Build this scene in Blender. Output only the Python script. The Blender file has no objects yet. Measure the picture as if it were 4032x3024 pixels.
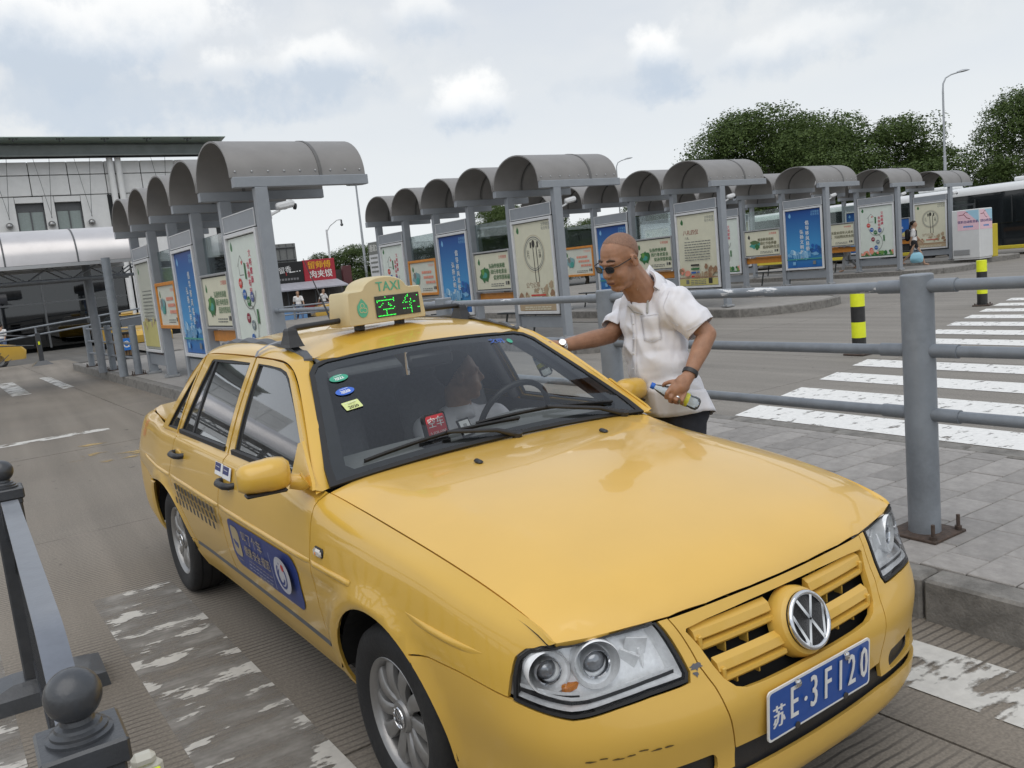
import bpy, bmesh, math, random
import numpy as np
from mathutils import Vector, Matrix, noise as mnoise
from mathutils.geometry import delaunay_2d_cdt
R = math.radians
random.seed(7)
scene = bpy.context.scene
COL = scene.collection

# ------------------------------------------------------------------ camera
CAM_H, YAW, PITCH, ROLL = 1.6433, R(32.389), R(7.897), R(-5.686)
fwd = Vector((math.sin(YAW)*math.cos(PITCH), math.cos(YAW)*math.cos(PITCH), -math.sin(PITCH)))
rgt = Vector((math.cos(YAW), -math.sin(YAW), 0)); up = rgt.cross(fwd)
r2 = rgt*math.cos(ROLL) + up*math.sin(ROLL); u2 = -rgt*math.sin(ROLL) + up*math.cos(ROLL)
cd = bpy.data.cameras.new('camera'); cam = bpy.data.objects.new('camera', cd); COL.objects.link(cam)
m3 = Matrix((r2, u2, -fwd)).transposed()
cam.matrix_world = Matrix.Translation((0, 0, CAM_H)) @ m3.to_4x4()
cd.sensor_width = 36; cd.lens = 29.90; cd.clip_start = 0.05; cd.clip_end = 3000
scene.camera = cam

# ------------------------------------------------------------------ sky, sun, exposure
SUN_EL, SUN_AZ = R(60), R(222)          # azimuth measured from +Y towards +X
sundir = Vector((math.sin(SUN_AZ)*math.cos(SUN_EL), math.cos(SUN_AZ)*math.cos(SUN_EL), math.sin(SUN_EL)))
world = bpy.data.worlds.new('World'); scene.world = world; world.use_nodes = True
nt = world.node_tree; N = nt.nodes; L = nt.links; N.clear()
def wn(t, **k):
    n = N.new(t)
    for a, b in k.items(): setattr(n, a, b)
    return n
def wmath(op, a, b=None, clamp=False):
    n = wn('ShaderNodeMath', operation=op, use_clamp=clamp)
    for i, v in enumerate((a, b)):
        if v is None: continue
        if isinstance(v, (int, float)): n.inputs[i].default_value = v
        else: L.new(v, n.inputs[i])
    return n.outputs[0]
def wmix(f, a, b):
    n = wn('ShaderNodeMix', data_type='RGBA')
    for i, v in ((0, f), (6, a), (7, b)):
        if isinstance(v, (tuple, list)): n.inputs[i].default_value = (*v, 1)
        elif isinstance(v, (int, float)): n.inputs[i].default_value = v
        else: L.new(v, n.inputs[i])
    return n.outputs[2]
def wramp(v, lo, hi):
    n = wn('ShaderNodeMapRange', interpolation_type='SMOOTHSTEP')
    L.new(v, n.inputs[0]); n.inputs[1].default_value = lo; n.inputs[2].default_value = hi
    return n.outputs[0]
def wnoise(vec, scale, detail=6, rough=.55, dist=0.0):
    n = wn('ShaderNodeTexNoise'); L.new(vec, n.inputs['Vector'])
    n.inputs['Scale'].default_value = scale; n.inputs['Detail'].default_value = detail
    n.inputs['Roughness'].default_value = rough; n.inputs['Distortion'].default_value = dist
    return n.outputs['Fac']
sky = wn('ShaderNodeTexSky', sky_type='NISHITA', sun_disc=False)
sky.sun_elevation = SUN_EL; sky.sun_rotation = SUN_AZ; sky.air_density = 1.4; sky.dust_density = 3.0
skyc = wn('ShaderNodeVectorMath', operation='SCALE'); L.new(sky.outputs[0], skyc.inputs[0]); skyc.inputs['Scale'].default_value = 0.07
tc = wn('ShaderNodeTexCoord'); sep = wn('ShaderNodeSeparateXYZ'); L.new(tc.outputs['Generated'], sep.inputs[0])
zz = wmath('MAXIMUM', sep.outputs[2], 0.0); den = wmath('ADD', zz, 0.16)
px_ = wmath('DIVIDE', sep.outputs[0], den); py_ = wmath('DIVIDE', sep.outputs[1], den)
comb = wn('ShaderNodeCombineXYZ'); L.new(px_, comb.inputs[0]); L.new(py_, comb.inputs[1])
flat = comb.outputs[0]; gen = tc.outputs['Generated']
n1 = wnoise(flat, .5, 5, .55); n2 = wnoise(gen, 10.0, 6, .6)
haze_c = wmix(wramp(n1, .30, .70), (.585, .645, .745), (.745, .765, .785))   # thin high veil
base_sky = wmix(0.85, skyc.outputs[0], haze_c)
base_sky = wmix(wramp(sep.outputs[2], .34, .02), base_sky, (.745, .775, .79))              # milky horizon
bank = wmath('MULTIPLY', wramp(n1, .50, .66), wramp(sep.outputs[2], .10, .32))
shade = wmix(wramp(n2, .36, .62), (.47, .545, .63), (.80, .81, .81))
col = wmix(wmath('MULTIPLY', bank, .7), base_sky, shade)
# cumulus puffs: (pixel x, pixel y in the 4032x3024 photo, half width, half height in degrees, strength)
def dirpx(px, py):
    return (r2*((px-2016)/3348.7) + u2*(-(py-1512)/3348.7) + fwd).normalized()
warp = wmath('MULTIPLY', wmath('SUBTRACT', n2, .5), 3.4)
for (ax, ay, hw, hh, st) in ((2590, 200, 2.6, 2.3, .95), (1830, 420, 3.2, 2.1, .9), (1240, 240, 4.4, 2.0, .75), (860, 240, 2.8, 1.7, .8),
                             (420, 120, 9.5, 3.4, .85), (1680, 50, 3.2, 1.8, .6), (3080, 190, 4.4, 1.8, .5), (380, 400, 10., 2.6, -.75), (1300, 380, 5., 1.2, -.35), (2450, 330, 5., 1.2, -.35)):
    d = dirpx(ax, ay); e = d.cross(Vector((0, 0, 1))).normalized(); t = e.cross(d).normalized()
    dots = []
    for v in (e, t, d):
        n = wn('ShaderNodeVectorMath', operation='DOT_PRODUCT'); L.new(gen, n.inputs[0]); n.inputs[1].default_value = v; dots.append(n.outputs['Value'])
    ux = wmath('MULTIPLY', dots[0], 1/math.sin(R(hw))); uy = wmath('MULTIPLY', dots[1], 1/math.sin(R(hh)))
    r = wmath('SQRT', wmath('MULTIPLY_ADD', ux, ux)); r.node.inputs[0].links[0].from_node.inputs[2].default_value = 0
    L.new(wmath('MULTIPLY', uy, uy), r.node.inputs[0].links[0].from_node.inputs[2])
    r = wmath('ADD', r, warp); back = wmath('LESS_THAN', dots[2], .3); r = wmath('ADD', r, wmath('MULTIPLY', back, 50.))
    dk = st < 0; st = abs(st); m = wmath('MULTIPLY', wramp(r, 1.2, .5), st)
    cc = wmix(wramp(wmath('ADD', uy, wmath('MULTIPLY', warp, .5)), -.6, .45), (.50, .575, .67), (.90, .905, .90) if not dk else (.52, .585, .665))
    col = wmix(m, col, cc)
bg = wn('ShaderNodeBackground'); L.new(col, bg.inputs[0]); bg.inputs[1].default_value = 1.0
world.cycles.sampling_method = 'MANUAL'; world.cycles.sample_map_resolution = 256
wo = wn('ShaderNodeOutputWorld'); L.new(bg.outputs[0], wo.inputs[0])
sl = bpy.data.lights.new('sun', 'SUN'); sl.energy = 1.1; sl.angle = R(70); sl.color = (1, .96, .90)
so = bpy.data.objects.new('sun', sl); COL.objects.link(so)
so.rotation_euler = sundir.to_track_quat('Z', 'Y').to_euler()
vs = scene.view_settings; vs.view_transform = 'Standard'; vs.look = 'None'; vs.exposure = 0.2; vs.gamma = 1.0; vs.use_curve_mapping = False
scene.render.engine = 'CYCLES'
scene.cycles.max_bounces = 8; scene.cycles.transparent_max_bounces = 16; scene.cycles.caustics_reflective = False; scene.cycles.caustics_refractive = False
scene.cycles.use_denoising = True

# ------------------------------------------------------------------ helpers: materials
MATS = {}
def M(name, col=(.5, .5, .5), rough=.5, metal=0., var=.08, scale=12., bump=0., bscale=80., coat=0., spec=.5, emit=None, dirt=0., dcol=(.06, .055, .05)):
    """procedural principled material: colour mottled by noise, optional dirt patches and fine relief"""
    if name in MATS: return MATS[name]
    m = bpy.data.materials.new(name); m.use_nodes = True; t = m.node_tree; b = t.nodes['Principled BSDF']; lk = t.links
    tcn = t.nodes.new('ShaderNodeTexCoord'); co = tcn.outputs['Object']
    nz = t.nodes.new('ShaderNodeTexNoise'); nz.inputs['Scale'].default_value = scale; nz.inputs['Detail'].default_value = 6; nz.inputs['Roughness'].default_value = .6
    lk.new(co, nz.inputs['Vector'])
    mr = t.nodes.new('ShaderNodeMapRange'); lk.new(nz.outputs['Fac'], mr.inputs[0]); mr.inputs[1].default_value = .3; mr.inputs[2].default_value = .7
    mr.inputs[3].default_value = 1-var; mr.inputs[4].default_value = 1+var
    vm = t.nodes.new('ShaderNodeVectorMath'); vm.operation = 'SCALE'; vm.inputs[0].default_value = col; lk.new(mr.outputs[0], vm.inputs['Scale'])
    cs = vm.outputs[0]
    if dirt > 0:
        n2 = t.nodes.new('ShaderNodeTexNoise'); n2.inputs['Scale'].default_value = scale*.35; n2.inputs['Detail'].default_value = 9; n2.inputs['Roughness'].default_value = .7
        lk.new(co, n2.inputs['Vector'])
        r = t.nodes.new('ShaderNodeMapRange'); lk.new(n2.outputs['Fac'], r.inputs[0]); r.inputs[1].default_value = .5; r.inputs[2].default_value = .75; r.inputs[3].default_value = 0; r.inputs[4].default_value = dirt
        mx = t.nodes.new('ShaderNodeMix'); mx.data_type = 'RGBA'; lk.new(r.outputs[0], mx.inputs[0]); lk.new(cs, mx.inputs[6]); mx.inputs[7].default_value = (*dcol, 1); cs = mx.outputs[2]
    lk.new(cs, b.inputs['Base Color'])
    b.inputs['Roughness'].default_value = rough; b.inputs['Metallic'].default_value = metal; b.inputs['Specular IOR Level'].default_value = spec
    b.inputs['Coat Weight'].default_value = coat; b.inputs['Coat Roughness'].default_value = .04
    if emit: b.inputs['Emission Color'].default_value = (*emit[:3], 1); b.inputs['Emission Strength'].default_value = emit[3]
    if bump > 0:
        n3 = t.nodes.new('ShaderNodeTexNoise'); n3.inputs['Scale'].default_value = bscale; n3.inputs['Detail'].default_value = 5; lk.new(co, n3.inputs['Vector'])
        bp = t.nodes.new('ShaderNodeBump'); bp.inputs['Strength'].default_value = bump; bp.inputs['Distance'].default_value = .01
        lk.new(n3.outputs['Fac'], bp.inputs['Height']); lk.new(bp.outputs[0], b.inputs['Normal'])
    MATS[name] = m
    return m
def glass(name, tint=(.8, .85, .85), refl=1.0, ior=1.5, haze=0.):
    if name in MATS: return MATS[name]
    m = bpy.data.materials.new(name); m.use_nodes = True; t = m.node_tree; t.nodes.clear(); lk = t.links
    o = t.nodes.new('ShaderNodeOutputMaterial'); mx = t.nodes.new('ShaderNodeMixShader'); tr = t.nodes.new('ShaderNodeBsdfTransparent'); gl = t.nodes.new('ShaderNodeBsdfGlossy')
    tcn = t.nodes.new('ShaderNodeTexCoord'); nz = t.nodes.new('ShaderNodeTexNoise'); nz.inputs['Scale'].default_value = 4; lk.new(tcn.outputs['Object'], nz.inputs['Vector'])
    tr.inputs[0].default_value = (*tint, 1); gl.inputs['Roughness'].default_value = .02; gl.inputs[0].default_value = (.95, .97, 1, 1)
    fr = t.nodes.new('ShaderNodeFresnel'); fr.inputs[0].default_value = ior
    ml = t.nodes.new('ShaderNodeMath'); ml.operation = 'MULTIPLY'; ml.use_clamp = True; lk.new(fr.outputs[0], ml.inputs[0]); ml.inputs[1].default_value = refl*1.8
    lk.new(ml.outputs[0], mx.inputs[0]); lk.new(tr.outputs[0], mx.inputs[1]); lk.new(gl.outputs[0], mx.inputs[2])
    out = mx.outputs[0]
    if haze > 0:   # dust film on the pane
        df = t.nodes.new('ShaderNodeBsdfDiffuse'); df.inputs[0].default_value = (.55, .55, .54, 1)
        r = t.nodes.new('ShaderNodeMapRange'); lk.new(nz.outputs['Fac'], r.inputs[0]); r.inputs[1].default_value = .3; r.inputs[2].default_value = .75; r.inputs[3].default_value = haze*.5; r.inputs[4].default_value = haze*1.5
        m2 = t.nodes.new('ShaderNodeMixShader'); lk.new(r.outputs[0], m2.inputs[0]); lk.new(out, m2.inputs[1]); lk.new(df.outputs[0], m2.inputs[2]); out = m2.outputs[0]
    lk.new(out, o.inputs[0]); MATS[name] = m
    return m
def mnode(m): return m.node_tree, m.node_tree.nodes, m.node_tree.links, m.node_tree.nodes['Principled BSDF']

# ------------------------------------------------------------------ helpers: meshes and objects
def tag(o, label=None, cat=None, group=None, kind=None):
    if label: o['label'] = label
    if cat: o['category'] = cat
    if group: o['group'] = group
    if kind: o['kind'] = kind
    return o
def link(name, me, parent=None):
    o = bpy.data.objects.new(name, me); COL.objects.link(o)
    if parent is not None: o.parent = parent
    return o
def thing(name, label, cat, loc=(0, 0, 0), rz=0., group=None, scale=1.):
    o = bpy.data.objects.new(name, None); COL.objects.link(o); o.location = loc; o.rotation_euler = (0, 0, rz); o.scale = (scale,)*3
    o.empty_display_size = .1
    return tag(o, label, cat, group)
def copy_tree(o, parent=None, top=True):
    c = o.copy(); COL.objects.link(c)
    if not top: c.parent = parent
    for ch in list(o.children): copy_tree(ch, c, False)
    return c
def frame_z(d):
    d = Vector(d).normalized(); a = Vector((0, 0, 1)) if abs(d.z) < .95 else Vector((1, 0, 0))
    x = a.cross(d).normalized(); return x, d.cross(x), d
class MB:
    def __init__(s): s.v = []; s.f = []; s.m = []; s.X = None
    def add(s, vs, fs, m=0):
        o = len(s.v)
        s.v += [tuple(s.X @ Vector(p)) if s.X else tuple(p) for p in vs]
        s.f += [tuple(i+o for i in f) for f in fs]; s.m += [m]*len(fs)
    def box(s, c, d, m=0, b=0., rot=None):
        hx, hy, hz = d[0]/2, d[1]/2, d[2]/2; b = min(b, hx*.9, hy*.9, hz*.9); P = []
        if b <= 0:
            P = [(x*hx, y*hy, z*hz) for x in (-1, 1) for y in (-1, 1) for z in (-1, 1)]
            F = [(0, 1, 3, 2), (4, 6, 7, 5), (0, 4, 5, 1), (2, 3, 7, 6), (0, 2, 6, 4), (1, 5, 7, 3)]
        else:
            idx = {}
            for x in (-1, 1):
                for y in (-1, 1):
                    for z in (-1, 1):
                        for ax in range(3):
                            q = [x*(hx-b), y*(hy-b), z*(hz-b)]; q[ax] = (x*hx, y*hy, z*hz)[ax]
                            idx[(x, y, z, ax)] = len(P); P.append(tuple(q))
            F = []
            for ax in range(3):
                o1, o2 = [(1, 2), (2, 0), (0, 1)][ax]
                for sg in (-1, 1):
                    q = []
                    for a, c2 in ((-1, -1), (1, -1), (1, 1), (-1, 1)):
                        k = [0, 0, 0]; k[ax] = sg; k[o1] = a; k[o2] = c2; q.append(idx[(*k, ax)])
                    F.append(tuple(q if sg > 0 else q[::-1]))
                for a in (-1, 1):
                    for c2 in (-1, 1):
                        k0 = [0, 0, 0]; k0[o1] = a; k0[o2] = c2; k1 = list(k0); k0[ax] = -1; k1[ax] = 1
                        q = (idx[(*k0, o1)], idx[(*k1, o1)], idx[(*k1, o2)], idx[(*k0, o2)])
                        F.append(q if a*c2 < 0 else q[::-1])
            for x in (-1, 1):
                for y in (-1, 1):
                    for z in (-1, 1):
                        q = (idx[(x, y, z, 0)], idx[(x, y, z, 1)], idx[(x, y, z, 2)]); F.append(q if x*y*z > 0 else q[::-1])
        c = Vector(c)
        if rot is not None: P = [rot @ Vector(p) for p in P]
        s.add([Vector(p)+c for p in P], F, m)
    def cyl(s, p0, p1, r0, r1=None, n=16, m=0, cap=True):
        if r1 is None: r1 = r0
        p0, p1 = Vector(p0), Vector(p1); x, y, d = frame_z(p1-p0)
        vs = [p+x*(r*math.cos(2*math.pi*i/n))+y*(r*math.sin(2*math.pi*i/n)) for p, r in ((p0, r0), (p1, r1)) for i in range(n)]
        fs = [(i, (i+1) % n, n+(i+1) % n, n+i) for i in range(n)]
        if cap: fs += [tuple(range(n-1, -1, -1)), tuple(range(n, 2*n))]
        s.add(vs, fs, m)
    def tube(s, pts, r, n=10, m=0, closed=False, cap=True):
        pts = [Vector(p) for p in pts]; k = len(pts); rr = r if isinstance(r, (list, tuple)) else [r]*k; vs = []; px = None
        for i, p in enumerate(pts):
            a = pts[i-1] if (i or closed) else p; b = pts[(i+1) % k] if (i < k-1 or closed) else p
            d = (b-a).normalized()
            if px is None: x, y, _ = frame_z(d)
            else:
                x = px-d*px.dot(d); x = x.normalized() if x.length > 1e-6 else frame_z(d)[0]; y = d.cross(x)
            px = x
            vs += [p+x*(rr[i]*math.cos(2*math.pi*j/n))+y*(rr[i]*math.sin(2*math.pi*j/n)) for j in range(n)]
        fs = []
        for i in range(k if closed else k-1):
            a, b = i*n, ((i+1) % k)*n
            fs += [(a+j, a+(j+1) % n, b+(j+1) % n, b+j) for j in range(n)]
        if cap and not closed: fs += [tuple(range(n-1, -1, -1)), tuple(range((k-1)*n, k*n))]
        s.add(vs, fs, m)
    def lathe(s, prof, c=(0, 0, 0), ax=(0, 0, 1), n=24, m=0, cap=True):
        """prof: (radius, height) list from bottom to top"""
        x, y, d = frame_z(ax); c = Vector(c); vs = []
        for r, h in prof: vs += [c+d*h+x*(r*math.cos(2*math.pi*j/n))+y*(r*math.sin(2*math.pi*j/n)) for j in range(n)]
        k = len(prof); fs = [(i*n+j, i*n+(j+1) % n, (i+1)*n+(j+1) % n, (i+1)*n+j) for i in range(k-1) for j in range(n)]
        if cap and prof[0][0] > 1e-5: fs.append(tuple(range(n-1, -1, -1)))
        if cap and prof[-1][0] > 1e-5: fs.append(tuple(range((k-1)*n, k*n)))
        s.add(vs, fs, m)
    def grid(s, f, nu, nv, m=0, flip=False):
        vs = [f(i/nu, j/nv) for i in range(nu+1) for j in range(nv+1)]
        fs = [(i*(nv+1)+j, (i+1)*(nv+1)+j, (i+1)*(nv+1)+j+1, i*(nv+1)+j+1) for i in range(nu) for j in range(nv)]
        s.add(vs, [q[::-1] for q in fs] if flip else fs, m)
    def prism(s, poly, h0, h1, m=0, f=None):
        """extrude a 2-D polygon (counter-clockwise) from h0 to h1; f maps (x, y, h) to 3-D"""
        f = f or (lambda x, y, h: (x, y, h)); n = len(poly)
        vs = [f(x, y, h0) for x, y in poly]+[f(x, y, h1) for x, y in poly]
        fs = [(i, (i+1) % n, n+(i+1) % n, n+i) for i in range(n)]+[tuple(range(n-1, -1, -1)), tuple(range(n, 2*n))]
        s.add(vs, fs, m)
    def loft(s, secs, m=0, closed=False, cap=False):
        n = len(secs[0]); vs = [p for q in secs for p in q]; fs = []
        for i in range(len(secs)-1):
            for j in range(n if closed else n-1):
                fs.append((i*n+j, i*n+(j+1) % n, (i+1)*n+(j+1) % n, (i+1)*n+j))
        if cap: fs += [tuple(range(n-1, -1, -1)), tuple(range((len(secs)-1)*n, len(secs)*n))]
        s.add(vs, fs, m)
    def sphere(s, c, r, n=16, k=10, m=0):
        c = Vector(c); r = Vector(r) if hasattr(r, '__len__') else Vector((r, r, r)); vs = [c+Vector((0, 0, -r.z))]
        for i in range(1, k):
            a = -math.pi/2+math.pi*i/k
            vs += [c+Vector((r.x*math.cos(a)*math.cos(2*math.pi*j/n), r.y*math.cos(a)*math.sin(2*math.pi*j/n), r.z*math.sin(a))) for j in range(n)]
        vs.append(c+Vector((0, 0, r.z))); fs = [(0, 1+(j+1) % n, 1+j) for j in range(n)]
        for i in range(k-2): fs += [(1+i*n+j, 1+i*n+(j+1) % n, 1+(i+1)*n+(j+1) % n, 1+(i+1)*n+j) for j in range(n)]
        e = len(vs)-1; fs += [(e, 1+(k-2)*n+j, 1+(k-2)*n+(j+1) % n) for j in range(n)]
        s.add(vs, fs, m)
    def mesh(s, name, mats, smooth=None):
        me = bpy.data.meshes.new(name); me.from_pydata(s.v, [], s.f)
        for mt in (mats if isinstance(mats, (list, tuple)) else [mats]): me.materials.append(mt)
        if len(me.materials) > 1: me.polygons.foreach_set('material_index', s.m)
        if smooth is not None:
            me.polygons.foreach_set('use_smooth', [True]*len(me.polygons))
            if smooth < 179: me.set_sharp_from_angle(angle=R(smooth))
        me.validate(); me.update(); return me
    def build(s, name, mats, parent=None, smooth=None): return link(name, s.mesh(name, mats, smooth), parent)

_txt = {}
def text_geo(body, size=1., align='CENTER', line=1.):
    """lettering as flat triangles, centred on the origin: (verts2d, faces)"""
    k = (body, align, line)
    if k not in _txt:
        c = bpy.data.curves.new('lettering', 'FONT'); c.body = body; c.align_x = align; c.align_y = 'CENTER'; c.resolution_u = 2; c.space_line = line
        o = bpy.data.objects.new('lettering', c); COL.objects.link(o)
        me = bpy.data.meshes.new_from_object(o.evaluated_get(bpy.context.evaluated_depsgraph_get()))
        _txt[k] = ([tuple(v.co) for v in me.vertices], [tuple(p.vertices) for p in me.polygons])
        bpy.data.objects.remove(o); bpy.data.curves.remove(c); bpy.data.meshes.remove(me)
    v, f = _txt[k]
    return [(x*size, y*size) for x, y, _ in v], f
class Print:
    """flat print built in layers: u to the right, v up, n towards the reader"""
    def __init__(s): s.b = MB(); s.mats = []; s.n = 0.
    def mi(s, m):
        if m not in s.mats: s.mats.append(m)
        return s.mats.index(m)
    def poly(s, pts, m, n=None):
        s.n += .0004; s.b.add([(u, v, s.n) for u, v in pts], [tuple(range(len(pts)))], s.mi(m))
    def rect(s, u, v, w, h, m): s.poly([(u-w/2, v-h/2), (u+w/2, v-h/2), (u+w/2, v+h/2), (u-w/2, v+h/2)], m)
    def rrect(s, u, v, w, h, r, m, k=5): s.poly(rrect_pts(u, v, w, h, r, k), m)
    def disc(s, u, v, r, m, ry=None, k=24, a0=0.):
        ry = ry or r; s.poly([(u+r*math.cos(2*math.pi*i/k+a0), v+ry*math.sin(2*math.pi*i/k+a0)) for i in range(k)], m)
    def ring(s, u, v, r, w, m, k=32, a0=0, a1=2*math.pi):
        s.n += .0004; full = abs(a1-a0-2*math.pi) < 1e-6; q = []
        for i in range(k+1):
            a = a0+(a1-a0)*i/k; q += [(u+r*math.cos(a), v+r*math.sin(a), s.n), (u+(r-w)*math.cos(a), v+(r-w)*math.sin(a), s.n)]
        s.b.add(q, [(2*i+1, 2*i, 2*i+2, 2*i+3)[::-1] for i in range(k)], s.mi(m))
    def line(s, pts, w, m):
        for (x0, y0), (x1, y1) in zip(pts, pts[1:]):
            d = math.hypot(x1-x0, y1-y0) or 1; nx, ny = -(y1-y0)/d*w/2, (x1-x0)/d*w/2
            s.n += .00002; s.b.add([(x0-nx, y0-ny, s.n), (x1-nx, y1-ny, s.n), (x1+nx, y1+ny, s.n), (x0+nx, y0+ny, s.n)], [(0, 1, 2, 3)], s.mi(m))
    def text(s, t, u, v, size, m, rot=0., sx=1., align='CENTER', bold=0., line=1.):
        vs, fs = text_geo(t, size, align, line); c, q = math.cos(rot), math.sin(rot)
        for du in ((0.,) if not bold else (-bold, 0, bold)):
            s.n += .0003; s.b.add([(u+(x*sx+du)*c-y*q, v+(x*sx+du)*q+y*c, s.n) for x, y in vs], fs, s.mi(m))
    def vtext(s, t, u, v, size, m, bold=0., step=1.12):
        for i, ch in enumerate(t): s.text(ch, u, v-i*size*step, size, m, bold=bold)
    def blob(s, u, v, r, m, seed=0, k=14, ry=None, amp=.3):
        rn = random.Random(seed); ry = ry or r
        s.poly([(u+r*(1+amp*(rn.random()-.5)*2)*math.cos(2*math.pi*i/k), v+ry*(1+amp*(rn.random()-.5)*2)*math.sin(2*math.pi*i/k)) for i in range(k)], m)
    def build(s, name, parent=None, X=None):
        if X is not None: s.b.v = [tuple(X @ Vector(p)) for p in s.b.v]
        return s.b.build(name, s.mats, parent)
    def mesh(s, name, X=None):
        if X is not None: s.b.v = [tuple(X @ Vector(p)) for p in s.b.v]
        return s.b.mesh(name, s.mats)
def rrect_pts(u, v, w, h, r, k=5):
    P = []
    for cx, cy, a in ((u+w/2-r, v+h/2-r, 0), (u-w/2+r, v+h/2-r, 90), (u-w/2+r, v-h/2+r, 180), (u+w/2-r, v-h/2+r, 270)):
        P += [(cx+r*math.cos(R(a+90*i/k)), cy+r*math.sin(R(a+90*i/k))) for i in range(k+1)]
    return P
def ink(name, rgb, rough=.45):   # flat printed colour, given as 0-255 sRGB
    l = tuple((c/255/12.92 if c/255 <= .04045 else ((c/255+.055)/1.055)**2.4) for c in rgb)
    return M('ink_'+name, l, rough, var=.04, scale=6)
def at(px, py, depth):            # a point seen at a pixel of the photo, at a given distance along the view axis
    return Vector((0, 0, CAM_H))+(r2*((px-2016)/3348.7)+u2*(-(py-1512)/3348.7)+fwd)*depth
# ================================================================== THE SETTING
SLANT = -0.0326                               # the taxi lane runs a little askew of the shelter rows
LANE_ROT = math.atan(-SLANT)
def lane_x(x0, y, y0=2.3): return x0+SLANT*(y-y0)
def posn(t):
    g = t.nodes.new('ShaderNodeNewGeometry'); return g.outputs['Position']
def concrete(name, c1, c2, groove=0., rot=0.):
    m = M(name, c1, .85, var=.05, scale=3); t, n, l, b = mnode(m)
    p = posn(t); mp = n.new('ShaderNodeMapping'); mp.inputs['Rotation'].default_value = (0, 0, rot); l.new(p, mp.inputs[0]); v = mp.outputs[0]
    a = n.new('ShaderNodeTexNoise'); a.inputs['Scale'].default_value = .55; a.inputs['Detail'].default_value = 8; a.inputs['Roughness'].default_value = .65; l.new(v, a.inputs['Vector'])
    ra = n.new('ShaderNodeMapRange'); l.new(a.outputs[0], ra.inputs[0]); ra.inputs[1].default_value = .3; ra.inputs[2].default_value = .7
    mx = n.new('ShaderNodeMix'); mx.data_type = 'RGBA'; l.new(ra.outputs[0], mx.inputs[0]); mx.inputs[6].default_value = (*c1, 1); mx.inputs[7].default_value = (*c2, 1)
    # streaks along the driving direction
    ms = n.new('ShaderNodeMapping'); ms.inputs['Scale'].default_value = (3.2, .12, 1); l.new(v, ms.inputs[0])
    st = n.new('ShaderNodeTexNoise'); st.inputs['Scale'].default_value = 1.; st.inputs['Detail'].default_value = 4; l.new(ms.outputs[0], st.inputs['Vector'])
    rs = n.new('ShaderNodeMapRange'); l.new(st.outputs[0], rs.inputs[0]); rs.inputs[1].default_value = .35; rs.inputs[2].default_value = .65; rs.inputs[3].default_value = .88; rs.inputs[4].default_value = 1.1
    s1 = n.new('ShaderNodeVectorMath'); s1.operation = 'SCALE'; l.new(mx.outputs[2], s1.inputs[0]); l.new(rs.outputs[0], s1.inputs['Scale'])
    # fine speckle and small dark spots
    f = n.new('ShaderNodeTexNoise'); f.inputs['Scale'].default_value = 90; f.inputs['Detail'].default_value = 3; l.new(v, f.inputs['Vector'])
    rf = n.new('ShaderNodeMapRange'); l.new(f.outputs[0], rf.inputs[0]); rf.inputs[1].default_value = .3; rf.inputs[2].default_value = .7; rf.inputs[3].default_value = .8; rf.inputs[4].default_value = 1.2
    s2 = n.new('ShaderNodeVectorMath'); s2.operation = 'SCALE'; l.new(s1.outputs[0], s2.inputs[0]); l.new(rf.outputs[0], s2.inputs['Scale'])
    sp = n.new('ShaderNodeTexNoise'); sp.inputs['Scale'].default_value = 7; sp.inputs['Detail'].default_value = 2; l.new(v, sp.inputs['Vector'])
    rp = n.new('ShaderNodeMapRange'); l.new(sp.outputs[0], rp.inputs[0]); rp.inputs[1].default_value = .70; rp.inputs[2].default_value = .76; rp.inputs[3].default_value = 1.; rp.inputs[4].default_value = .6
    s3 = n.new('ShaderNodeVectorMath'); s3.operation = 'SCALE'; l.new(s2.outputs[0], s3.inputs[0]); l.new(rp.outputs[0], s3.inputs['Scale'])
    out = s3.outputs[0]
    h = f.outputs[0]
    if groove > 0:     # tined texture: irregular shallow grooves across the lane
        w = n.new('ShaderNodeTexWave'); w.wave_type = 'BANDS'; w.bands_direction = 'Y'; w.inputs['Scale'].default_value = 8.3; w.inputs['Distortion'].default_value = 1.6; w.inputs['Detail'].default_value = 2; w.inputs['Detail Scale'].default_value = .7
        l.new(v, w.inputs['Vector'])
        rw = n.new('ShaderNodeMapRange'); l.new(w.outputs['Fac'], rw.inputs[0]); rw.inputs[1].default_value = .05; rw.inputs[2].default_value = .30
        k = n.new('ShaderNodeTexNoise'); k.inputs['Scale'].default_value = 1.1; k.inputs['Detail'].default_value = 6; l.new(v, k.inputs['Vector'])
        rk = n.new('ShaderNodeMapRange'); l.new(k.outputs[0], rk.inputs[0]); rk.inputs[1].default_value = .36; rk.inputs[2].default_value = .6; rk.inputs[3].default_value = 0; rk.inputs[4].default_value = groove
        iv = n.new('ShaderNodeMath'); iv.operation = 'SUBTRACT'; iv.inputs[0].default_value = 1; l.new(rw.outputs[0], iv.inputs[1])
        mm = n.new('ShaderNodeMath'); mm.operation = 'MULTIPLY'; l.new(iv.outputs[0], mm.inputs[0]); l.new(rk.outputs[0], mm.inputs[1])
        mg = n.new('ShaderNodeMix'); mg.data_type = 'RGBA'; l.new(mm.outputs[0], mg.inputs[0]); l.new(out, mg.inputs[6]); mg.inputs[7].default_value = (.045, .04, .036, 1); out = mg.outputs[2]
        hh = n.new('ShaderNodeMath'); hh.operation = 'SUBTRACT'; l.new(f.outputs[0], hh.inputs[0]); l.new(mm.outputs[0], hh.inputs[1]); h = hh.outputs[0]
    l.new(out, b.inputs['Base Color'])
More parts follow.
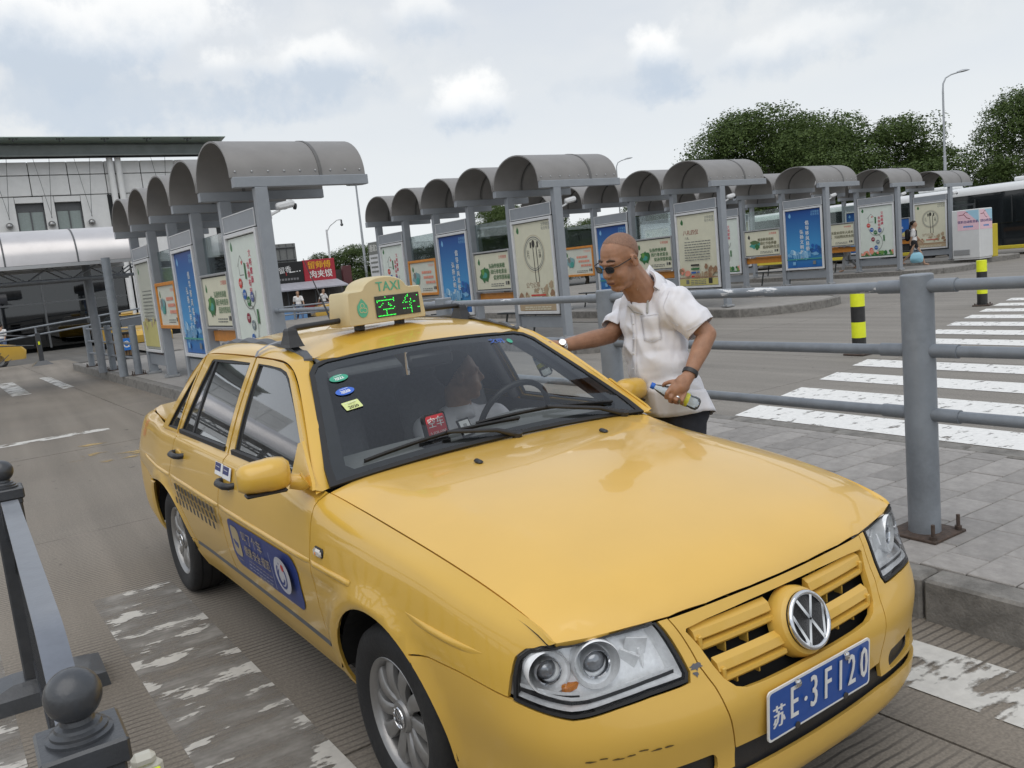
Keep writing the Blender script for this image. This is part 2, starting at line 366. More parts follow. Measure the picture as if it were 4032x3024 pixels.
    bp = n.new('ShaderNodeBump'); bp.inputs['Strength'].default_value = .35; bp.inputs['Distance'].default_value = .004; l.new(h, bp.inputs['Height']); l.new(bp.outputs[0], b.inputs['Normal'])
    return m
m_ground = concrete('ground_concrete', (.10, .095, .088), (.13, .125, .115))
m_lane = concrete('lane_concrete', (.190, .166, .138), (.270, .240, .203), .75, LANE_ROT)
m_yard = concrete('yard_concrete', (.205, .189, .168), (.27, .25, .223), .35)
m_gap = M('joint_dirt', (.03, .028, .025), .95, var=.2)

g = MB(); g.add([(-900, -900, -.03), (900, -900, -.03), (900, 900, -.03), (-900, 900, -.03)], [(0, 1, 2, 3)])
tag(g.build('ground', m_ground), kind='structure')

def slab_road(name, mat, xs, ys, rot, origin):
    """a concrete road whose slabs are separate pieces with open joints"""
    root = MB(); x0, x1, y0, y1 = xs[0], xs[-1], ys[0], ys[-1]
    root.add([(x0, y0, -.014), (x1, y0, -.014), (x1, y1, -.014), (x0, y1, -.014)], [(0, 1, 2, 3)])
    o = root.build(name, m_gap); o.location = origin; o.rotation_euler = (0, 0, rot); tag(o, kind='structure')
    b = MB(); b.box((0, 0, -.006), (1, 1, .012)); me = b.mesh('slab', mat)
    for i in range(len(xs)-1):
        for j in range(len(ys)-1):
            s = link('slab', me, o); s.location = ((xs[i]+xs[i+1])/2, (ys[j]+ys[j+1])/2, random.uniform(-.0015, .0005))
            s.scale = (xs[i+1]-xs[i]-.012, ys[j+1]-ys[j]-.012, 1)
    return o
lane_slabs = [-6.2]+[-1.43+4.25*k for k in range(-2, 12)]
# lane frame: origin on the kerb line at y=2.3, x across (negative = towards the taxis)
slab_road('taxi_lane', m_lane, [-12.4, -8.2, -4.4, -.79, .6], [-9, -4.2, .52, 4.7, 8.9, 13.1, 17.3, 21.5, 25.7, 30], LANE_ROT, (3.2, 2.3, 0))
slab_road('bus_yard', m_yard, [5.2+4.6*k for k in range(11)], [-12+4.6*k for k in range(13)], 0, (0, 0, -.003))

# ------------------------------------------------------------------ painted markings
def worn_paint(name, col, wear, scale=3., soft=.03, dirty=(.2, .185, .165)):
    m = M(name, col, .7, var=.1, scale=25); t, n, l, b = mnode(m); o = n['Material Output']
    p = posn(t); mp = n.new('ShaderNodeMapping'); mp.inputs['Scale'].default_value = (.75, 1.25, 1); mp.inputs['Rotation'].default_value = (0, 0, LANE_ROT); l.new(p, mp.inputs[0])
    a = n.new('ShaderNodeTexNoise'); a.inputs['Scale'].default_value = scale; a.inputs['Detail'].default_value = 8; a.inputs['Roughness'].default_value = .55; l.new(mp.outputs[0], a.inputs['Vector'])
    w = n.new('ShaderNodeTexWave'); w.bands_direction = 'Y'; w.inputs['Scale'].default_value = 8.3; w.inputs['Distortion'].default_value = 1.6; w.inputs['Detail'].default_value = 2; l.new(mp.outputs[0], w.inputs['Vector'])
    ww = n.new('ShaderNodeMath'); ww.operation = 'MULTIPLY_ADD'; l.new(w.outputs['Fac'], ww.inputs[0]); ww.inputs[1].default_value = .028; l.new(a.outputs[0], ww.inputs[2])
    r = n.new('ShaderNodeMapRange'); l.new(ww.outputs[0], r.inputs[0]); r.inputs[1].default_value = wear-soft; r.inputs[2].default_value = wear+soft
    tr = n.new('ShaderNodeBsdfTransparent'); mx = n.new('ShaderNodeMixShader'); l.new(r.outputs[0], mx.inputs[0]); l.new(tr.outputs[0], mx.inputs[1]); l.new(b.outputs[0], mx.inputs[2])
    l.new(mx.outputs[0], o.inputs[0])
    return m
m_white_worn = worn_paint('worn_white_paint', (.56, .54, .50), .575, 4.2, .015)
m_white_film = worn_paint('faded_white_film', (.285, .268, .245), .50, 5, .16)
m_white_mid = worn_paint('scuffed_white_paint', (.60, .585, .55), .47, 5)
m_white_ok = worn_paint('crossing_white_paint', (.76, .755, .735), .385, 9, .05)
m_yellow_worn = worn_paint('worn_yellow_paint', (.42, .30, .13), .60, 2.2)
def sheet(name, pts, mat, z=.003):
    b = MB(); b.add([(x, y, z) for x, y in pts], [tuple(range(len(pts)))]); return tag(b.build(name, mat), kind='structure')
def lane_rect(x0, x1, y0, y1):
    return [(x0+SLANT*(y0-4), y0), (x1+SLANT*(y0-4), y0), (x1+SLANT*(y1-4), y1), (x0+SLANT*(y1-4), y1)]
for x0, x1, y0, y1 in ((-.52, -.06, 1.2, 5.2), (.42, .85, 1.2, 5.25), (1.36, 1.80, 1.2, 5.25)):
    sheet('crossing_stripe', lane_rect(x0, x1, y0, y1), m_white_film, .0015)
    sheet('crossing_stripe', lane_rect(x0, x1, y0, y1), m_white_worn)
sheet('crossing_stripe', lane_rect(2.58, 2.93, -1.5, 1.95), m_white_mid)
sheet('stop_line', lane_rect(-2.6, 1.75, 12.45, 12.72), m_white_mid)
sheet('road_mark', lane_rect(1.2, 1.75, 9.7, 11.6), m_yellow_worn)
sheet('road_mark', lane_rect(.9, 1.15, 10.3, 11.4), m_yellow_worn)
sheet('road_mark', lane_rect(1.2, 1.55, 20.1, 24.4), m_white_mid)
sheet('road_mark', lane_rect(2.15, 2.38, 20.2, 24.6), m_white_mid)
for k in range(12):
    x0 = 6.12+1.02*k; yh = 5.72+(x0-6.2)*.283
    sheet('crossing_stripe', [(x0, yh-4.6), (x0+.52, yh-4.45), (x0+.52, yh+.14), (x0, yh)], m_white_ok, .001)

# ------------------------------------------------------------------ raised pavement with pavers and kerb stones
def paver_mat(name, c1, c2):
    m = M(name, c1, .8, var=.16, scale=18, bump=.25, bscale=160); t, n, l, b = mnode(m)
    oi = n.new('ShaderNodeObjectInfo'); mx = n.new('ShaderNodeMix'); mx.data_type = 'RGBA'; l.new(oi.outputs['Random'], mx.inputs[0]); mx.inputs[6].default_value = (*c1, 1); mx.inputs[7].default_value = (*c2, 1)
    src = b.inputs['Base Color'].links[0].from_node
    l.new(mx.outputs[2], src.inputs[0])
    return m
m_paver = paver_mat('granite_paver', (.245, .232, .22), (.33, .312, .296))
m_kerb = M('kerb_granite', (.21, .20, .185), .85, var=.25, scale=14, bump=.4, bscale=90, dirt=.75, dcol=(.05, .047, .042))
m_kerb_top = M('kerb_top', (.27, .255, .235), .85, var=.2, scale=20, bump=.3, dirt=.3)
m_bed = M('sand_bed', (.055, .05, .045), .95, var=.2)
m_plat = M('platform_top', (.30, .285, .265), .85, var=.14, scale=5, bump=.2, dirt=.25, dcol=(.16, .15, .14))

S0 = lambda y: lane_x(3.2, y, 1.8)              # kerb line of the taxi lane
b = MB(); ys = [-7+2*i for i in range(18)]
for y0, y1 in zip(ys, ys[1:]):
    b.add([(S0(y0)+.1, y0, .135), (5.42, y0, .135), (5.42, y1, .135), (S0(y1)+.1, y1, .135)], [(0, 1, 2, 3)])
walk = tag(b.build('sidewalk', m_bed), kind='structure')
pb = MB(); pb.box((0, 0, 0), (.394, .196, .05), 0, .004); pme = pb.mesh('paver', m_paver)
PY1 = 11.2
row = 0; y = .3
while y < PY1:
    x = S0(y)+.155+(.1 if row % 2 else .0)-.2; xe = 5.28
    while x < xe:
        xa = max(x, S0(y)+.155); xb = min(x+.4, xe)
        if xb-xa > .06:
            p = link('paver', pme, walk); p.location = ((xa+xb)/2, y+.1, .155+random.uniform(-.002, .0015)); p.scale = ((xb-xa)/.4, 1, 1); p.rotation_euler = (random.uniform(-.004, .004), random.uniform(-.004, .004), 0)
        x += .4
    y += .2; row += 1
m_paver_far = M('far_pavers', (.29, .275, .258), .85, var=.1, scale=8, bump=.2)
b = MB(); b.add([(S0(PY1)+.15, PY1+.1, .178), (5.28, PY1+.1, .178), (5.28, 25.5, .178), (S0(25.5)+.15, 25.5, .178)], [(0, 1, 2, 3)])
b.add([(S0(-6)+.15, -6, .178), (5.28, -6, .178), (5.28, .295, .178), (S0(.3)+.15, .295, .178)], [(0, 1, 2, 3)])
b.build('far_paving', m_paver_far, walk)
kb = MB(); kb.box((0, 0, .075), (.15, .99, .21), 0, .012); kme = kb.mesh('kerb_stone', m_kerb, 30)
y = -6.
while y < 25.5:
    s = link('kerb_stone', kme, walk); s.location = (S0(y+.5)+.075, y+.5, random.uniform(-.002, .002)); s.rotation_euler = (0, 0, LANE_ROT)
    if y < 24: s2 = link('kerb_stone', kme, walk); s2.location = (5.36, y+.5, random.uniform(-.002, .002))
    y += 1.
for i in range(4):
    s = link('kerb_stone', kme, walk); s.location = (S0(26)+.5+.9*i, 25.6, 0); s.rotation_euler = (0, 0, R(90))

def platform(X, Y, length=10.2):
    x0, x1 = X-.65, X+2.7; cx, rr = (x0+x1)/2, (x1-x0)/2; yc = Y-1.75+rr*.62
    out = [(x0, Y+length), (x0, yc)]+[(cx-rr*math.cos(math.pi*i/16), yc-rr*.62*math.sin(math.pi*i/16)) for i in range(1, 16)]+[(x1, yc), (x1, Y+length)]
    b = MB(); b.prism([(x, y) for x, y in out], -.02, .168)
    o = tag(b.build('platform', m_plat), kind='structure')
    # kerb stones along the outline
    seg = [Vector((x, y, 0)) for x, y in out]; L_ = [0.]
    for p, q in zip(seg, seg[1:]): L_.append(L_[-1]+(q-p).length)
    def pt(d):
        d = min(max(d, 0), L_[-1]-1e-6)
        for i in range(len(seg)-1):
            if d <= L_[i+1]: return seg[i].lerp(seg[i+1], (d-L_[i])/(L_[i+1]-L_[i]))
    d = 0.; step = .8
    while d < L_[-1]-.4:
        a = pt(d); e = pt(d+step-.012); mid = pt(d+step/2); k = MB(); nsub = 4 if L_[1] < d+step and d < L_[1]+5.5 else 1
        ring = []
        for i in range(nsub+1):
            q = pt(d+(step-.012)*i/nsub); q2 = pt(d+(step-.012)*i/nsub+.02); t_ = (q2-q).normalized() if (q2-q).length > 1e-5 else (e-a).normalized(); nrm = Vector((-t_.y, t_.x, 0))*-1
            ring.append([q+nrm*.012+Vector((0, 0, -.02)), q+nrm*.012+Vector((0, 0, .17)), q+nrm*.0+Vector((0, 0, .182)), q-nrm*.14+Vector((0, 0, .182)), q-nrm*.14+Vector((0, 0, -.02))])
        k.loft(ring, 0, True, True); k.build('kerb_stone', m_kerb, o)
        d += step
    return o
ROWS = [(3.45, 10.93, .985, LANE_ROT), (9.54, 12.89, 1., 0), (15.2, 14.14, 1., 0), (21.47, 15.97, 1., 0), (27.1, 17.34, 1., 0), (32.81, 18.8, 1., 0)]
for X, Y, _, _ in ROWS[1:]: platform(X, Y)
platform(38.4, 20.2) if False else None
# ================================================================== STREET FURNITURE
m_steel = M('blue_grey_paint', (.225, .25, .28), .42, var=.10, scale=9, bump=.08, dirt=.55, dcol=(.10, .11, .125), coat=.15)
m_rail = M('rail_paint', (.20, .222, .25), .38, var=.12, scale=14, bump=.08, bscale=40, dirt=.3, dcol=(.08, .085, .10))
m_rust = M('rusty_steel', (.07, .05, .04), .8, var=.4, scale=30, bump=.4, dirt=.5, dcol=(.12, .06, .03))
m_bolt = M('dark_bolt', (.09, .085, .08), .5, .6, var=.3)
# bare primer flakes where the paint has come off the top rail
def flaked(name, base):
    m = M(name, base, .38, var=.12, scale=14, bump=.08, bscale=40); t, n, l, b = mnode(m)
    p = posn(t); mp = n.new('ShaderNodeMapping'); mp.inputs['Scale'].default_value = (14, 2.6, 14); l.new(p, mp.inputs[0])
    a = n.new('ShaderNodeTexNoise'); a.inputs['Scale'].default_value = 1.; a.inputs['Detail'].default_value = 8; a.inputs['Roughness'].default_value = .65; l.new(mp.outputs[0], a.inputs['Vector'])
    r = n.new('ShaderNodeMapRange'); l.new(a.outputs[0], r.inputs[0]); r.inputs[1].default_value = .615; r.inputs[2].default_value = .625
    src = b.inputs['Base Color'].links[0].from_socket; mx = n.new('ShaderNodeMix'); mx.data_type = 'RGBA'; l.new(r.outputs[0], mx.inputs[0]); l.new(src, mx.inputs[6]); mx.inputs[7].default_value = (.72, .73, .74, 1)
    l.new(mx.outputs[2], b.inputs['Base Color'])
    return m
m_toprail = flaked('flaking_rail_paint', (.20, .222, .25))

RAIL_Y = [2.3+2.165*k for k in (-2, -1, 0, 1, 2, 3)]
rail = thing('railing', 'blue grey three pipe railing with round posts and flaking top pipe along the pavement', 'railing')
def rail_post(o, x, y, h=1.42, z0=.18):
    p = MB(); p.cyl((x, y, z0+.012), (x, y, h-.006), .072, n=32); p.lathe([(.072, 0), (.070, .005), (.062, .008), (0, .009)], (x, y, h-.006), n=32); pp = p.build('post', m_steel, o, 40)
    q = MB(); q.box((x, y, z0+.006), (.26, .26, .014), 0, .003); q.build('base_plate', m_rust, pp)
    for dx in (-1, 1):
        for dy in (-1, 1):
            w = MB(); w.cyl((x+.105*dx, y+.105*dy, z0+.012), (x+.105*dx, y+.105*dy, z0+.085), .009, n=8); w.cyl((x+.105*dx, y+.105*dy, z0+.012), (x+.105*dx, y+.105*dy, z0+.03), .018, n=6)
            w.build('bolt', m_rust, pp)
for y in RAIL_Y: rail_post(rail, lane_x(3.72, y), y)
ends = RAIL_Y+[10.93]
for a, c in zip(ends, ends[1:]):
    for z, mm in ((1.365, m_toprail), (1.065, m_rail), (.765, m_rail)):
        xa, xc = lane_x(3.72, a), lane_x(3.72, c)
        t = MB(); t.cyl((xa, a+.16, z), (xc, c-.16, z), .0265, n=20); pipe = t.build('pipe', mm, rail, 40)
        for s, yy, xx in ((1, a, xa), (-1, c, xc)): t = MB(); t.cyl((xx, yy+s*.05, z), (xx, yy+s*.19, z), .032, n=20); t.build('sleeve', m_rail, pipe, 40)
# bollards
m_by = M('fluorescent_yellow', (.74, .80, .02), .4, var=.06, scale=10, dirt=.12, dcol=(.3, .3, .03)); m_bk = M('bollard_black', (.018, .018, .018), .45, var=.2, dirt=.3, dcol=(.06, .055, .05))
for i, (x, y, lab) in enumerate(((10.06, 7.07, 'yellow and black striped bollard at near end of the zebra crossing'), (16.4, 8.82, 'yellow and black striped bollard farther off beside the crossing, right'))):
    t = thing('bollard', lab, 'bollard', (x, y, 0), .3*i, 'striped bollards at the crossing')
    q = MB(); q.box((0, 0, .012), (.30, .30, .022), 0, .004); q.build('base_plate', m_rust, t)
    for dx in (-.11, .11):
        for dy in (-.11, .11):
            w = MB(); w.cyl((dx, dy, .02), (dx, dy, .055), .011, n=8); w.build('bolt', m_rust, t)
    for k in range(4):
        w = MB(); w.cyl((0, 0, .022+.2095*k), (0, 0, .022+.2095*(k+1)), .0915 if k % 2 else .09, n=28); w.build('band', m_by if k % 2 else m_bk, t, 40)
    w = MB(); w.lathe([(.0915, 0), (.085, .006), (0, .008)], (0, 0, .86), n=28); w.build('cap', m_by, t, 40)

# ------------------------------------------------------------------ posters
I = lambda n, *c: ink(n, c)
i_be, i_wh, i_gr = I('beige', 214, 212, 190), I('white', 232, 232, 226), I('pale', 214, 222, 214)
i_green, i_dk, i_red, i_brown = I('green', 52, 110, 62), I('dark', 60, 58, 54), I('red', 200, 62, 52), I('brown', 150, 118, 92)
i_lb, i_teal, i_grey, i_crim, i_blue = I('lightblue', 120, 175, 215), I('teal', 70, 150, 140), I('grey', 120, 122, 118), I('crimson', 205, 60, 90), I('blue', 40, 96, 170)
i_yel, i_tan, i_pink = I('straw', 196, 188, 120), I('tan', 176, 156, 128), I('pink', 226, 150, 130)
def grad(name, lo, hi, mid=None):
    m = ink(name, lo); t, n, l, b = mnode(m); tcn = n.new('ShaderNodeTexCoord'); sp = n.new('ShaderNodeSeparateXYZ'); l.new(tcn.outputs['Generated'], sp.inputs[0])
    cr = n.new('ShaderNodeValToRGB'); l.new(sp.outputs['Z'], cr.inputs[0]); f = lambda c: (*[((x/255+.055)/1.055)**2.4 for x in c], 1)
    cr.color_ramp.elements[0].color = f(lo); cr.color_ramp.elements[1].color = f(hi)
    if mid: e = cr.color_ramp.elements.new(.3); e.color = f(mid)
    l.new(cr.outputs[0], b.inputs['Base Color']); return m
i_skyb = grad('blue_fade', (30, 95, 165), (18, 66, 140), (70, 150, 205))
PW, PH = 1.26, 1.70
def small_lines(p, u, v, w, n, dv, m, h=.014, seed=0):
    rn = random.Random(seed)
    for i in range(n):
        x = u-w/2
        while x < u+w/2-.03:
            ww = rn.uniform(.05, .13); ww = min(ww, u+w/2-x); p.rect(x+ww/2, v-i*dv, ww, h, m); x += ww+.018
def logo(p, u, v, m): p.blob(u, v, .045, m, 3, 10, .06, .12); p.poly([(u-.03, v+.04), (u+.03, v+.04), (u, v+.085)], m)
def leaves(p, u, v, w, h, ms, seed, n=16):
    rn = random.Random(seed)
    for i in range(n): p.blob(u+rn.uniform(-w, w), v+rn.uniform(0, h), rn.uniform(.03, .08), rn.choice(ms), rn.random(), 9)
def poster(kind):
    p = Print()
    if kind == 'spoon':
        p.rect(0, 0, PW, PH, i_be); logo(p, -.5, .72, i_green); p.text('文明健康\n有你有我', .45, .74, .075, i_grey)
        p.ring(0, .25, .33, .02, i_grey); p.ring(0, .25, .29, .012, i_grey); p.ring(0, .25, .36, .008, i_tan)
        for u, tl in ((-.02, -.30), (.09, -.30)): p.line([(u, .4), (u+.02, tl)], .022, i_dk)
        p.disc(.0, .44, .05, i_dk, .075); p.rect(-.09, .42, .05, .11, i_dk); p.rect(.14, .42, .05, .11, i_dk)
        p.text('公\n勺', -.2, .24, .09, i_dk); p.text('公\n筷', .2, .24, .09, i_dk)
        p.text('公勺公筷', -.12, -.36, .12, i_brown); p.text('病菌走开', .1, -.47, .105, i_brown)
        leaves(p, .3, -.62, .3, .28, [i_tan, i_brown, i_be], 4); leaves(p, -.45, -.66, .15, .14, [i_tan, i_brown], 6, 8); p.rect(.05, -.55, .5, .03, i_red)
        p.rect(0, -.76, PW, .18, i_tan); p.rect(0, -.70, PW, .02, i_brown); small_lines(p, 0, -.78, .9, 2, .04, i_be, .018, 2)
    elif kind == 'blue':
        p.rect(0, 0, PW, PH, i_skyb); logo(p, -.48, .70, i_lb); p.text('文明健康\n有你有我', .42, .72, .075, i_lb)
        p.vtext('倡导移风易俗', .13, .45, .135, i_wh, .003); p.vtext('弘扬文明新风', -.07, .2, .135, i_wh, .003)
        leaves(p, 0, -.52, .62, .14, [i_lb, I('cloud', 190, 220, 235)], 9, 22); leaves(p, .4, -.42, .2, .22, [i_blue, I('deep', 36, 84, 140)], 5, 10)
        for k in range(9): p.rect(-.35+k*.07, -.52+.02*(k % 3), .045, .12+.05*((k*7) % 4), i_lb)
        p.rect(0, -.60, PW, .03, i_teal); p.rect(-.36, -.72, .10, .10, i_lb); p.rect(.36, -.72, .10, .10, i_grey)
    elif kind == 'rites':
        p.rect(0, 0, PW, PH, i_be); logo(p, -.48, .68, i_green); p.text('文明健康\n有你有我', .42, .70, .075, i_grey)
        p.text('八礼四仪', -.2, .42, .13, I('wine', 140, 50, 44), bold=.002); p.text('八礼', -.34, .29, .075, i_dk)
        small_lines(p, .0, .2, .86, 8, .062, i_grey, .02, 11)
        for k, c in enumerate((i_dk, i_green, i_blue, i_red)): p.rect(-.1, -.36-.09*k, .28, .045, c)
        leaves(p, .42, -.62, .18, .24, [i_brown, i_tan], 12, 14); leaves(p, -.45, -.62, .14, .18, [i_tan, i_pink, i_brown], 14, 10)
        for k in range(8): p.rect(-.1+.06*k, -.62, .04, .10+.05*((k*5) % 3), i_tan)
        p.rect(0, -.66, PW, .025, i_brown); p.rect(0, -.77, PW, .16, i_yel); small_lines(p, .0, -.73, .5, 3, .04, i_grey, .02, 5); p.rect(-.36, -.76, .10, .10, i_grey); p.rect(.40, -.75, .12, .12, i_dk)
    elif kind == 'dots':
        p.rect(0, 0, PW, PH, i_gr); logo(p, -.52, .73, i_green)
        p.line([(-.36, .45), (-.2, .6), (-.04, .45)], .014, i_grey); p.line([(-.3, .5), (-.3, .33), (-.12, .33)], .014, i_grey); p.blob(-.16, .5, .03, i_red, 1)
        p.vtext('文明健康', .22, .6, .105, i_crim, .003); p.vtext('有你有我', .11, .44, .105, i_crim, .003); p.rect(-.03, .38, .055, .22, i_green)
        p.ring(0, .15, .30, .014, i_grey, a0=R(190), a1=R(350)); p.ring(-.1, -.38, .32, .014, i_grey, a0=R(-70), a1=R(80))
        for u, v, c in ((-.3, .22, i_red), (-.18, .06, i_blue), (-.04, -.04, i_green), (.13, .02, I('slate', 90, 100, 150)), (-.14, -.27, I('maroon', 140, 40, 60)), (.04, -.37, I('ash', 120, 135, 140)), (-.03, -.56, i_blue), (-.22, -.63, i_red)):
            p.disc(u, v, .072, c); p.text('文明', u, v, .05, i_wh)
        p.rect(.28, -.25, .055, .2, i_green); leaves(p, 0, -.80, .62, .1, [i_green, I('moss', 110, 150, 80), i_pink], 21, 26); p.rect(0, -.835, PW, .03, i_green)
    elif kind == 'grey':
        p.rect(0, 0, PW, PH, I('fog', 190, 192, 180)); logo(p, -.48, .7, i_green); small_lines(p, 0, .3, .8, 10, .07, i_grey, .02, 31)
        p.rect(0, -.55, PW, .5, i_yel); leaves(p, 0, -.45, .5, .2, [i_tan, i_yel], 8)
    return p
SW, SH = 1.36, .74
def board(kind):
    p = Print()
    if kind == 'skyblue':
        p.rect(0, 0, SW, SH, i_blue); p.text('文明健康 有你有我', .0, .02, .1, i_wh); p.rect(0, -.3, SW, .12, i_tan); leaves(p, 0, -.26, .6, .06, [i_red, i_yel], 3); return p
    p.rect(0, 0, SW, SH, i_be if kind != 'orange' else I('ivory', 205, 208, 196)); logo(p, -.52, .2, i_green if kind != 'brown' else i_dk)
    p.text('文明健康', .42, .27, .075, i_red if kind != 'orange' else i_pink); small_lines(p, .15, -.27, .5, 2, .04, i_grey, .02, 3); p.rect(.5, -.26, .06, .07, i_grey); p.rect(.58, -.26, .06, .07, i_dk)
    if kind == 'green':
        for t, u, v in (('弘扬传统美德', .18, .10), ('践行孝老爱亲', .24, -.02), ('促进邻里和谐', .34, -.14)): p.text(t, u, v, .105, i_green, bold=.002)
        p.blob(-.33, -.06, .19, i_green, 5, 18, .15); p.blob(-.31, -.08, .10, i_teal, 7, 14, .07); p.blob(-.38, 0, .07, I('leaf', 100, 150, 70), 8)
    elif kind == 'brown':
        for t, u, v in (('推进移风易俗', .14, .10), ('践行节俭养德', .24, -.02), ('倡导绿色生活', .34, -.14)): p.text(t, u, v, .105, I('olive', 96, 92, 60), bold=.002)
        p.blob(-.3, -.04, .2, i_teal, 5, 18, .11); p.blob(-.3, .03, .18, I('hill', 86, 110, 70), 6, 14, .06); p.blob(-.2, -.1, .09, i_green, 9)
    elif kind == 'flower':
        for t, u, v in (('关爱未成年人成长', .2, .07), ('托起明天的太阳', .28, -.07)): p.text(t, u, v, .115, I('olive', 96, 92, 60), bold=.002)
        p.blob(-.4, -.05, .18, i_green, 4, 16, .16); 
        for k in range(6): p.disc(-.4+.09*math.cos(k), -.05+.09*math.sin(k), .065, i_wh if k % 2 else i_pink)
        p.disc(-.42, -.03, .07, i_red)
    else:
        for k, (u, v) in enumerate(((.18, .12), (.26, 0), (.36, -.12))): small_lines(p, u, v, .5, 1, .1, i_pink, .06, 40+k)
        p.blob(-.38, .0, .19, I('mist', 120, 160, 165), 5, 18, .14); p.blob(-.3, -.08, .10, i_teal, 7); p.blob(-.42, .06, .08, i_grey, 8)
    return p
UV = Matrix(((0, 0, -1, 0), (-1, 0, 0, 0), (0, 1, 0, 0), (0, 0, 0, 1)))      # print space -> a face that looks towards -x
POSTERS = {k: poster(k).mesh('poster', UV) for k in ('spoon', 'blue', 'rites', 'dots', 'grey')}
BOARDS = {k: board(k).mesh('poster', UV) for k in ('green', 'brown', 'flower', 'orange', 'skyblue')}

# ------------------------------------------------------------------ bus shelters
m_post = M('shelter_paint', (.275, .297, .325), .45, var=.06, scale=5, dirt=.2, dcol=(.16, .18, .2), coat=.1)
m_post_dk = M('shelter_dark', (.03, .032, .035), .6, var=.1)  # near-black colour of box casings, board backs and camera fronts
m_cano = M('canopy_sheet', (.24, .232, .225), .5, .1, var=.10, scale=2.2, dirt=.3, dcol=(.2, .19, .18), bump=.06, bscale=300)
m_strip = M('canopy_strip', (.13, .128, .125), .5, .2, var=.1)
m_wfr = M('white_frame', (.66, .67, .68), .4, var=.05, scale=8, dirt=.15, dcol=(.4, .4, .4)); m_alu = M('aluminium_frame', (.45, .46, .47), .35, .5, var=.05)
m_orange = M('orange_paint', (.62, .24, .035), .45, var=.1, scale=8, dirt=.2, dcol=(.4, .16, .03)); m_bench = M('bench_metal', (.06, .065, .065), .4, .5, var=.2)
m_pane = glass('shelter_glass', (.84, .89, .87), .45, 1.45, 0.)
m_cover = M('plinth_cover', (.33, .34, .35), .4, .3, var=.1)
BP = 1.575
_sm = {}
def share(key, fn):
    if key not in _sm: _sm[key] = fn()
    return _sm[key]
def mk_post():
    b = MB(); b.box((0, 0, 1.58), (.17, .12, 2.80), 0, .008); return b.mesh('post', m_post)
def mk_beam():
    b = MB(); b.box((.59, 0, 3.045), (1.86, .115, .13), 0, .006); return b.mesh('beam', m_post)
def canopy_pt(s, t, off=0.):
    a = math.pi*t; y = BP/2-(BP/2-.03+off)*math.cos(a); z = 3.112+(.555+off)*math.sin(a)**.92
    return (-.36+1.88*s, y, z)
def mk_canopy():
    b = MB(); n = 20; sec = []
    for s in (0, 1):
        sec.append([canopy_pt(s, t/n, .012) for t in range(n+1)]+[canopy_pt(s, 1-t/n, -.012) for t in range(n+1)])
    b.loft(sec, 0, True, True); return b.mesh('canopy', m_cano, 40)
def mk_strip():
    b = MB(); n = 20
    for s0 in (.64,): b.loft([[canopy_pt(s0, t/n, .013), ][0:1]+[canopy_pt(s0+.025*k, t/n, .020) for k in (0, 1)]+[canopy_pt(s0+.025, t/n, .013)] for t in range(n+1)])
    b.loft([[canopy_pt(.34, t/n, -.013), canopy_pt(.34, t/n, -.03), canopy_pt(.36, t/n, -.03), canopy_pt(.36, t/n, -.013)][::-1] for t in range(n+1)])
    return b.mesh('seam_strip', m_strip, 40)
def mk_rivets():
    b = MB()
    for k in range(9):
        for t in (.035, .965): b.sphere(canopy_pt(.04+.115*k, t, .014), .014, 8, 4)
    return b.mesh('rivets', m_alu, 60)
def mk_lb_frame():
    b = MB(); w, z0, z1, t = BP-.20, .66, 2.49, .055
    for y, z, dy, dz in ((-w/2+t/2, (z0+z1)/2, t, z1-z0), (w/2-t/2, (z0+z1)/2, t, z1-z0), (0, z0+t/2, w-2*t, t), (0, z1-t/2, w-2*t, t)): b.box((-.085, y, z), (.05, dy, dz), 0, .005)
    return b.mesh('frame', m_wfr)
def mk_lb_body():
    b = MB(); b.box((.0, 0, 1.575), (.125, BP-.17, 1.88), 0, .004); return b.mesh('light_box', m_post_dk)
def mk_header():
    b = MB(); w = BP-.19; b.box((-.01, 0, 2.625), (.15, w, .235), 0, .006)
    for z in (2.735, 2.515): b.box((-.088, 0, z), (.008, w, .014), 1)
    for y in (-w/2+.007, w/2-.007): b.box((-.088, y, 2.625), (.008, .014, .206), 1)
    return b.mesh('header', [m_post, m_wfr])
def mk_apron():
    b = MB(); b.box((0, 0, .50), (.08, BP-.13, .22), 0, .005); return b.mesh('apron', m_post)
def mk_board(orange):
    b = MB(); w, z0, z1, t = BP-.14, 1.14, 1.99, .035 if not orange else .06
    for y, z, dy, dz in ((-w/2+t/2, (z0+z1)/2, t, z1-z0), (w/2-t/2, (z0+z1)/2, t, z1-z0), (0, z0+t/2, w-2*t, t), (0, z1-t/2, w-2*t, t)): b.box((-.07, y, z), (.05, dy, dz), 0, .005)
    b.box((-.045, 0, (z0+z1)/2), (.03, w-.01, z1-z0-.01), 1)
    return b.mesh('board_frame', [m_orange if orange else m_alu, m_post_dk])
def mk_orange():
    b = MB(); b.box((.06, 0, 1.02), (.10, BP-.125, .17), 0, .006); return b.mesh('orange_rail', m_orange)
def mk_pane():
    b = MB(); b.box((.02, 0, 1.9), (.01, BP-.13, 1.35)); return b.mesh('glass_pane', m_pane)
def mk_bench():
    b = MB()
    for x in (-.34, -.26, -.18): b.cyl((x, -BP/2+.05, .62), (x, BP/2-.05, .62), .016, n=8)
    for y in (-.55, .55): b.box((-.25, y, .40), (.03, .04, .42), 0, .004, Matrix.Rotation(.25, 3, 'Y'))
    return b.mesh('bench', m_bench, 40)
def mk_cover():
    b = MB(); b.box((0, 0, .205), (.27, .2, .05), 0, .01); b.cyl((.13, .07, .22), (.13, .07, .26), .03, n=10); b.cyl((-.13, -.07, .22), (-.13, -.07, .26), .03, n=10); return b.mesh('foot_plate', m_cover, 30)
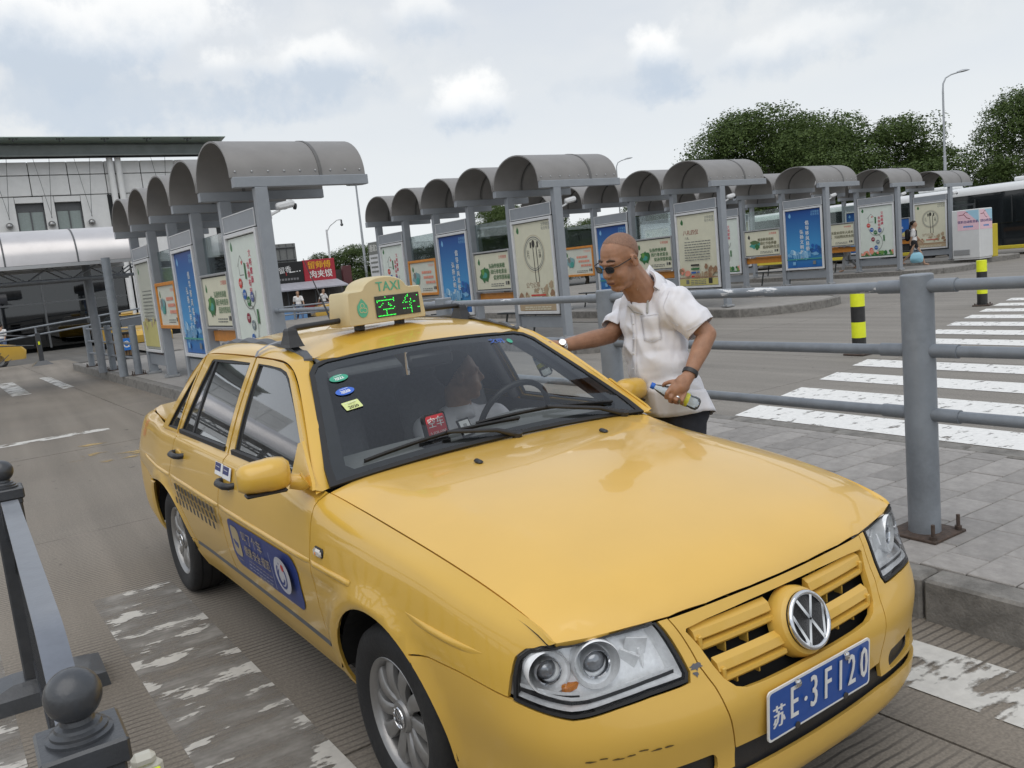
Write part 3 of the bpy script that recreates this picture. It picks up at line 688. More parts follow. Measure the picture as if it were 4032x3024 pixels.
def mk_camera_housing():
    b = MB(); rot = Matrix.Rotation(-.18, 3, 'Y'); b.box((.30, -.02, 2.74), (.26, .10, .10), 0, .03, rot); b.cyl((.42, -.02, 2.72), (.445, -.02, 2.716), .042, n=16, m=1); b.cyl((.09, 0, 2.62), (.22, -.02, 2.68), .018, n=8); b.box((.085, 0, 2.62), (.03, .08, .1), 0, .005)
    return b.mesh('camera', [m_wfr, m_post_dk], 40)
def shelter(i, label, bays, cctv=True):
    X, Y, sc, rz = ROWS[i]
    t = thing('bus_shelter', label, 'bus shelter', (X, Y, 0), rz, 'rows of barrel roofed bus shelters', sc)
    def put(name, key, fn, parent, y=0, x=0):
        o = link(name, share(key, fn), parent); o.location = (x, y, 0); return o
    for k in range(6):
        p = put('post', 'post', mk_post, t, k*BP); put('foot_plate', 'cover', mk_cover, p)
        put('beam', 'beam', mk_beam, t, k*BP)
    for k in range(5):
        c = put('canopy', 'canopy', mk_canopy, t, k*BP); put('seam_strip', 'strip', mk_strip, c)
        if i < 4: put('rivets', 'rivets', mk_rivets, c)
        yc = (k+.5)*BP; kind = bays[k]
        if k % 2 == 0:
            lb = put('light_box', 'lbb', mk_lb_body, t, yc); put('frame', 'lbf', mk_lb_frame, lb); put('header', 'hdr', mk_header, lb); put('apron', 'apron', mk_apron, lb)
            po = link('poster', POSTERS[kind], lb); po.location = (-.068, 0, 1.575)
        else:
            bf = put('notice_board', 'bo' if kind == 'orange' else 'bb', lambda: mk_board(kind == 'orange'), t, yc)
            po = link('poster', BOARDS[kind], bf); po.location = (-.064, 0, 1.565)
            if kind != 'orange': put('orange_rail', 'or', mk_orange, t, yc)
            put('glass_pane', 'pane', mk_pane, t, yc, .03); put('bench', 'bench', mk_bench, t, yc, .75)
    if cctv: put('camera', 'cctv', mk_camera_housing, t)
    return t
shelter(0, 'nearest bus shelter row on the left behind the taxi roof, posters seen edge on', ('dots', 'green', 'blue', 'orange', 'grey'))
shelter(1, 'bus shelter row with spoon and chopsticks poster between roof sign and standing man', ('spoon', 'green', 'blue', 'orange', 'dots'))
shelter(2, 'bus shelter row just right of the man, its front poster beige with text lines', ('rites', 'green', 'blue', 'orange', 'spoon'))
shelter(3, 'bus shelter row whose front poster is deep blue with white vertical lettering', ('blue', 'brown', 'dots', 'green', 'rites'))
shelter(4, 'bus shelter row whose front poster is white with coloured discs', ('dots', 'flower', 'blue', 'brown', 'spoon'))
shelter(5, 'farthest bus shelter row, next to the white vending machines', ('spoon', 'skyblue', 'blue', 'green', 'dots'))

# stop sign panel hung on the second row
t = thing('stop_sign', 'small grey and white passage sign on the far end of the second shelter row', 'sign', (ROWS[1][0], ROWS[1][1]+5*BP, 0))
b = MB(); b.box((-.02, .42, 2.15), (.04, .62, .95), 0, .005); b.build('panel', m_wfr, t)
p = Print(); p.rect(0, .3, .6, .32, i_grey); p.text('通道2', 0, .3, .2, i_wh); small_lines(p, 0, .05, .45, 4, .12, i_grey, .05, 4)
p.build('lettering', t, Matrix.Translation((-.042, .42, 2.15)) @ UV)
b = MB(); b.box((0, .06, 2.4), (.03, .14, .03)); b.box((0, .06, 1.9), (.03, .14, .03)); b.build('bracket', m_post, t)

# ------------------------------------------------------------------ near barrier at the lower left
m_iron = M('charcoal_iron', (.055, .059, .066), .33, .2, var=.12, scale=22, bump=.10, bscale=120, coat=.25, dirt=.3, dcol=(.11, .11, .11))
m_iron_hi = M('iron_sky_sheen', (.17, .185, .215), .3, .3, var=.1, scale=18, bump=.05, coat=.2)  # paler iron for the top rail: sky reflection put into its colour
bar = thing('crowd_barrier', 'charcoal barrier with ball finials and arched top rail at lower left', 'barrier', (.062, 1.576, 0), R(.25))
def finial_post(y, base=True):
    p = MB(); p.box((0, y, .44), (.112, .112, .86), 0, .006); po = p.build('post', m_iron, bar)
    c = MB(); c.box((0, y, .905), (.136, .136, .045), 0, .005); c.box((0, y, .872), (.118, .118, .025), 0, .004); c.build('cap', m_iron, po)
    f = MB(); f.lathe([(.053, 0), (.053, .006), (.046, .009), (.046, .014), (.038, .018), (.036, .023), (.028, .027), (.026, .035)], (0, y, .927), n=28)
    f.lathe([(.046*math.sin(math.pi*k/16), .046*(1-math.cos(math.pi*k/16))) for k in range(1, 17)], (0, y, .954), n=28); f.build('ball_finial', m_iron, po, 35)
    q = MB(); q.loft([[(-.26, y-.14, 0), (.26, y-.14, 0), (.26, y+.14, 0), (-.26, y+.14, 0)], [(-.25, y-.13, .06), (.25, y-.13, .06), (.25, y+.13, .06), (-.25, y+.13, .06)], [(-.10, y-.07, .10), (.10, y-.07, .10), (.10, y+.07, .10), (-.10, y+.07, .10)]], 0, True, True)
    q.build('foot', m_iron, po)
SP = 2.57
for y in (0, SP, -SP): finial_post(y)
def arch(y0, y1, zt, zb, w, h, name, mat):
    b = MB(); rows = []; n = 36
    for i in range(n+1):
        s = i/n; y = y0+(y1-y0)*s; e = min(s, 1-s)*2; z = zb+(zt-zb)*math.sin(min(e/.42, 1)*math.pi/2)**.8
        rows.append([(-w/2, y, z), (w/2, y, z), (w/2, y, z-h), (-w/2, y, z-h)])
    b.loft(rows, 0, True, True); return b.build(name, mat, bar, 50)
for y0 in (0, -SP):
    arch(y0+.05, y0+SP-.05, .965, .72, .056, .012, 'top_rail', m_iron_hi); arch(y0+.05, y0+SP-.05, .935, .69, .03, .02, 'rail', m_iron)
    arch(y0+.05, y0+SP-.05, .80, .58, .03, .02, 'rail', m_iron)
    b = MB(); b.box((0, y0+SP/2, .16), (.03, SP-.1, .03)); b.build('rail', m_iron, bar)
    for k in range(1, 16):
        y = y0+SP*k/16; s = k/16; e = min(s, 1-s)*2; z = .57+.22*math.sin(min(e/.42, 1)*math.pi/2)**.8
        b = MB(); b.box((0, y, (z+.16)/2), (.02, .02, z-.16)); b.build('bar', m_iron, bar)
m_cream = M('cream_plastic', (.62, .60, .52), .5, var=.06)
de = thing('delineator', 'cream reflector post with fluorescent yellow panel behind the ball finial post', 'reflector', (.185, 1.93, 0))
b = MB(); b.box((0, 0, .33), (.075, .03, .66), 0, .012); b.box((0, 0, .665), (.05, .035, .03), 0, .01); b.build('body', m_cream, de)
b = MB(); b.box((.004, -.017, .59), (.05, .006, .11), 0, .002); b.build('reflector', M('reflector_yellow_glow', (.72, .86, .02), .35, emit=(.6, .8, .02, .15)), de)  # slight emission added so the yellow panel glows; it is no lamp
b = MB(); b.box((0, 0, .02), (.16, .12, .04), 0, .01); b.build('foot', m_bk, de)
# ================================================================== TAXI: body surfaces (x forward from the front axle, y to the left, z up)
import numpy as np
WHEELS = (0., -2.656)
def _side(x, ys, zs): return [(x, y, z) for y, z in zip(ys, zs)]
_Z = (.25, .33, .44, .54, .64, .722, .905, .952)
NET = [
 [(.895, 0, .20), (.950, 0, .27), (.945, 0, .39), (.957, 0, .51), (.925, 0, .60), (.895, 0, .66), (.868, 0, .71), (.850, 0, .742)],
 [(.892, .20, .20), (.946, .20, .27), (.940, .20, .39), (.952, .20, .51), (.918, .20, .60), (.888, .20, .66), (.862, .20, .71), (.843, .20, .742)],
 [(.872, .40, .20), (.925, .40, .27), (.920, .40, .39), (.934, .40, .51), (.898, .40, .60), (.868, .40, .66), (.843, .40, .71), (.822, .405, .740)],
 [(.825, .56, .20), (.878, .565, .27), (.874, .57, .39), (.888, .57, .51), (.860, .565, .60), (.834, .56, .66), (.810, .555, .71), (.789, .55, .744)],
 [(.742, .675, .205), (.792, .70, .28), (.792, .705, .39), (.804, .712, .505), (.790, .700, .60), (.775, .692, .66), (.764, .69, .712), (.750, .690, .750)],
 [(.645, .735, .215), (.668, .765, .29), (.668, .77, .40), (.674, .782, .51), (.660, .772, .61), (.652, .762, .68), (.660, .738, .745), (.672, .705, .785)],
 [(.48, .762, .225), (.48, .792, .30), (.48, .80, .41), (.48, .81, .52), (.48, .808, .63), (.48, .798, .70), (.48, .770, .785), (.48, .716, .828)],
 _side(.25, (.768, .80, .82, .828, .83, .822, .787, .722), (.235, .31, .425, .53, .64, .712, .825, .860)),
 _side(0., (.768, .80, .825, .833, .838, .838, .797, .724), (.24, .32, .435, .535, .64, .716, .848, .884)),
 _side(-.25, (.755, .792, .822, .836, .843, .846, .803, .725), (.245, .325, .44, .54, .64, .72, .868, .905)),
 _side(-.45, (.748, .785, .818, .836, .845, .85, .812, .752), (.25, .33, .44, .54, .64, .722, .890, .938)),
 _side(-.75, (.745, .782, .815, .835, .845, .852, .817, .783), _Z),
 _side(-1.1, (.745, .782, .815, .835, .845, .852, .818, .786), _Z),
 _side(-1.5, (.745, .782, .815, .835, .845, .852, .818, .786), _Z),
 _side(-2.0, (.748, .785, .817, .836, .846, .852, .817, .785), _Z),
 _side(-2.4, (.760, .80, .828, .842, .848, .851, .814, .780), (.25, .33, .44, .545, .645, .73, .905, .953)),
 _side(-2.75, (.770, .808, .832, .842, .846, .846, .804, .758), (.25, .33, .44, .55, .65, .738, .908, .955)),
 _side(-3.1, (.760, .795, .815, .824, .826, .822, .772, .71), (.255, .335, .445, .555, .655, .742, .910, .957)),
 _side(-3.42, (.745, .778, .792, .796, .796, .790, .738, .672), (.26, .34, .45, .56, .66, .745, .912, .960)),
 [(-3.60, .70, .265), (-3.64, .73, .34), (-3.65, .74, .45), (-3.65, .74, .56), (-3.63, .735, .66), (-3.62, .725, .75), (-3.60, .67, .912), (-3.57, .60, .960)],
 [(-3.69, .55, .265), (-3.735, .56, .34), (-3.75, .565, .45), (-3.75, .565, .56), (-3.72, .56, .66), (-3.70, .55, .75), (-3.67, .50, .912), (-3.63, .45, .962)],
 [(-3.72, 0, .265), (-3.765, 0, .34), (-3.78, 0, .45), (-3.78, 0, .56), (-3.75, 0, .66), (-3.73, 0, .75), (-3.70, 0, .915), (-3.66, 0, .965)],
]
NETA = np.array(NET, float)
# mirror a ghost column at both centre lines so that the surface crosses y=0 squarely
_g0 = NETA[1].copy(); _g0[:, 1] *= -1; _g1 = NETA[-2].copy(); _g1[:, 1] *= -1
NETX = np.concatenate([_g0[None], NETA, _g1[None]])
NETX = np.concatenate([2*NETX[:, :1]-NETX[:, 1:2], NETX, 2*NETX[:, -1:]-NETX[:, -2:-1]], 1)
NC, NL = NETA.shape[:2]
def _w(t): return np.stack([-.5*t+t*t-.5*t**3, 1-2.5*t*t+1.5*t**3, .5*t+2*t*t-1.5*t**3, -.5*t*t+.5*t**3], -1)
def flare(p):
    p = p.copy(); sg = np.sign(p[..., 1]); a = np.abs(p[..., 1])
    for wx in WHEELS:
        r = np.hypot(p[..., 0]-wx, p[..., 2]-.30); k = .020*np.exp(-((r-.375)/.040)**2)*np.clip((p[..., 2]-.2)/.15, 0, 1)*(a > .6)
        a = a+k
    p[..., 1] = np.where(sg == 0, 0, sg)*a
    return p
def girdle(u, v):
    u = np.clip(np.asarray(u, float), 0, NC-1-1e-9); v = np.clip(np.asarray(v, float), 0, NL-1-1e-9)
    i = u.astype(int); j = v.astype(int); wu = _w(u-i); wv = _w(v-j); out = np.zeros(u.shape+(3,))
    for a in range(4):
        for b in range(4): out += (wu[..., a]*wv[..., b])[..., None]*NETX[i+a, j+b]
    return flare(out)
_S = np.concatenate([[0], np.cumsum(np.linalg.norm(np.diff(NETA[:, 4], axis=0), axis=1))])
_H = np.array([0, .085, .195, .30, .395, .475, .63, .72])
def sh2p(sh): sh = np.asarray(sh, float); return girdle(np.interp(sh[..., 0], _S, np.arange(NC)), np.interp(sh[..., 1], _H, np.arange(NL)))
_gs, _gh = np.meshgrid(np.linspace(0, _S[-1], 420), np.linspace(0, _H[-1], 70), indexing='ij'); _GSH = np.stack([_gs, _gh], -1).reshape(-1, 2); _GP = sh2p(_GSH)
def inv(pts, axes, smin=-1, smax=99):
    """(s, h) on the body side where the given coordinates match"""
    pts = np.atleast_2d(np.asarray(pts, float)); ok = (_GSH[:, 0] >= smin) & (_GSH[:, 0] <= smax); G = _GSH[ok]; Q = _GP[ok][:, axes]; res = []
    for p in pts: res.append(G[np.argmin(((Q-p)**2).sum(1))])
    x = np.array(res)
    for _ in range(8):
        f = sh2p(x)[:, axes]-pts; e = 1e-4
        ja = (sh2p(x+[e, 0])[:, axes]-sh2p(x)[:, axes])/e; jb = (sh2p(x+[0, e])[:, axes]-sh2p(x)[:, axes])/e
        J = np.stack([ja, jb], -1); JT = np.swapaxes(J, 1, 2); A = JT @ J+1e-7*np.eye(2); st = np.linalg.solve(A, (JT @ f[..., None]))[..., 0]
        x = np.clip(x-np.clip(st, -.05, .05), [0, 0], [_S[-1], _H[-1]])
    return x
S_FRONT = float(_S[5])
def side(*pts): return inv([(p[0], p[1]) for p in pts], [0, 2], smin=float(_S[4])-.02, smax=float(_S[19]))
def front(*pts): return inv([(p[0], p[1]) for p in pts], [1, 2], smax=float(_S[5])-.02)
def near(*pts): return inv(pts, [0, 1, 2])
# hood, roof and greenhouse
_L7 = girdle(np.linspace(3.6, 10.2, 200), np.full(200, NL-1.)); _o = np.argsort(_L7[:, 0])
def edge_z(x): return np.interp(x, _L7[_o, 0], _L7[_o, 2])
def edge_y(x): return np.interp(x, _L7[_o, 0], _L7[_o, 1])
def cspl(x, xs, ys):
    """smooth interpolation through a short table"""
    xs = np.asarray(xs, float); ys = np.asarray(ys, float); x = np.clip(x, xs[0], xs[-1]); i = np.clip(np.searchsorted(xs, x)-1, 0, len(xs)-2)
    d = np.gradient(ys, xs); h = xs[i+1]-xs[i]; t = (x-xs[i])/h
    return (1+2*t)*(1-t)**2*ys[i]+t*(1-t)**2*h*d[i]+t*t*(3-2*t)*ys[i+1]+t*t*(t-1)*h*d[i+1]
def hood(xy):
    xy = np.asarray(xy, float); x, y = xy[..., 0], np.abs(xy[..., 1])
    zc = cspl(x, (-.6, -.45, -.16, .16, .40, .60, .72, .80, .86), (.958, .960, .962, .944, .912, .872, .842, .818, .798))
    cr = cspl(x, (-.6, -.16, .16, .475, .708, .86), (.57, .555, .525, .485, .455, .43)); ez = edge_z(x)-.25*np.clip(x-.74, 0, 1)
    ze = np.minimum(ez, zc-.003); zk = zc-.30*(zc-ze); ye = np.maximum(edge_y(x), cr+.05)
    zi = zc-(zc-zk)*(y/cr)**2.2
    t = np.clip((y-cr)/(ye-cr), 0, 1.05); zo = zk-(zk-ze)*(.45*t+.55*t*t)
    k = .5+.5*np.tanh((y-cr)/.022); z = zi*(1-k)+zo*k
    xf = cspl(y, (0, .12, .28, .40, .438, .48, .545, .62, .70), (.850, .847, .837, .825, .816, .807, .791, .771, .745)); zf = cspl(y, (0, .4, .7), (.745, .744, .748))
    d = np.maximum(xf-x, 0); z = zf+(z-zf)*(1-np.exp(-(d/.038)**.9))
    return np.stack([x, xy[..., 1], z], -1)
def roof(xy):
    xy = np.asarray(xy, float); x, y = xy[..., 0], np.abs(xy[..., 1])
    zc = cspl(x, (-2.5, -2.35, -2.1, -1.8, -1.5, -1.25, -1.1, -.98), (1.335, 1.38, 1.418, 1.434, 1.432, 1.408, 1.376, 1.343))
    return np.stack([x, xy[..., 1], zc-.034*(y/.505)**2.4*np.clip((zc-1.325)/.08, .15, 1)], -1)
def gy(z): return .787-.47*(z-.945)+.010*np.sin(np.clip((z-.945)/.4, 0, 1)*np.pi)
def gside(xz):
    xz = np.asarray(xz, float); return np.stack([xz[..., 0], gy(xz[..., 1]), xz[..., 1]], -1)
def wind(st):
    """windscreen: s in -1..1 across, t in 0..1 upwards"""
    st = np.asarray(st, float); s, t = st[..., 0], st[..., 1]
    b = np.stack([-.447-.060*(1-s*s), .732*s, .955+.010*(1-s*s)], -1); p = np.stack([-1.004+.010*(1-s*s), .538*s, 1.322+.012*(1-s*s)], -1)
    q = b*(1-t)[..., None]+p*t[..., None]; bow = .022*np.sin(np.pi*t)*(1-.75*s*s)+.012*(1-s*s)
    return q+bow[..., None]*np.array([.58, 0, .81])
def rearw(st):
    st = np.asarray(st, float); s, t = st[..., 0], st[..., 1]
    b = np.stack([-2.86-.05*(1-s*s), .655*s, .975+.01*(1-s*s)], -1); p = np.stack([-2.36-.03*(1-s*s), .498*s, 1.352+.02*(1-s*s)], -1)
    return b*(1-t)[..., None]+p*t[..., None]
# ================================================================== TAXI: panels and parts
def paint(name, col, rough=.28, coat=.8, dirt=0.):
    m = M(name, col, rough, var=.035, scale=2.5, coat=coat, dirt=0); t, n, l, b = mnode(m)
    src = b.inputs['Base Color'].links[0].from_socket; tcn = n.new('ShaderNodeTexCoord')
    if dirt > 0:   # road grime on the lower flanks and smudges
        sp = n.new('ShaderNodeSeparateXYZ'); l.new(tcn.outputs['Object'], sp.inputs[0])
        nz = n.new('ShaderNodeTexNoise'); nz.inputs['Scale'].default_value = 5; nz.inputs['Detail'].default_value = 8; l.new(tcn.outputs['Object'], nz.inputs['Vector'])
        rz = n.new('ShaderNodeMapRange'); l.new(sp.outputs['Z'], rz.inputs[0]); rz.inputs[1].default_value = .62; rz.inputs[2].default_value = .22; rz.inputs[3].default_value = 0; rz.inputs[4].default_value = 1
        a = n.new('ShaderNodeMath'); a.operation = 'MULTIPLY_ADD'; l.new(nz.outputs[0], a.inputs[0]); a.inputs[1].default_value = .9; l.new(rz.outputs[0], a.inputs[2])
        r = n.new('ShaderNodeMapRange'); l.new(a.outputs[0], r.inputs[0]); r.inputs[1].default_value = .55; r.inputs[2].default_value = 1.5; r.inputs[4].default_value = dirt
        mx = n.new('ShaderNodeMix'); mx.data_type = 'RGBA'; l.new(r.outputs[0], mx.inputs[0]); l.new(src, mx.inputs[6]); mx.inputs[7].default_value = (.27, .19, .07, 1); l.new(mx.outputs[2], b.inputs['Base Color'])
        rr = n.new('ShaderNodeMapRange'); l.new(r.outputs[0], rr.inputs[0]); rr.inputs[3].default_value = rough; rr.inputs[4].default_value = .7; l.new(rr.outputs[0], b.inputs['Roughness'])
        rc = n.new('ShaderNodeMapRange'); l.new(r.outputs[0], rc.inputs[0]); rc.inputs[3].default_value = coat; rc.inputs[4].default_value = 0.; l.new(rc.outputs[0], b.inputs['Coat Weight'])
    return m
YEL = (.66, .405, .058)
m_yel = paint('taxi_yellow', YEL, .32, .75, .40); m_hoodp = paint('taxi_yellow_hood_skylit', (.735, .455, .095), .30, .6); m_bump = paint('bumper_yellow', (.655, .405, .072), .40, .4, .3)  # hood copy is paler: sky reflection put into its yellow
m_blk = M('black_rubber', (.014, .014, .015), .55, var=.15, scale=20); m_plast = M('black_plastic', (.022, .022, .024), .4, var=.12, scale=25, bump=.1, bscale=300)
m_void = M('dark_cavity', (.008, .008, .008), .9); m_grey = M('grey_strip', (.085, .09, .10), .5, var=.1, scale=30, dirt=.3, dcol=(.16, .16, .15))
m_chrome = M('chrome', (.72, .73, .75), .08, 1., var=.04); m_refl = M('lamp_reflector_skywhite', (.88, .89, .90), .22, .12, var=.12, scale=55, spec=1.); m_silver = M('wheel_silver', (.36, .355, .35), .38, .75, var=.08, scale=14, dirt=.35, dcol=(.14, .125, .11))  # near-white of the lamp reflector stands in for chrome mirroring the sky
m_tyre = M('tyre_rubber', (.016, .016, .017), .75, var=.2, scale=12, bump=.2, dirt=.4, dcol=(.05, .046, .04))
m_lens = glass('lamp_lens', (.97, .98, .99), .40, 1.4); m_wsg = glass('windscreen_glass', (.82, .85, .85), .70, 1.5, 0.); m_sideg = glass('side_glass', (.42, .46, .46), 1.1, 1.5, .06)
m_int = M('cabin_grey', (.13, .135, .14), .75, var=.1, scale=14, bump=.15); m_seat = M('seat_fabric', (.17, .175, .185), .9, var=.15, scale=40, bump=.3, bscale=200); m_dash = M('dashboard_vinyl', (.27, .28, .285), .6, var=.08, scale=20, bump=.2, bscale=400)

taxi = thing('taxi', 'yellow sedan taxi with roof sign in the foreground', 'taxi', (1.730, 2.3565, 0), R(1.875)-math.pi/2)

def pip(pts, poly):
    x, y = pts[:, 0], pts[:, 1]; inside = np.zeros(len(pts), bool); q = np.asarray(poly)
    for (x0, y0), (x1, y1) in zip(q, np.roll(q, -1, 0)):
        c = ((y0 > y) != (y1 > y)); inside ^= c & (x < (x1-x0)*(y-y0)/((y1-y0) if y1 != y0 else 1e-12)+x0)
    return inside
def densify(poly, step):
    out = []; q = np.asarray(poly, float)
    for a, b in zip(q, np.roll(q, -1, 0)):
        n = max(1, int(np.ceil(np.hypot(*(b-a))/step))); out += [a+(b-a)*k/n for k in range(n)]
    return np.array(out)
def smooth_poly(pts, it=2):
    """round the corners of an outline a little (Chaikin)"""
    q = np.asarray(pts, float)
    for _ in range(it): q = np.concatenate([[a*.8+b*.2, a*.2+b*.8] for a, b in zip(q, np.roll(q, -1, 0))])
    return q
def trimmed(fn, outer, holes=(), step=.035, side=1, thick=.012, off=0., both=False, es=None):
    """mesh data of a trimmed surface patch with a turned-in edge and analytic normals"""
    loops = [densify(outer, es or step)]+[densify(h, es or step) for h in holes]
    V = np.concatenate(loops); edges = []; o = 0
    for lp in loops: n = len(lp); edges += [(o+i, o+(i+1) % n) for i in range(n)]; o += n
    mn, mx = loops[0].min(0), loops[0].max(0)
    gx, gyy = np.meshgrid(np.arange(mn[0]+step*.5, mx[0], step), np.arange(mn[1]+step*.5, mx[1], step), indexing='ij'); G = np.stack([gx.ravel(), gyy.ravel()], 1)
    if len(G):
        ok = pip(G, loops[0])
        for h in loops[1:]: ok &= ~pip(G, h)
        d = np.full(len(G), 9.)
        for k in range(0, len(V), 400): d = np.minimum(d, np.sqrt(((G[:, None]-V[None, k:k+400])**2).sum(2)).min(1))
        G = G[ok & (d > step*.45)]; P2 = np.concatenate([V, G]) if len(G) else V
    else: P2 = V
    r = delaunay_2d_cdt([Vector(p) for p in P2], edges, [], 0, 1e-6); v2 = np.array([tuple(p) for p in r[0]]); tri = [f for f in r[2] if len(f) == 3]
    c = np.array([v2[list(f)].mean(0) for f in tri]); ok = pip(c, loops[0])
    for h in loops[1:]: ok &= ~pip(c, h)
    tri = np.array([f for f, k in zip(tri, ok) if k])
    e = 1e-4; P = fn(v2); du = fn(v2+[e, 0])-fn(v2-[e, 0]); dv = fn(v2+[0, e])-fn(v2-[0, e]); Nn = np.cross(du, dv); Nn /= np.maximum(np.linalg.norm(Nn, axis=1), 1e-12)[:, None]
    ref = P-np.array([-1.3, 0, .55]); ref[:, 0] *= .45
    if (Nn*ref).sum() < 0: Nn = -Nn
    P = P+Nn*off
    if side < 0: P = P*[1, -1, 1]; Nn = Nn*[1, -1, 1]
    fn0 = np.cross(P[tri[:, 1]]-P[tri[:, 0]], P[tri[:, 2]]-P[tri[:, 0]]); fl = (fn0*Nn[tri[:, 0]]).sum(1) < 0; tri[fl] = tri[fl][:, ::-1]
    vs = [tuple(p) for p in P]; ns = [tuple(n) for n in Nn]; fs = [tuple(int(i) for i in f) for f in tri]
    if thick > 0:
        cnt = {}
        for f in fs:
            for a, b in zip(f, f[1:]+f[:1]): cnt[(a, b)] = 1
        for (a, b) in list(cnt):
            if (b, a) in cnt: continue
            ed = P[b]-P[a]; on = np.cross(ed, Nn[a]); on /= max(np.linalg.norm(on), 1e-9); i = len(vs)
            vs += [tuple(P[a]), tuple(P[b]), tuple(P[b]-Nn[b]*thick), tuple(P[a]-Nn[a]*thick)]; ns += [tuple(on)]*4; fs.append((i+1, i, i+3, i+2))
    return vs, fs, ns
def nmesh(name, parts, mat):
    vs, fs, ns = [], [], []
    for a, b, c in parts: o = len(vs); vs += a; fs += [tuple(i+o for i in f) for f in b]; ns += c
    me = bpy.data.meshes.new(name); me.from_pydata(vs, [], fs); me.materials.append(mat)
    me.polygons.foreach_set('use_smooth', [True]*len(me.polygons)); me.update(); me.normals_split_custom_set_from_vertices(ns); return me
def panel(name, fn, outer, mat, parent=taxi, holes=(), step=.035, sides=(1, -1), merge=False, **k):
    obs = []
    if merge: return link(name, nmesh(name, [trimmed(fn, outer, holes, step, s, **k) for s in sides], mat), parent)
    for s in sides: obs.append(link(name, nmesh(name, [trimmed(fn, outer, holes, step, s, **k)], mat), parent))
    return obs
def arc(cx, cz, r, a0, a1, n=18): return [(cx+r*math.cos(R(a0+(a1-a0)*i/n)), cz+r*math.sin(R(a0+(a1-a0)*i/n))) for i in range(n+1)]
HM = float(_H[-1]); G_ = .0022
def top(x): return tuple(inv([(x, edge_z(x) if x > -.45 else .95)], [0, 2], float(_S[3]), float(_S[19]))[0])
def sx(x): # s of a given x along the top edge
    us = np.linspace(4, 18, 600); p = girdle(us, np.full(600, NL-1.)); i = np.argsort(p[:, 0]); return float(np.interp(np.interp(x, p[i, 0], us[i]), np.arange(NC), _S))
AF, AR = (.03, .295, .372), (-2.605, .295, .378)
# ---- fender
HLo = [(.438, .72), (.412, .42), (.421, .40), (.439, .399), (.528, .397), (.615, .388), (.683, .378), (.723, .374), (.877, .388), (.87, .463), (.866, .532), (.845, .596), (.803, .65), (.721, .706)]
bseam = [(1.29, .365), (1.212, .378), (1.086, .385), (.897, .388)]
fo = [(s, h+G_) for s, h in bseam]+[(.879, .463), (.874, .535), (.852, .602), (.808, .658), (.735, HM)]
fo += [(s, HM) for s in np.linspace(.77, sx(-.425), 24)]
fo += [tuple(q) for q in side((-.432, .90), (-.432, .84), (-.426, .78), (-.422, .715), (-.422, .64), (-.420, .58), (-.418, .48), (-.40, .40), (-.385, .30))]
fo += [tuple(q) for q in side((-.365, .262))]+[tuple(q) for q in side(*arc(*AF, 184, 52, 22))]
panel('front_fender', sh2p, fo, m_yel, es=.02)
# ---- doors
fd = [(sx(-.437)+G_, HM)]+[(s, HM) for s in np.linspace(sx(-.5), sx(-1.442), 10)]+[tuple(q) for q in side((-1.462, .90), (-1.49, .82), (-1.496, .736), (-1.496, .66), (-1.496, .55), (-1.494, .415), (-1.2, .411), (-.8, .411), (-.42, .413), (-.424, .48), (-.426, .58), (-.428, .64), (-.428, .715), (-.432, .78), (-.438, .84), (-.438, .90))]
panel('front_door', sh2p, fd, m_yel)
rs = [(-2.335, .90), (-2.36, .82), (-2.385, .745), (-2.36, .68), (-2.30, .615), (-2.215, .52), (-2.165, .43), (-2.15, .412)]
rd = [(sx(-1.453)+.0, HM)]+[(s, HM) for s in np.linspace(sx(-1.6), sx(-2.315), 8)]+[tuple(q) for q in side(*rs)]+[tuple(q) for q in side((-1.8, .412), (-1.503, .415), (-1.503, .55), (-1.503, .66), (-1.503, .736), (-1.497, .82), (-1.469, .90))]
panel('rear_door', sh2p, rd, m_yel)
# ---- rear quarter, rear bumper, sill
rb = [(-2.98, .635), (-3.2, .66), (-3.45, .665)]
e_s = float(_S[-1])
qd = [(sx(-2.323), HM)]+[(s, HM) for s in np.linspace(sx(-2.5), float(_S[19]), 10)]+[(s, HM) for s in np.linspace(float(_S[19])+.05, e_s, 8)]+[(e_s, .42), (float(_S[20]), .42), (float(_S[19]), .415)]
qd += [tuple(q) for q in side((-3.45, .669), (-3.2, .664), (-2.985, .638))]+[tuple(q) for q in side(*arc(*AR, 112, 18, 18)[::1])][4:]+[tuple(q) for q in side((-2.172, .4115), (-2.178, .43), (-2.228, .512), (-2.308, .612), (-2.366, .678), (-2.392, .745), (-2.366, .82), (-2.341, .90))]
qd2 = [q for q in qd]
panel('rear_quarter', sh2p, qd2, m_yel, es=.03)
rbp = [tuple(q) for q in side(*arc(*AR, 178, 118, 12))]+[tuple(q) for q in side(*rb)]+[(float(_S[19]), .41), (float(_S[20]), .415), (e_s, .415), (e_s, 0.), (float(_S[19]), 0.)]+[tuple(q) for q in side((-3.3, .262), (-3.0, .258))]
panel('rear_bumper', sh2p, rbp, m_bump, merge=True)
sl_ = [tuple(q) for q in side(*arc(*AF, 198, 186, 3))]+[tuple(q) for q in side((-.385, .303), (-.405, .405), (-.8, .406), (-1.5, .408), (-2.17, .407))]+[tuple(q) for q in side(*arc(*AR, 17, -6, 6))]
sl_ += [(s, 0.002) for s in np.linspace(sx(-2.24), sx(-.36), 14)]
panel('sill', sh2p, sl_, m_bump)
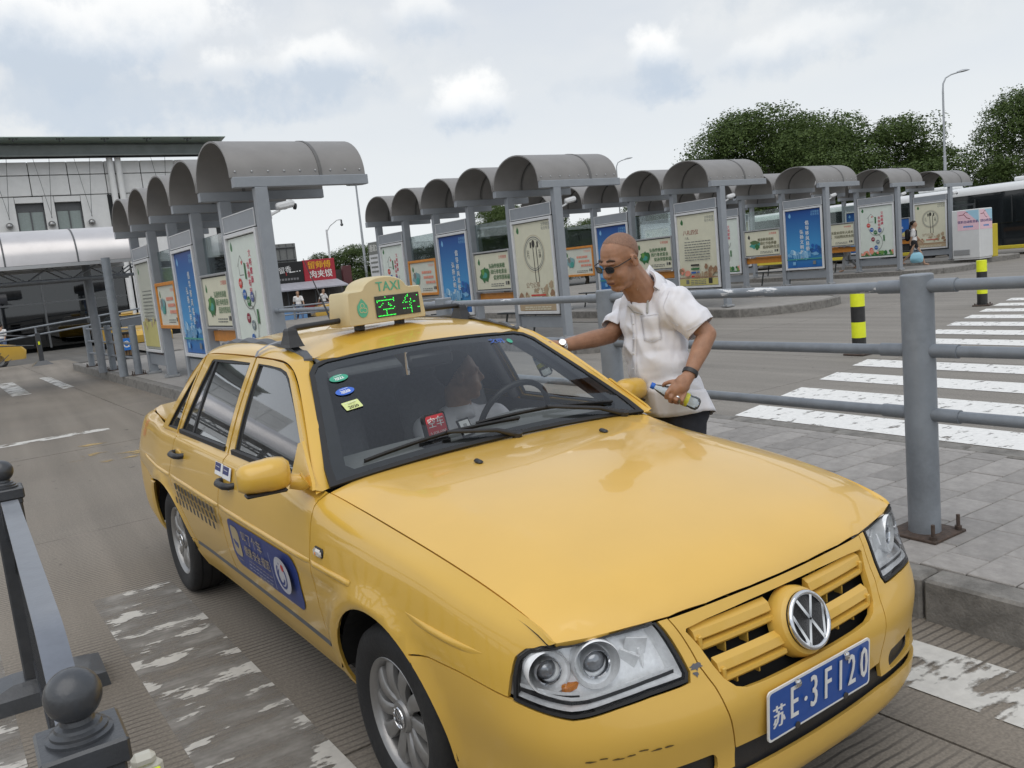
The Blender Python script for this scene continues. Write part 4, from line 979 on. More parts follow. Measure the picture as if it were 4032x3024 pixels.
# groove trim at the foot of the doors
for sg in (1, -1):
    b = MB(); rows = []
    for x in np.linspace(-.43, -2.13, 30):
        p = sh2p(inv([(x, .408)], [0, 2], 1., float(_S[18])))[0]; rows.append([(p[0], sg*(p[1]+d), p[2]+z) for d, z in ((-.004, .009), (.003, .009), (.003, -.009), (-.004, -.009))][::sg])
    b.loft(rows, 0, True, True); b.build('door_seal', m_grey, taxi, 40)
    # body coloured side moulding
    for x0, x1, z0, z1 in ((-.11, -.419, .716, .716), (-.432, -1.492, .716, .72), (-1.506, -2.375, .72, .728), (-2.40, -3.1, .728, .742), (.55, .215, .684, .707)):
        b = MB(); rows = []; n = 20
        for i in range(n+1):
            t = i/n; x = x0+(x1-x0)*t; z = z0+(z1-z0)*t; p = sh2p(inv([(x, z)], [0, 2], .9, float(_S[18])))[0]; e = min(1, min(t, 1-t)*(12 if x0 < 0 else 2.6)+(.25 if x0 < 0 else .02))
            rows.append([(p[0], sg*(p[1]+.009*e*math.cos(a)-.002), p[2]+.011*math.sin(a)) for a in [R(-100+25*k) for k in range(9)]][::-sg])
        b.loft(rows, 0, False); b.build('side_moulding', m_yel, taxi, 60)
# ---- front: corners, mask with grille opening, lower lip
seam = [(.400, HM), (.396, .66), (.373, .426), (.352, .365), (.342, .315), (.319, .239), (.311, .206)]
co = [(s+G_, h) for s, h in seam]+[(.318, .165), (.45, .160), (.60, .150), (.70, .125), (.80, .09), (.90, .06), (.95, 0.002)]
co += [(s, .002) for s in np.linspace(1.0, float(inv([(.40, .236)], [0, 2], .8, 3)[0][0]), 6)]+[tuple(q) for q in side(*arc(*AF, -9, 54, 16))][1:-1]
co += [(s, h-G_) for s, h in bseam]+[(.723, .368), (.683, .372), (.615, .382), (.528, .391), (.439, .393), (.414, .396), (.405, .42), (.43, HM)]
fogh = rrect_pts(.47, .19, .20, .05, .022)
panel('bumper_corner', sh2p, co, m_bump, holes=[fogh], es=.02)
for sg in (1, -1): link('fog_vent', nmesh('fog_vent', [trimmed(sh2p, rrect_pts(.47, .19, .205, .055, .022), side=sg, thick=0, off=-.018)], m_plast), taxi)
gr = [(0, .652), (.15, .650), (.30, .640), (.367, .628), (.372, .605), (.345, .46), (.334, .415), (.317, .374), (.293, .348), (.262, .336), (.20, .332), (.10, .331), (0, .331)]
mk = [(0, HM), (.2, HM)]+[(s-G_, h) for s, h in seam]+[(.2, .205), (0, .205)]
def half(outer, holes=()): return outer
mask_out = [(0, HM-.004), (.15, HM-.004), (.30, HM-.004)]+[(s-G_, min(h, HM-.004)) for s, h in seam]+[(.2, .203), (.1, .202), (0, .202)]+[(0, .331)]+gr[::-1][1:-1]+[(0, .652)]
panel('grille_mask', sh2p, mask_out, m_bump, merge=True, es=.02, thick=.02)
lip = [(0, .142), (.15, .143), (.30, .143), (.45, .135), (.60, .12), (.70, .10), (.80, .075), (.88, .04), (.90, .002)]+[(s, .002) for s in np.linspace(.8, 0, 10)]
panel('bumper_lip', sh2p, lip, m_bump, merge=True, es=.025)
slot = [(0, .21), (.31, .212), (.33, .17), (.62, .155), (.80, .10), (.92, .06), (.90, .03), (.6, .10), (.3, .13), (0, .13)]
link('air_slot', nmesh('air_slot', [trimmed(sh2p, slot, side=s, thick=0, off=-.022) for s in (1, -1)], m_plast), taxi)
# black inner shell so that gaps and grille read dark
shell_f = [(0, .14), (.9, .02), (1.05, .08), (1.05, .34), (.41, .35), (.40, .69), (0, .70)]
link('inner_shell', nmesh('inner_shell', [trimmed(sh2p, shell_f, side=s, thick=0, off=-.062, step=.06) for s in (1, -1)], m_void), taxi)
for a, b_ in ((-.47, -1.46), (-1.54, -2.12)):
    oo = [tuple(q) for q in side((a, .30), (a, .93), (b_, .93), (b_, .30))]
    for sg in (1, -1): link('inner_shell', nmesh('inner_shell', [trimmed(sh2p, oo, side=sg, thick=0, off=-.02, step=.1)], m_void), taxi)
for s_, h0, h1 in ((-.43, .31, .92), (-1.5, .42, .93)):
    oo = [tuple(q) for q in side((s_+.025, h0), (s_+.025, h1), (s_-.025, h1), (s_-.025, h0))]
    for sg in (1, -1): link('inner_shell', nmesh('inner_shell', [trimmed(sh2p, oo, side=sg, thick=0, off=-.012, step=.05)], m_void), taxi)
# ---- grille bars, boss, badge
def fx(y, z):  # front surface x at |y|, z
    return float(sh2p(inv([(abs(y), z)], [1, 2], -1, .9))[0][0])
for sg in (1, -1):
    for zc_, yo in ((.672, .352), (.592, .320)):
        b = MB(); rows = []
        for y in np.linspace(.085, yo, 12):
            x = fx(y, zc_)-.010
            rows.append([(x-.024, sg*y, zc_+.034), (x-.006, sg*y, zc_+.024), (x+.002, sg*y, zc_+.004), (x-.002, sg*y, zc_-.001), (x-.026, sg*y, zc_-.001)][::sg])
        b.loft(rows, 0, True, True); b.build('grille_bar', m_bump, taxi, 25)
        b = MB(); rows = []
        for y in np.linspace(.085, yo-.012, 12):
            x = fx(y, zc_-.016)-.012
            rows.append([(x-.02, sg*y, zc_-.008), (x+.001, sg*y, zc_-.010), (x+.003, sg*y, zc_-.020), (x-.002, sg*y, zc_-.027), (x-.02, sg*y, zc_-.027)][::sg])
        b.loft(rows, 0, True, True); b.build('grille_bar', m_bump, taxi, 25)
        b = MB(); y = yo-.012; x = fx(y, zc_)-.016; b.box((x, sg*y, zc_-.004), (.03, .012, .036), 0, .003); b.build('grille_bar', m_bump, taxi)
    for y in (.17, .25):
        for z in (.704, .633, .563):
            if y > .30 and z < .6: continue
            b = MB(); b.box((fx(y, z)-.05, sg*y, z), (.03, .005, .04)); b.build('grille_rib', m_bump, taxi)
BX, BZ = .925, .634; tilt = Matrix.Rotation(R(-24), 4, 'Y')     # badge leans back with the nose
BT = Matrix.Translation((BX, 0, BZ)) @ Matrix.Rotation(R(-20), 4, 'Y') @ Matrix(((0, 0, 1, 0), (1, 0, 0, 0), (0, 1, 0, 0), (0, 0, 0, 1))) @ Matrix.Diagonal((.92, .92, 1, 1))
b = MB(); b.X = BT; b.lathe([(.104, -.05), (.102, -.022), (.095, -.006), (.084, .001), (0, .002)], n=40); b.build('badge_boss', m_bump, taxi, 30)
bd = MB(); bd.X = BT; bd.lathe([(.083, .000), (.083, .008), (0, .008)], n=40); badge = bd.build('front_badge', M('badge_black', (.012, .012, .013), .4, bump=.5, bscale=260), taxi, 30)
b = MB(); b.X = BT; b.tube([(.0775*math.cos(2*math.pi*i/48), .0775*math.sin(2*math.pi*i/48), .011) for i in range(48)], .0078, 10, closed=True); b.build('ring', m_chrome, badge, 60)
def bar2(b, p, q, w=.0125, d=.016):
    p, q = Vector((*p, 0)), Vector((*q, 0)); t = (q-p).normalized(); n = Vector((-t.y, t.x, 0))*w/2
    secs = [[c+n+Vector((0, 0, .006)), c+n*.75+Vector((0, 0, d)), c-n*.75+Vector((0, 0, d)), c-n+Vector((0, 0, .006))] for c in (p, q)]; b.loft(secs, 0, True, True)
for nm, segs in (('letter_v', (((-.033, .066), (-.002, .006)), ((.033, .066), (.002, .006)))), ('letter_w', (((-.068, .030), (-.034, -.064)), ((-.034, -.064), (-.002, .000)), ((.002, .000), (.034, -.064)), ((.034, -.064), (.068, .030))))):
    b = MB(); b.X = BT
    for p, q in segs: bar2(b, p, q)
    b.build(nm, m_chrome, badge, 40)
# ---- number plate
plate_m = M('plate_blue', (.012, .075, .33), .35, var=.04, scale=6, coat=.3)
p = Print(); i_pw = M('plate_white', (.75, .75, .74), .4, var=.04)
p.rrect(0, 0, .44, .14, .012, i_pw); p.rrect(0, 0, .428, .128, .010, plate_m)
p.text('苏', -.178, -.012, .066, i_pw, sx=.78, bold=.0018)
for ch, u in (('E', -.118), ('3', -.036), ('F', .022), ('1', .078), ('2', .128), ('0', .183)):
    p.text(ch, u, .004, .128 if ch != '1' else .128, i_pw, sx=.56, bold=.0018)
p.disc(-.077, .004, .0065, i_pw)
PT = Matrix.Translation((.962, 0, .4535)) @ Matrix.Rotation(R(3.5), 4, 'Y') @ Matrix(((0, 0, 1, 0), (1, 0, 0, 0), (0, 1, 0, 0), (0, 0, 0, 1)))
b = MB(); b.X = PT; b.prism(rrect_pts(0, 0, .44, .14, .012), -.004, -.0002); pl = b.build('number_plate', i_pw, taxi); p.build('lettering', pl, PT)
for u in (-.105, .105):
    for v, mt in ((.056, m_chrome), (-.062, m_bolt)): b = MB(); b.X = PT; b.lathe([(.0115, .002), (.0115, .007), (.006, .011), (0, .011)] if v > 0 else [(.009, .002), (.009, .005), (0, .005)], (u, v, 0), n=14); b.build('plate_bolt', mt, pl, 40)
b = MB(); b.box((.94, 0, .44), (.03, .40, .10)); b.build('plate_bracket', m_plast, taxi)
# ---- headlights
HLi = [(.447, .697), (.425, .433), (.437, .413), (.528, .410), (.613, .400), (.683, .391), (.722, .388), (.861, .399), (.856, .468), (.851, .539), (.835, .590), (.799, .632), (.715, .690)]
HLt = HLo[:1]+HLo[1:-1]+[(.721, .706), (.66, .712), (.55, .715)]
HLm = [(.455, .687), (.435, .437), (.444, .423), (.528, .419), (.613, .410), (.683, .401), (.722, .398), (.850, .409), (.846, .468), (.841, .535), (.827, .582), (.795, .622), (.712, .680), (.6, .688), (.52, .688)]
def shrink(poly, d):
    q = np.asarray(poly, float); out = []
    for i in range(len(q)):
        a, b_, c = q[i-1], q[i], q[(i+1) % len(q)]; t0 = (b_-a)/np.linalg.norm(b_-a); t1 = (c-b_)/np.linalg.norm(c-b_); n = np.array([-(t0+t1)[1], (t0+t1)[0]]); n /= np.linalg.norm(n); k = 1/max(.5, np.dot(n, np.array([-t0[1], t0[0]])))
        out.append(tuple(b_+n*d*k))
    return out
_sg = 1 if sum(a[0]*b_[1]-b_[0]*a[1] for a, b_ in zip(HLt, HLt[1:]+HLt[:1])) > 0 else -1
HLi = shrink(HLt, _sg*.0085); HLm = shrink(HLt, _sg*.015)
m_amber = M('amber_lens', (.75, .25, .03), .2, coat=.5); m_hbk = M('lamp_housing', (.30, .31, .32), .25, .8, var=.1, scale=30)
for sg in (1, -1):
    hl = link('headlight', nmesh('headlight', [trimmed(sh2p, HLt, [HLi], .02, sg, thick=.02, off=.001, es=.015)], m_blk), taxi)
    link('lens', nmesh('lens', [trimmed(sh2p, smooth_poly(HLi, 1), (), .02, sg, thick=0., off=.0005)], m_lens), hl)
    b = MB()      # bowl behind the lens, white in place of mirrored sky: side wall and back
    rim = densify(HLm, .02); p0 = sh2p(rim); cen = p0.mean(0); back = p0*.9+cen*.1; back[:, 0] -= .045; back[:, 1] -= .010
    pp = [[(q[0], sg*q[1], q[2]) for q in r] for r in (p0-np.array([.004, .002, 0]), back)]; b.loft(pp if sg < 0 else pp[::-1], 0, True)
    b.build('bowl', m_refl, hl, 50)
    bk = nmesh('bowl_back', [trimmed(lambda q: sh2p(q)-np.array([.047, .012, 0]), HLo[:-1], (), .03, sg, thick=0)], m_refl); link('bowl_back', bk, hl)
    for (s_, h_), rr in (((.764, .510), .052), ((.632, .545), .058)):
        c = sh2p([[s_, h_]])[0]; ax = Vector((.93, sg*.34, .06)).normalized(); cc = Vector((c[0]-.008, sg*c[1], c[2]))-ax*.012
        w = MB(); w.lathe([(rr*.62, -.045), (rr*.80, -.03), (rr*.95, -.004), (rr, .006), (rr*1.03, .003), (rr*1.03, -.05)], cc, ax, 36, cap=False); w.build('lamp_ring', m_refl, hl, 30)
        w = MB(); w.lathe([(rr*.66, -.035), (rr*.66, -.006), (rr*.60, .000), (rr*.55, -.004), (rr*.55, -.04)], cc, ax, 36, cap=False); w.build('lamp_ring', m_chrome, hl, 30)
        w = MB(); w.lathe([(rr*.56*math.cos(R(a)), -.035+.030*math.sin(R(a))) for a in (0, 20, 40, 60, 75, 90)], cc, ax, 28); w.build('projector', M('projector_glass', (.30, .31, .33), .05, .6, coat=1.), hl, 60)
    # inner signal reflector facets
    w = MB(); c = sh2p([[.50, .56]])[0]
    for k, (dy, dz, ry, sy) in enumerate(((0, .005, .5, .055), (-.03, -.03, -.4, .06), (.03, -.02, .9, .05))):
        w.box((c[0]-.040, sg*(c[1]+dy), c[2]+dz), (.006, sy, .05), 0, .001, Matrix.Rotation(ry*.6, 3, 'Y') @ Matrix.Rotation(sg*ry, 3, 'Z'))
    w.build('facets', m_refl, hl)
    w = MB(); c = sh2p([[.70, .45]])[0]; w.box((c[0]-.045, sg*(c[1]-.01), c[2]-.01), (.02, .045, .02), 0, .004); w.build('amber_reflector', m_amber, hl)
    # bright line and dark ribbed strip along the foot of the lens
    for off, hh, mt in ((-.008, .008, m_refl), (-.010, .010, m_plast)):
        w = MB(); rows = []
        for s_, h_ in densify([(.445, .418), (.528, .413), (.613, .403), (.683, .394), (.722, .392), (.855, .403)], .02)[:-12]:
            q = sh2p([[s_, h_+(.014 if mt is m_plast else .026)]])[0]; rows.append([(q[0]+off, sg*(q[1]-.006), q[2]-hh/2), (q[0]+off, sg*(q[1]-.006), q[2]+hh/2)])
        w.loft(rows if sg > 0 else rows[::-1]); w.build('lens_strip', mt, hl)
# ---- bonnet
xe = np.linspace(.742, -.425, 26)
ho = [(-.515+.002, 0)]
hr = [(-.515, .0), (-.52, .15), (-.515, .30), (-.50, .45), (-.47, .58), (-.435, .70)]
hs = [(x, float(edge_y(x))-.0045) for x in np.linspace(-.425, .742, 26)]
hf = [(.750, .672), (.770, .62), (.790, .545), (.806, .48), (.815, .438), (.824, .40), (.836, .28), (.846, .12), (.849, 0)]
outer = hr+hs+hf
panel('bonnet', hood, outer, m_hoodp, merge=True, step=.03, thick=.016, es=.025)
b = MB()   # dark gutter under the bonnet seam and cowl
for sg in (1, -1):
    rows = [[(x, sg*(edge_y(x)-.03), edge_z(x)-.018), (x, sg*(edge_y(x)+.012), edge_z(x)-.012)][::sg] for x in np.linspace(.74, -.43, 30)]; b.loft(rows)
rows = [[(fx_(0)-.03, y, .715), (fx_(0)+.0, y, .715)] for y in ()] if False else None
b.build('gutter', m_void, taxi)
b = MB(); b.box((.80, 0, .712), (.06, .80, .02)); b.build('gutter', m_void, taxi)
b = MB()
b.grid(lambda u, v: tuple(np.array([-.43-.10*v-.075*(1-(2*u-1)**2)*.9, (2*u-1)*.715, .928+.018*v+.016*(1-(2*u-1)**2)])), 24, 3); b.build('cowl', m_plast, taxi, 60)
for y in (-.254, .337):
    q = hood([[-.24, y]])[0]; b = MB(); b.box((q[0], q[1], q[2]+.006), (.042, .022, .014), 0, .006, Matrix.Rotation(.12, 3, 'Y')); b.build('washer_jet', m_plast, taxi, 50)
# ---- roof, side frames, deck
ro = [(-.985, 0), (-.988, .25), (-.995, .42), (-1.015, .485)]+[(x, .502) for x in np.linspace(-1.06, -2.30, 24)]+[(-2.35, .49), (-2.38, .40), (-2.40, .2), (-2.405, 0)]
panel('roof', roof, ro, m_yel, merge=True, step=.04, thick=.01)
FR = [((-.452, .738, .945), (-.440, .790, .938)), ((-.556, .699, 1.034), (-.58, .740, 1.042)), ((-.672, .657, 1.118), (-.70, .697, 1.125)), ((-.80, .615, 1.199), (-.83, .652, 1.215)), ((-.93, .573, 1.278), (-.945, .616, 1.278)),
      ((-1.0, .540, 1.322), (-1.03, .599, 1.318)), ((-1.07, .514, 1.350), (-1.12, .594, 1.343)), ((-1.25, .504, 1.378), (-1.25, .592, 1.350)), ((-1.5, .503, 1.398), (-1.5, .592, 1.354)), ((-1.9, .503, 1.400), (-1.9, .592, 1.354)), ((-2.2, .501, 1.385), (-2.2, .595, 1.347)),
      ((-2.36, .50, 1.350), (-2.285, .610, 1.322)), ((-2.53, .555, 1.235), (-2.43, .652, 1.235)), ((-2.69, .605, 1.11), (-2.56, .706, 1.10)), ((-2.86, .665, .972), (-2.685, .772, .955))]
def crv(pts, t):
    pts = np.asarray(pts, float); q = np.concatenate([2*pts[:1]-pts[1:2], pts, 2*pts[-1:]-pts[-2:-1]]); t = np.clip(t, 0, len(pts)-1-1e-9); i = int(t); w = _w(np.array([t-i]))[0]
    return sum(w[k]*q[i+k] for k in range(4))
inn = [f[0] for f in FR]; outc = [f[1] for f in FR]
for sg in (1, -1):
    b = MB(); rows = []
    for k in range(105):
        t = (len(FR)-1)*k/104; a, c = crv(inn, t), crv(outc, t); up_ = (a+c)/2-np.array([-1.4, 0, .9]); up_[0] *= .35; up_ /= np.linalg.norm(up_); w = np.linalg.norm(c-a)
        rows.append([tuple((a+(c-a)*j/8+up_*(.10*w*math.sin(math.pi*j/8)**.8+.002))*[1, sg, 1]) for j in range(9)]+[tuple((c-up_*.02)*[1, sg, 1])])
        rows[-1] = [tuple((a-up_*.02)*[1, sg, 1])]+rows[-1]
        if sg > 0: rows[-1] = rows[-1][::-1]
    b.loft(rows); b.build('side_frame', m_yel, taxi, 35)
    # grey roof ditch strip
    b = MB(); rows = []
    for k in range(60):
        t = 5.5+(11.0-5.5)*k/59; a = crv(inn, t); c = crv(outc, t); d = (c-a)/np.linalg.norm(c-a); z = np.array([0, 0, .011+.004*math.sin(k*.9)])
        rows.append([tuple((a+d*o+z*f)*[1, sg, 1]) for o, f in ((-.014, .2), (-.012, 1), (.020, 1.3), (.024, .4))][::-sg])
    b.loft(rows, 0, True, True); b.build('roof_strip', m_grey, taxi, 40)
dk = [(-2.86, 0), (-2.86, .60)]+[(x, float(np.interp(-x, [2.75, 3.1, 3.42, 3.57, 3.66], [.742, .707, .668, .60, .35]))-.003) for x in (-2.90, -3.1, -3.3, -3.45, -3.57, -3.64)]+[(-3.66, .2), (-3.665, 0)]
panel('boot_lid', lambda q: np.stack([q[:, 0], q[:, 1], .962+.02*(1-(q[:, 1]/.72)**2)+0*q[:, 0]], -1), dk, m_yel, merge=True, step=.08)
m_tail = M('tail_lamp_red', (.30, .012, .012), .2, coat=.6)
for sg in (1, -1):
    link('tail_light', nmesh('tail_light', [trimmed(sh2p, [(float(_S[19])-.03, .46), (float(_S[19])-.03, .60), (float(_S[20])-.05, .60), (float(_S[20])-.05, .46)], side=sg, off=.006, thick=.01)], m_tail), taxi)
# fuel flap seam and side lettering ghost
# ---- door window frames and panes
fw_o = [(-.442, .950), (-.58, 1.040), (-.70, 1.124), (-.83, 1.214), (-.945, 1.277), (-1.03, 1.318), (-1.11, 1.338), (-1.25, 1.345), (-1.452, 1.348), (-1.443, .950)]
fw_i = [(-.655, .966), (-.668, 1.072), (-.80, 1.168), (-.90, 1.232), (-.985, 1.284), (-1.04, 1.306), (-1.12, 1.318), (-1.26, 1.323), (-1.412, 1.325), (-1.380, .966)]
rw_o = [(-1.463, .950), (-1.472, 1.348), (-1.83, 1.350), (-2.19, 1.346), (-2.235, 1.336), (-2.325, .950)]
rw_i = [(-1.508, .966), (-1.520, 1.325), (-1.8, 1.327), (-2.10, 1.322), (-2.122, 1.312), (-2.282, .966)]
qw_o = [(-2.347, .948), (-2.258, 1.324), (-2.282, 1.324), (-2.675, .948)]
qw_i = [(-2.362, .962), (-2.288, 1.265), (-2.565, .962)]
def inset(poly, d): q = np.asarray(poly, float); c = q.mean(0); return [tuple(p+(c-p)/np.linalg.norm(c-p)*d) for p in q]
for nm, o_, i_ in (('front_window', fw_o, fw_i), ('rear_window', rw_o, rw_i), ('quarter_window', qw_o, qw_i)):
    for sg in (1, -1):
        fr = link('window_frame', nmesh('window_frame', [trimmed(gside, o_, [i_], .03, sg, thick=.022, off=.004, es=.03)], m_yel), taxi)
        link('rubber_seal', nmesh('rubber_seal', [trimmed(gside, inset(i_, -.006), [inset(i_, .016)], .03, sg, thick=.012, off=.0005)], m_blk), fr)
        if not (nm == 'front_window' and sg == 1):     # the driver's window is wound down
            link('pane', nmesh('pane', [trimmed(gside, inset(i_, -.003), (), .06, sg, thick=0, off=-.008)], m_sideg), fr)
        if nm == 'rear_window':
            bx_ = [(-1.975, .975), (-1.955, 1.322), (-1.985, 1.322), (-2.005, .975)]
            link('divider', nmesh('divider', [trimmed(gside, [(x-.09, z) for x, z in bx_], (), .05, sg, thick=.01, off=-.002)], m_blk), fr)
        if nm != 'quarter_window':
            xs_ = (-.65, -1.40) if nm == 'front_window' else (-1.50, -2.29)
            b = MB(); rows = [[tuple(np.array((x, sg*(gy(.962)+d), z))) for d, z in ((-.006, .955), (.010, .955), (.010, .975), (-.006, .978))][::sg] for x in np.linspace(*xs_, 12)]; b.loft(rows, 0, True, True); b.build('waist_seal', m_blk, fr, 40)
# ---- windscreen, rear screen
wo = [(-.985, .0), (-1.0, .12), (-.99, .9), (-.955, .965), (-.88, .99), (0, 1.), (.88, .99), (.955, .965), (.99, .9), (1.0, .12), (.985, .0), (0, 0)]
wi = [(-.905, .10), (-.90, .82), (-.87, .885), (-.8, .91), (0, .935), (.8, .91), (.87, .885), (.90, .82), (.905, .10), (.86, .055), (0, .045), (-.86, .055)]
ws = link('windscreen', nmesh('windscreen', [trimmed(wind, wo, (), .07, 1, thick=0, off=.004)], m_wsg), taxi)
link('frit_band', nmesh('frit_band', [trimmed(wind, wo, [wi], .07, 1, thick=0, off=.0015)], M('frit_black', (.03, .032, .035), .5, var=.2)), ws)
link('rubber_seal', nmesh('rubber_seal', [trimmed(wind, [(s*1.022, -.02 if t < .05 else t*1.02) for s, t in wo], [[(s*.985, t*.985+.007) for s, t in wo]], .07, 1, thick=.012, off=.0085)], m_blk), ws)
rs_ = [(-1, 0), (1, 0), (1, 1), (-1, 1)]
link('rear_screen', nmesh('rear_screen', [trimmed(rearw, rs_, (), .2, 1, thick=0)], m_sideg), taxi)
# ---- wheels
def wheel(x, y, sg, label=None):
    w = bpy.data.objects.new('wheel', None); COL.objects.link(w); w.parent = taxi; w.location = (x, sg*y, .295)
    X = Matrix(((1, 0, 0, 0), (0, 0, sg, 0), (0, 1, 0, 0), (0, 0, 0, 1)))       # local z = outwards
    t = MB(); t.X = X; pr = [(.190, -.085), (.215, -.095), (.262, -.098), (.286, -.088), (.2945, -.06), (.295, 0.), (.2945, .06), (.286, .086), (.270, .096), (.245, .099), (.215, .094), (.192, .082)]
    t.lathe(pr, n=56, cap=False); 
    tt = t.build('tyre', m_tyre, w, 50)
    g2 = MB(); g2.X = X
    for r_ in (.05, -.05, 0.): g2.lathe([(.2955, r_-.004), (.2962, r_), (.2955, r_+.004)], n=48, cap=False)
    g2.build('tread_groove', m_void, tt)
    r = MB(); r.X = X; r.lathe([(.150, -.08), (.170, .0), (.172, .058), (.178, .076), (.190, .084), (.194, .080), (.192, .070)], n=56, cap=False); r.build('rim', m_silver, w, 40)
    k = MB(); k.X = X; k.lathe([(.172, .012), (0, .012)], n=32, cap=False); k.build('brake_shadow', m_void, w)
    for i in range(10):
        a = 2*math.pi*i/10; s = MB(); s.X = X @ Matrix.Rotation(a, 4, 'Z'); rows = []
        for q in range(7):
            u = q/6; rr = .046+.130*u; hw = .0155+.0165*u**1.2+.004*(1-u); z = .058+.016*math.sin(u*2.6)-.004*u; bend = .010*math.sin(u*math.pi)
            rows.append([(rr, -hw+bend, z-.02), (rr, -hw*.92+bend, z-.003), (rr, -hw*.55+bend, z+.003), (rr, hw*.55+bend, z+.003), (rr, hw*.92+bend, z-.003), (rr, hw+bend, z-.02)])
        s.loft(rows); s.build('spoke', m_silver, w, 35)
    c = MB(); c.X = X; c.lathe([(.052, .04), (.052, .064), (.046, .072), (.034, .075), (0, .077)], n=32); c.build('hub_cap', m_silver, w, 35)
    b2 = MB(); b2.X = X @ Matrix.Translation((0, 0, .0745)) @ Matrix.Rotation(R(55), 4, 'Z') @ Matrix.Scale(.42, 4)
    b2.tube([(.078*math.cos(2*math.pi*i/24), .078*math.sin(2*math.pi*i/24), .01) for i in range(24)], .008, 6, closed=True)
    for p_, q_ in (((-.033, .066), (-.002, .006)), ((.033, .066), (.002, .006)), ((-.068, .030), (-.034, -.064)), ((-.034, -.064), (-.002, .000)), ((.002, .000), (.034, -.064)), ((.034, -.064), (.068, .030))): bar2(b2, p_, q_)
    b2.build('hub_emblem', m_chrome, w, 40)
    return w
for sg in (1, -1):
    for x in WHEELS: wheel(x, .708, sg)
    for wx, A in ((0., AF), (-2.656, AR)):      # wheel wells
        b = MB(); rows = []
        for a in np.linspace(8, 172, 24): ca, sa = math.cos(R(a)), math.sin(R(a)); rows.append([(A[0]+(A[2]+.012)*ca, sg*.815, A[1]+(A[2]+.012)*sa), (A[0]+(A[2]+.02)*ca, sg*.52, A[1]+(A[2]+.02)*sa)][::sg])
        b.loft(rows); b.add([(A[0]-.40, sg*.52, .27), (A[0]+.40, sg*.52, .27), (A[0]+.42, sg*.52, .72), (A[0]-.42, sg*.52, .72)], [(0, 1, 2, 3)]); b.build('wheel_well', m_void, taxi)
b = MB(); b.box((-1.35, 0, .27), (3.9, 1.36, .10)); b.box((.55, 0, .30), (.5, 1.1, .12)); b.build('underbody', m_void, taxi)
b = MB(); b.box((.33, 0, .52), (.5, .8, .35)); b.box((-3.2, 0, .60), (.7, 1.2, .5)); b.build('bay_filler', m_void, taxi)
# ---- side marker, handles, mirrors
mk_m = M('marker_lens', (.62, .60, .56), .12, coat=1., var=.2, scale=60)
for sg in (1, -1):
    c = sh2p(side((-.352, .765)))[0]; b = MB(); b.box((c[0], sg*(c[1]-.001), c[2]), (.070, .018, .036), 0, .008); mko = b.build('side_marker', m_blk, taxi, 40)
    b = MB(); b.box((c[0], sg*(c[1]+.005), c[2]), (.060, .014, .028), 0, .007); b.build('lens', mk_m, mko, 40); b = MB(); b.sphere((c[0]-.008, sg*(c[1]+.010), c[2]-.002), (.008, .004, .007), 10, 6); b.build('bulb', m_amber, mko, 60)
    for hx, hz in ((-1.36, .842), (-2.205, .862)):
        c = sh2p(side((hx, hz)))[0]; b = MB()
        b.tube([(hx+.078, sg*(c[1]-.01), hz), (hx+.076, sg*(c[1]+.020), hz), (hx+.04, sg*(c[1]+.034), hz), (hx-.04, sg*(c[1]+.034), hz), (hx-.076, sg*(c[1]+.020), hz), (hx-.078, sg*(c[1]-.01), hz)], [.014, .015, .015, .015, .015, .014], 10)
        h = b.build('door_handle', m_plast, taxi, 60)
        b = MB(); b.sphere((hx-.02, sg*(c[1]-.002), hz), (.06, .006, .024), 14, 8); b.build('grip_recess', m_bump, h, 60)
        b = MB(); b.cyl((hx+.015, sg*(c[1]-.004), hz-.038), (hx+.015, sg*(c[1]+.006), hz-.038), .011, n=16); b.build('lock', m_cream if 'm_cream' in globals() else m_silver, h, 40)
def mirror(sg, cx, cy, cz, yaw):
    X = Matrix.Translation((cx, sg*cy, cz)) @ Matrix.Rotation(sg*yaw, 4, 'Z')
    b = MB(); b.X = X; rows = []
    for k in range(11):   # across the housing from inner to outer edge
        u = k/10; y = sg*(-.088+.176*u); e = (1-(abs(2*u-1))**3.2)**.42 if 0 < u < 1 else .12
        hh = .056*(.62+.38*e)*(1.05 if u < .5 else 1-.12*(u-.5)); d = .066*max(e, .3)
        ring = []
        for j in range(16):
            a = 2*math.pi*j/16; ca, sa = math.cos(a), math.sin(a); xx = d*(ca if ca > 0 else .28*ca); zz = hh*(abs(sa)**.75)*(1 if sa > 0 else -1)
            ring.append((xx, y, zz+.004*e))
        rows.append(ring if sg > 0 else ring[::-1])
    b.loft(rows, 0, True, True); mo = b.build('wing_mirror', m_yel, taxi, 50)
    g3 = MB(); g3.X = X; g3.box((-.022, 0, .0), (.006, .148, .086), 0, .002); g3.build('mirror_glass', m_chrome, mo)
    g4 = MB(); g4.X = X; g4.box((.012, sg*.0, -.053), (.05, .14, .012), 0, .006); g4.build('lower_trim', m_plast, mo)
    s = MB(); px_, py_ = cx, cy
    s.tube([(cx+.0, sg*(cy-.09), cz-.035), (cx+.015, sg*(cy-.125), cz-.045), (cx+.02, sg*(.80), .985)], [.028, .030, .036], 12); s.build('mirror_arm', m_yel, mo, 60)
    f = MB(); pts = [(-.446, .952), (-.462, .972), (-.640, 1.090), (-.672, 1.080), (-.660, .954)]
    f.prism(pts, 0, 1, 0, lambda x, z, h: (x, sg*(gy(z)+.004+.012*h), z)); f.build('mirror_foot', m_yel, mo)
mirror(-1, -.515, .938, 1.022, R(8)); mirror(1, -.675, .885, 1.005, R(4))
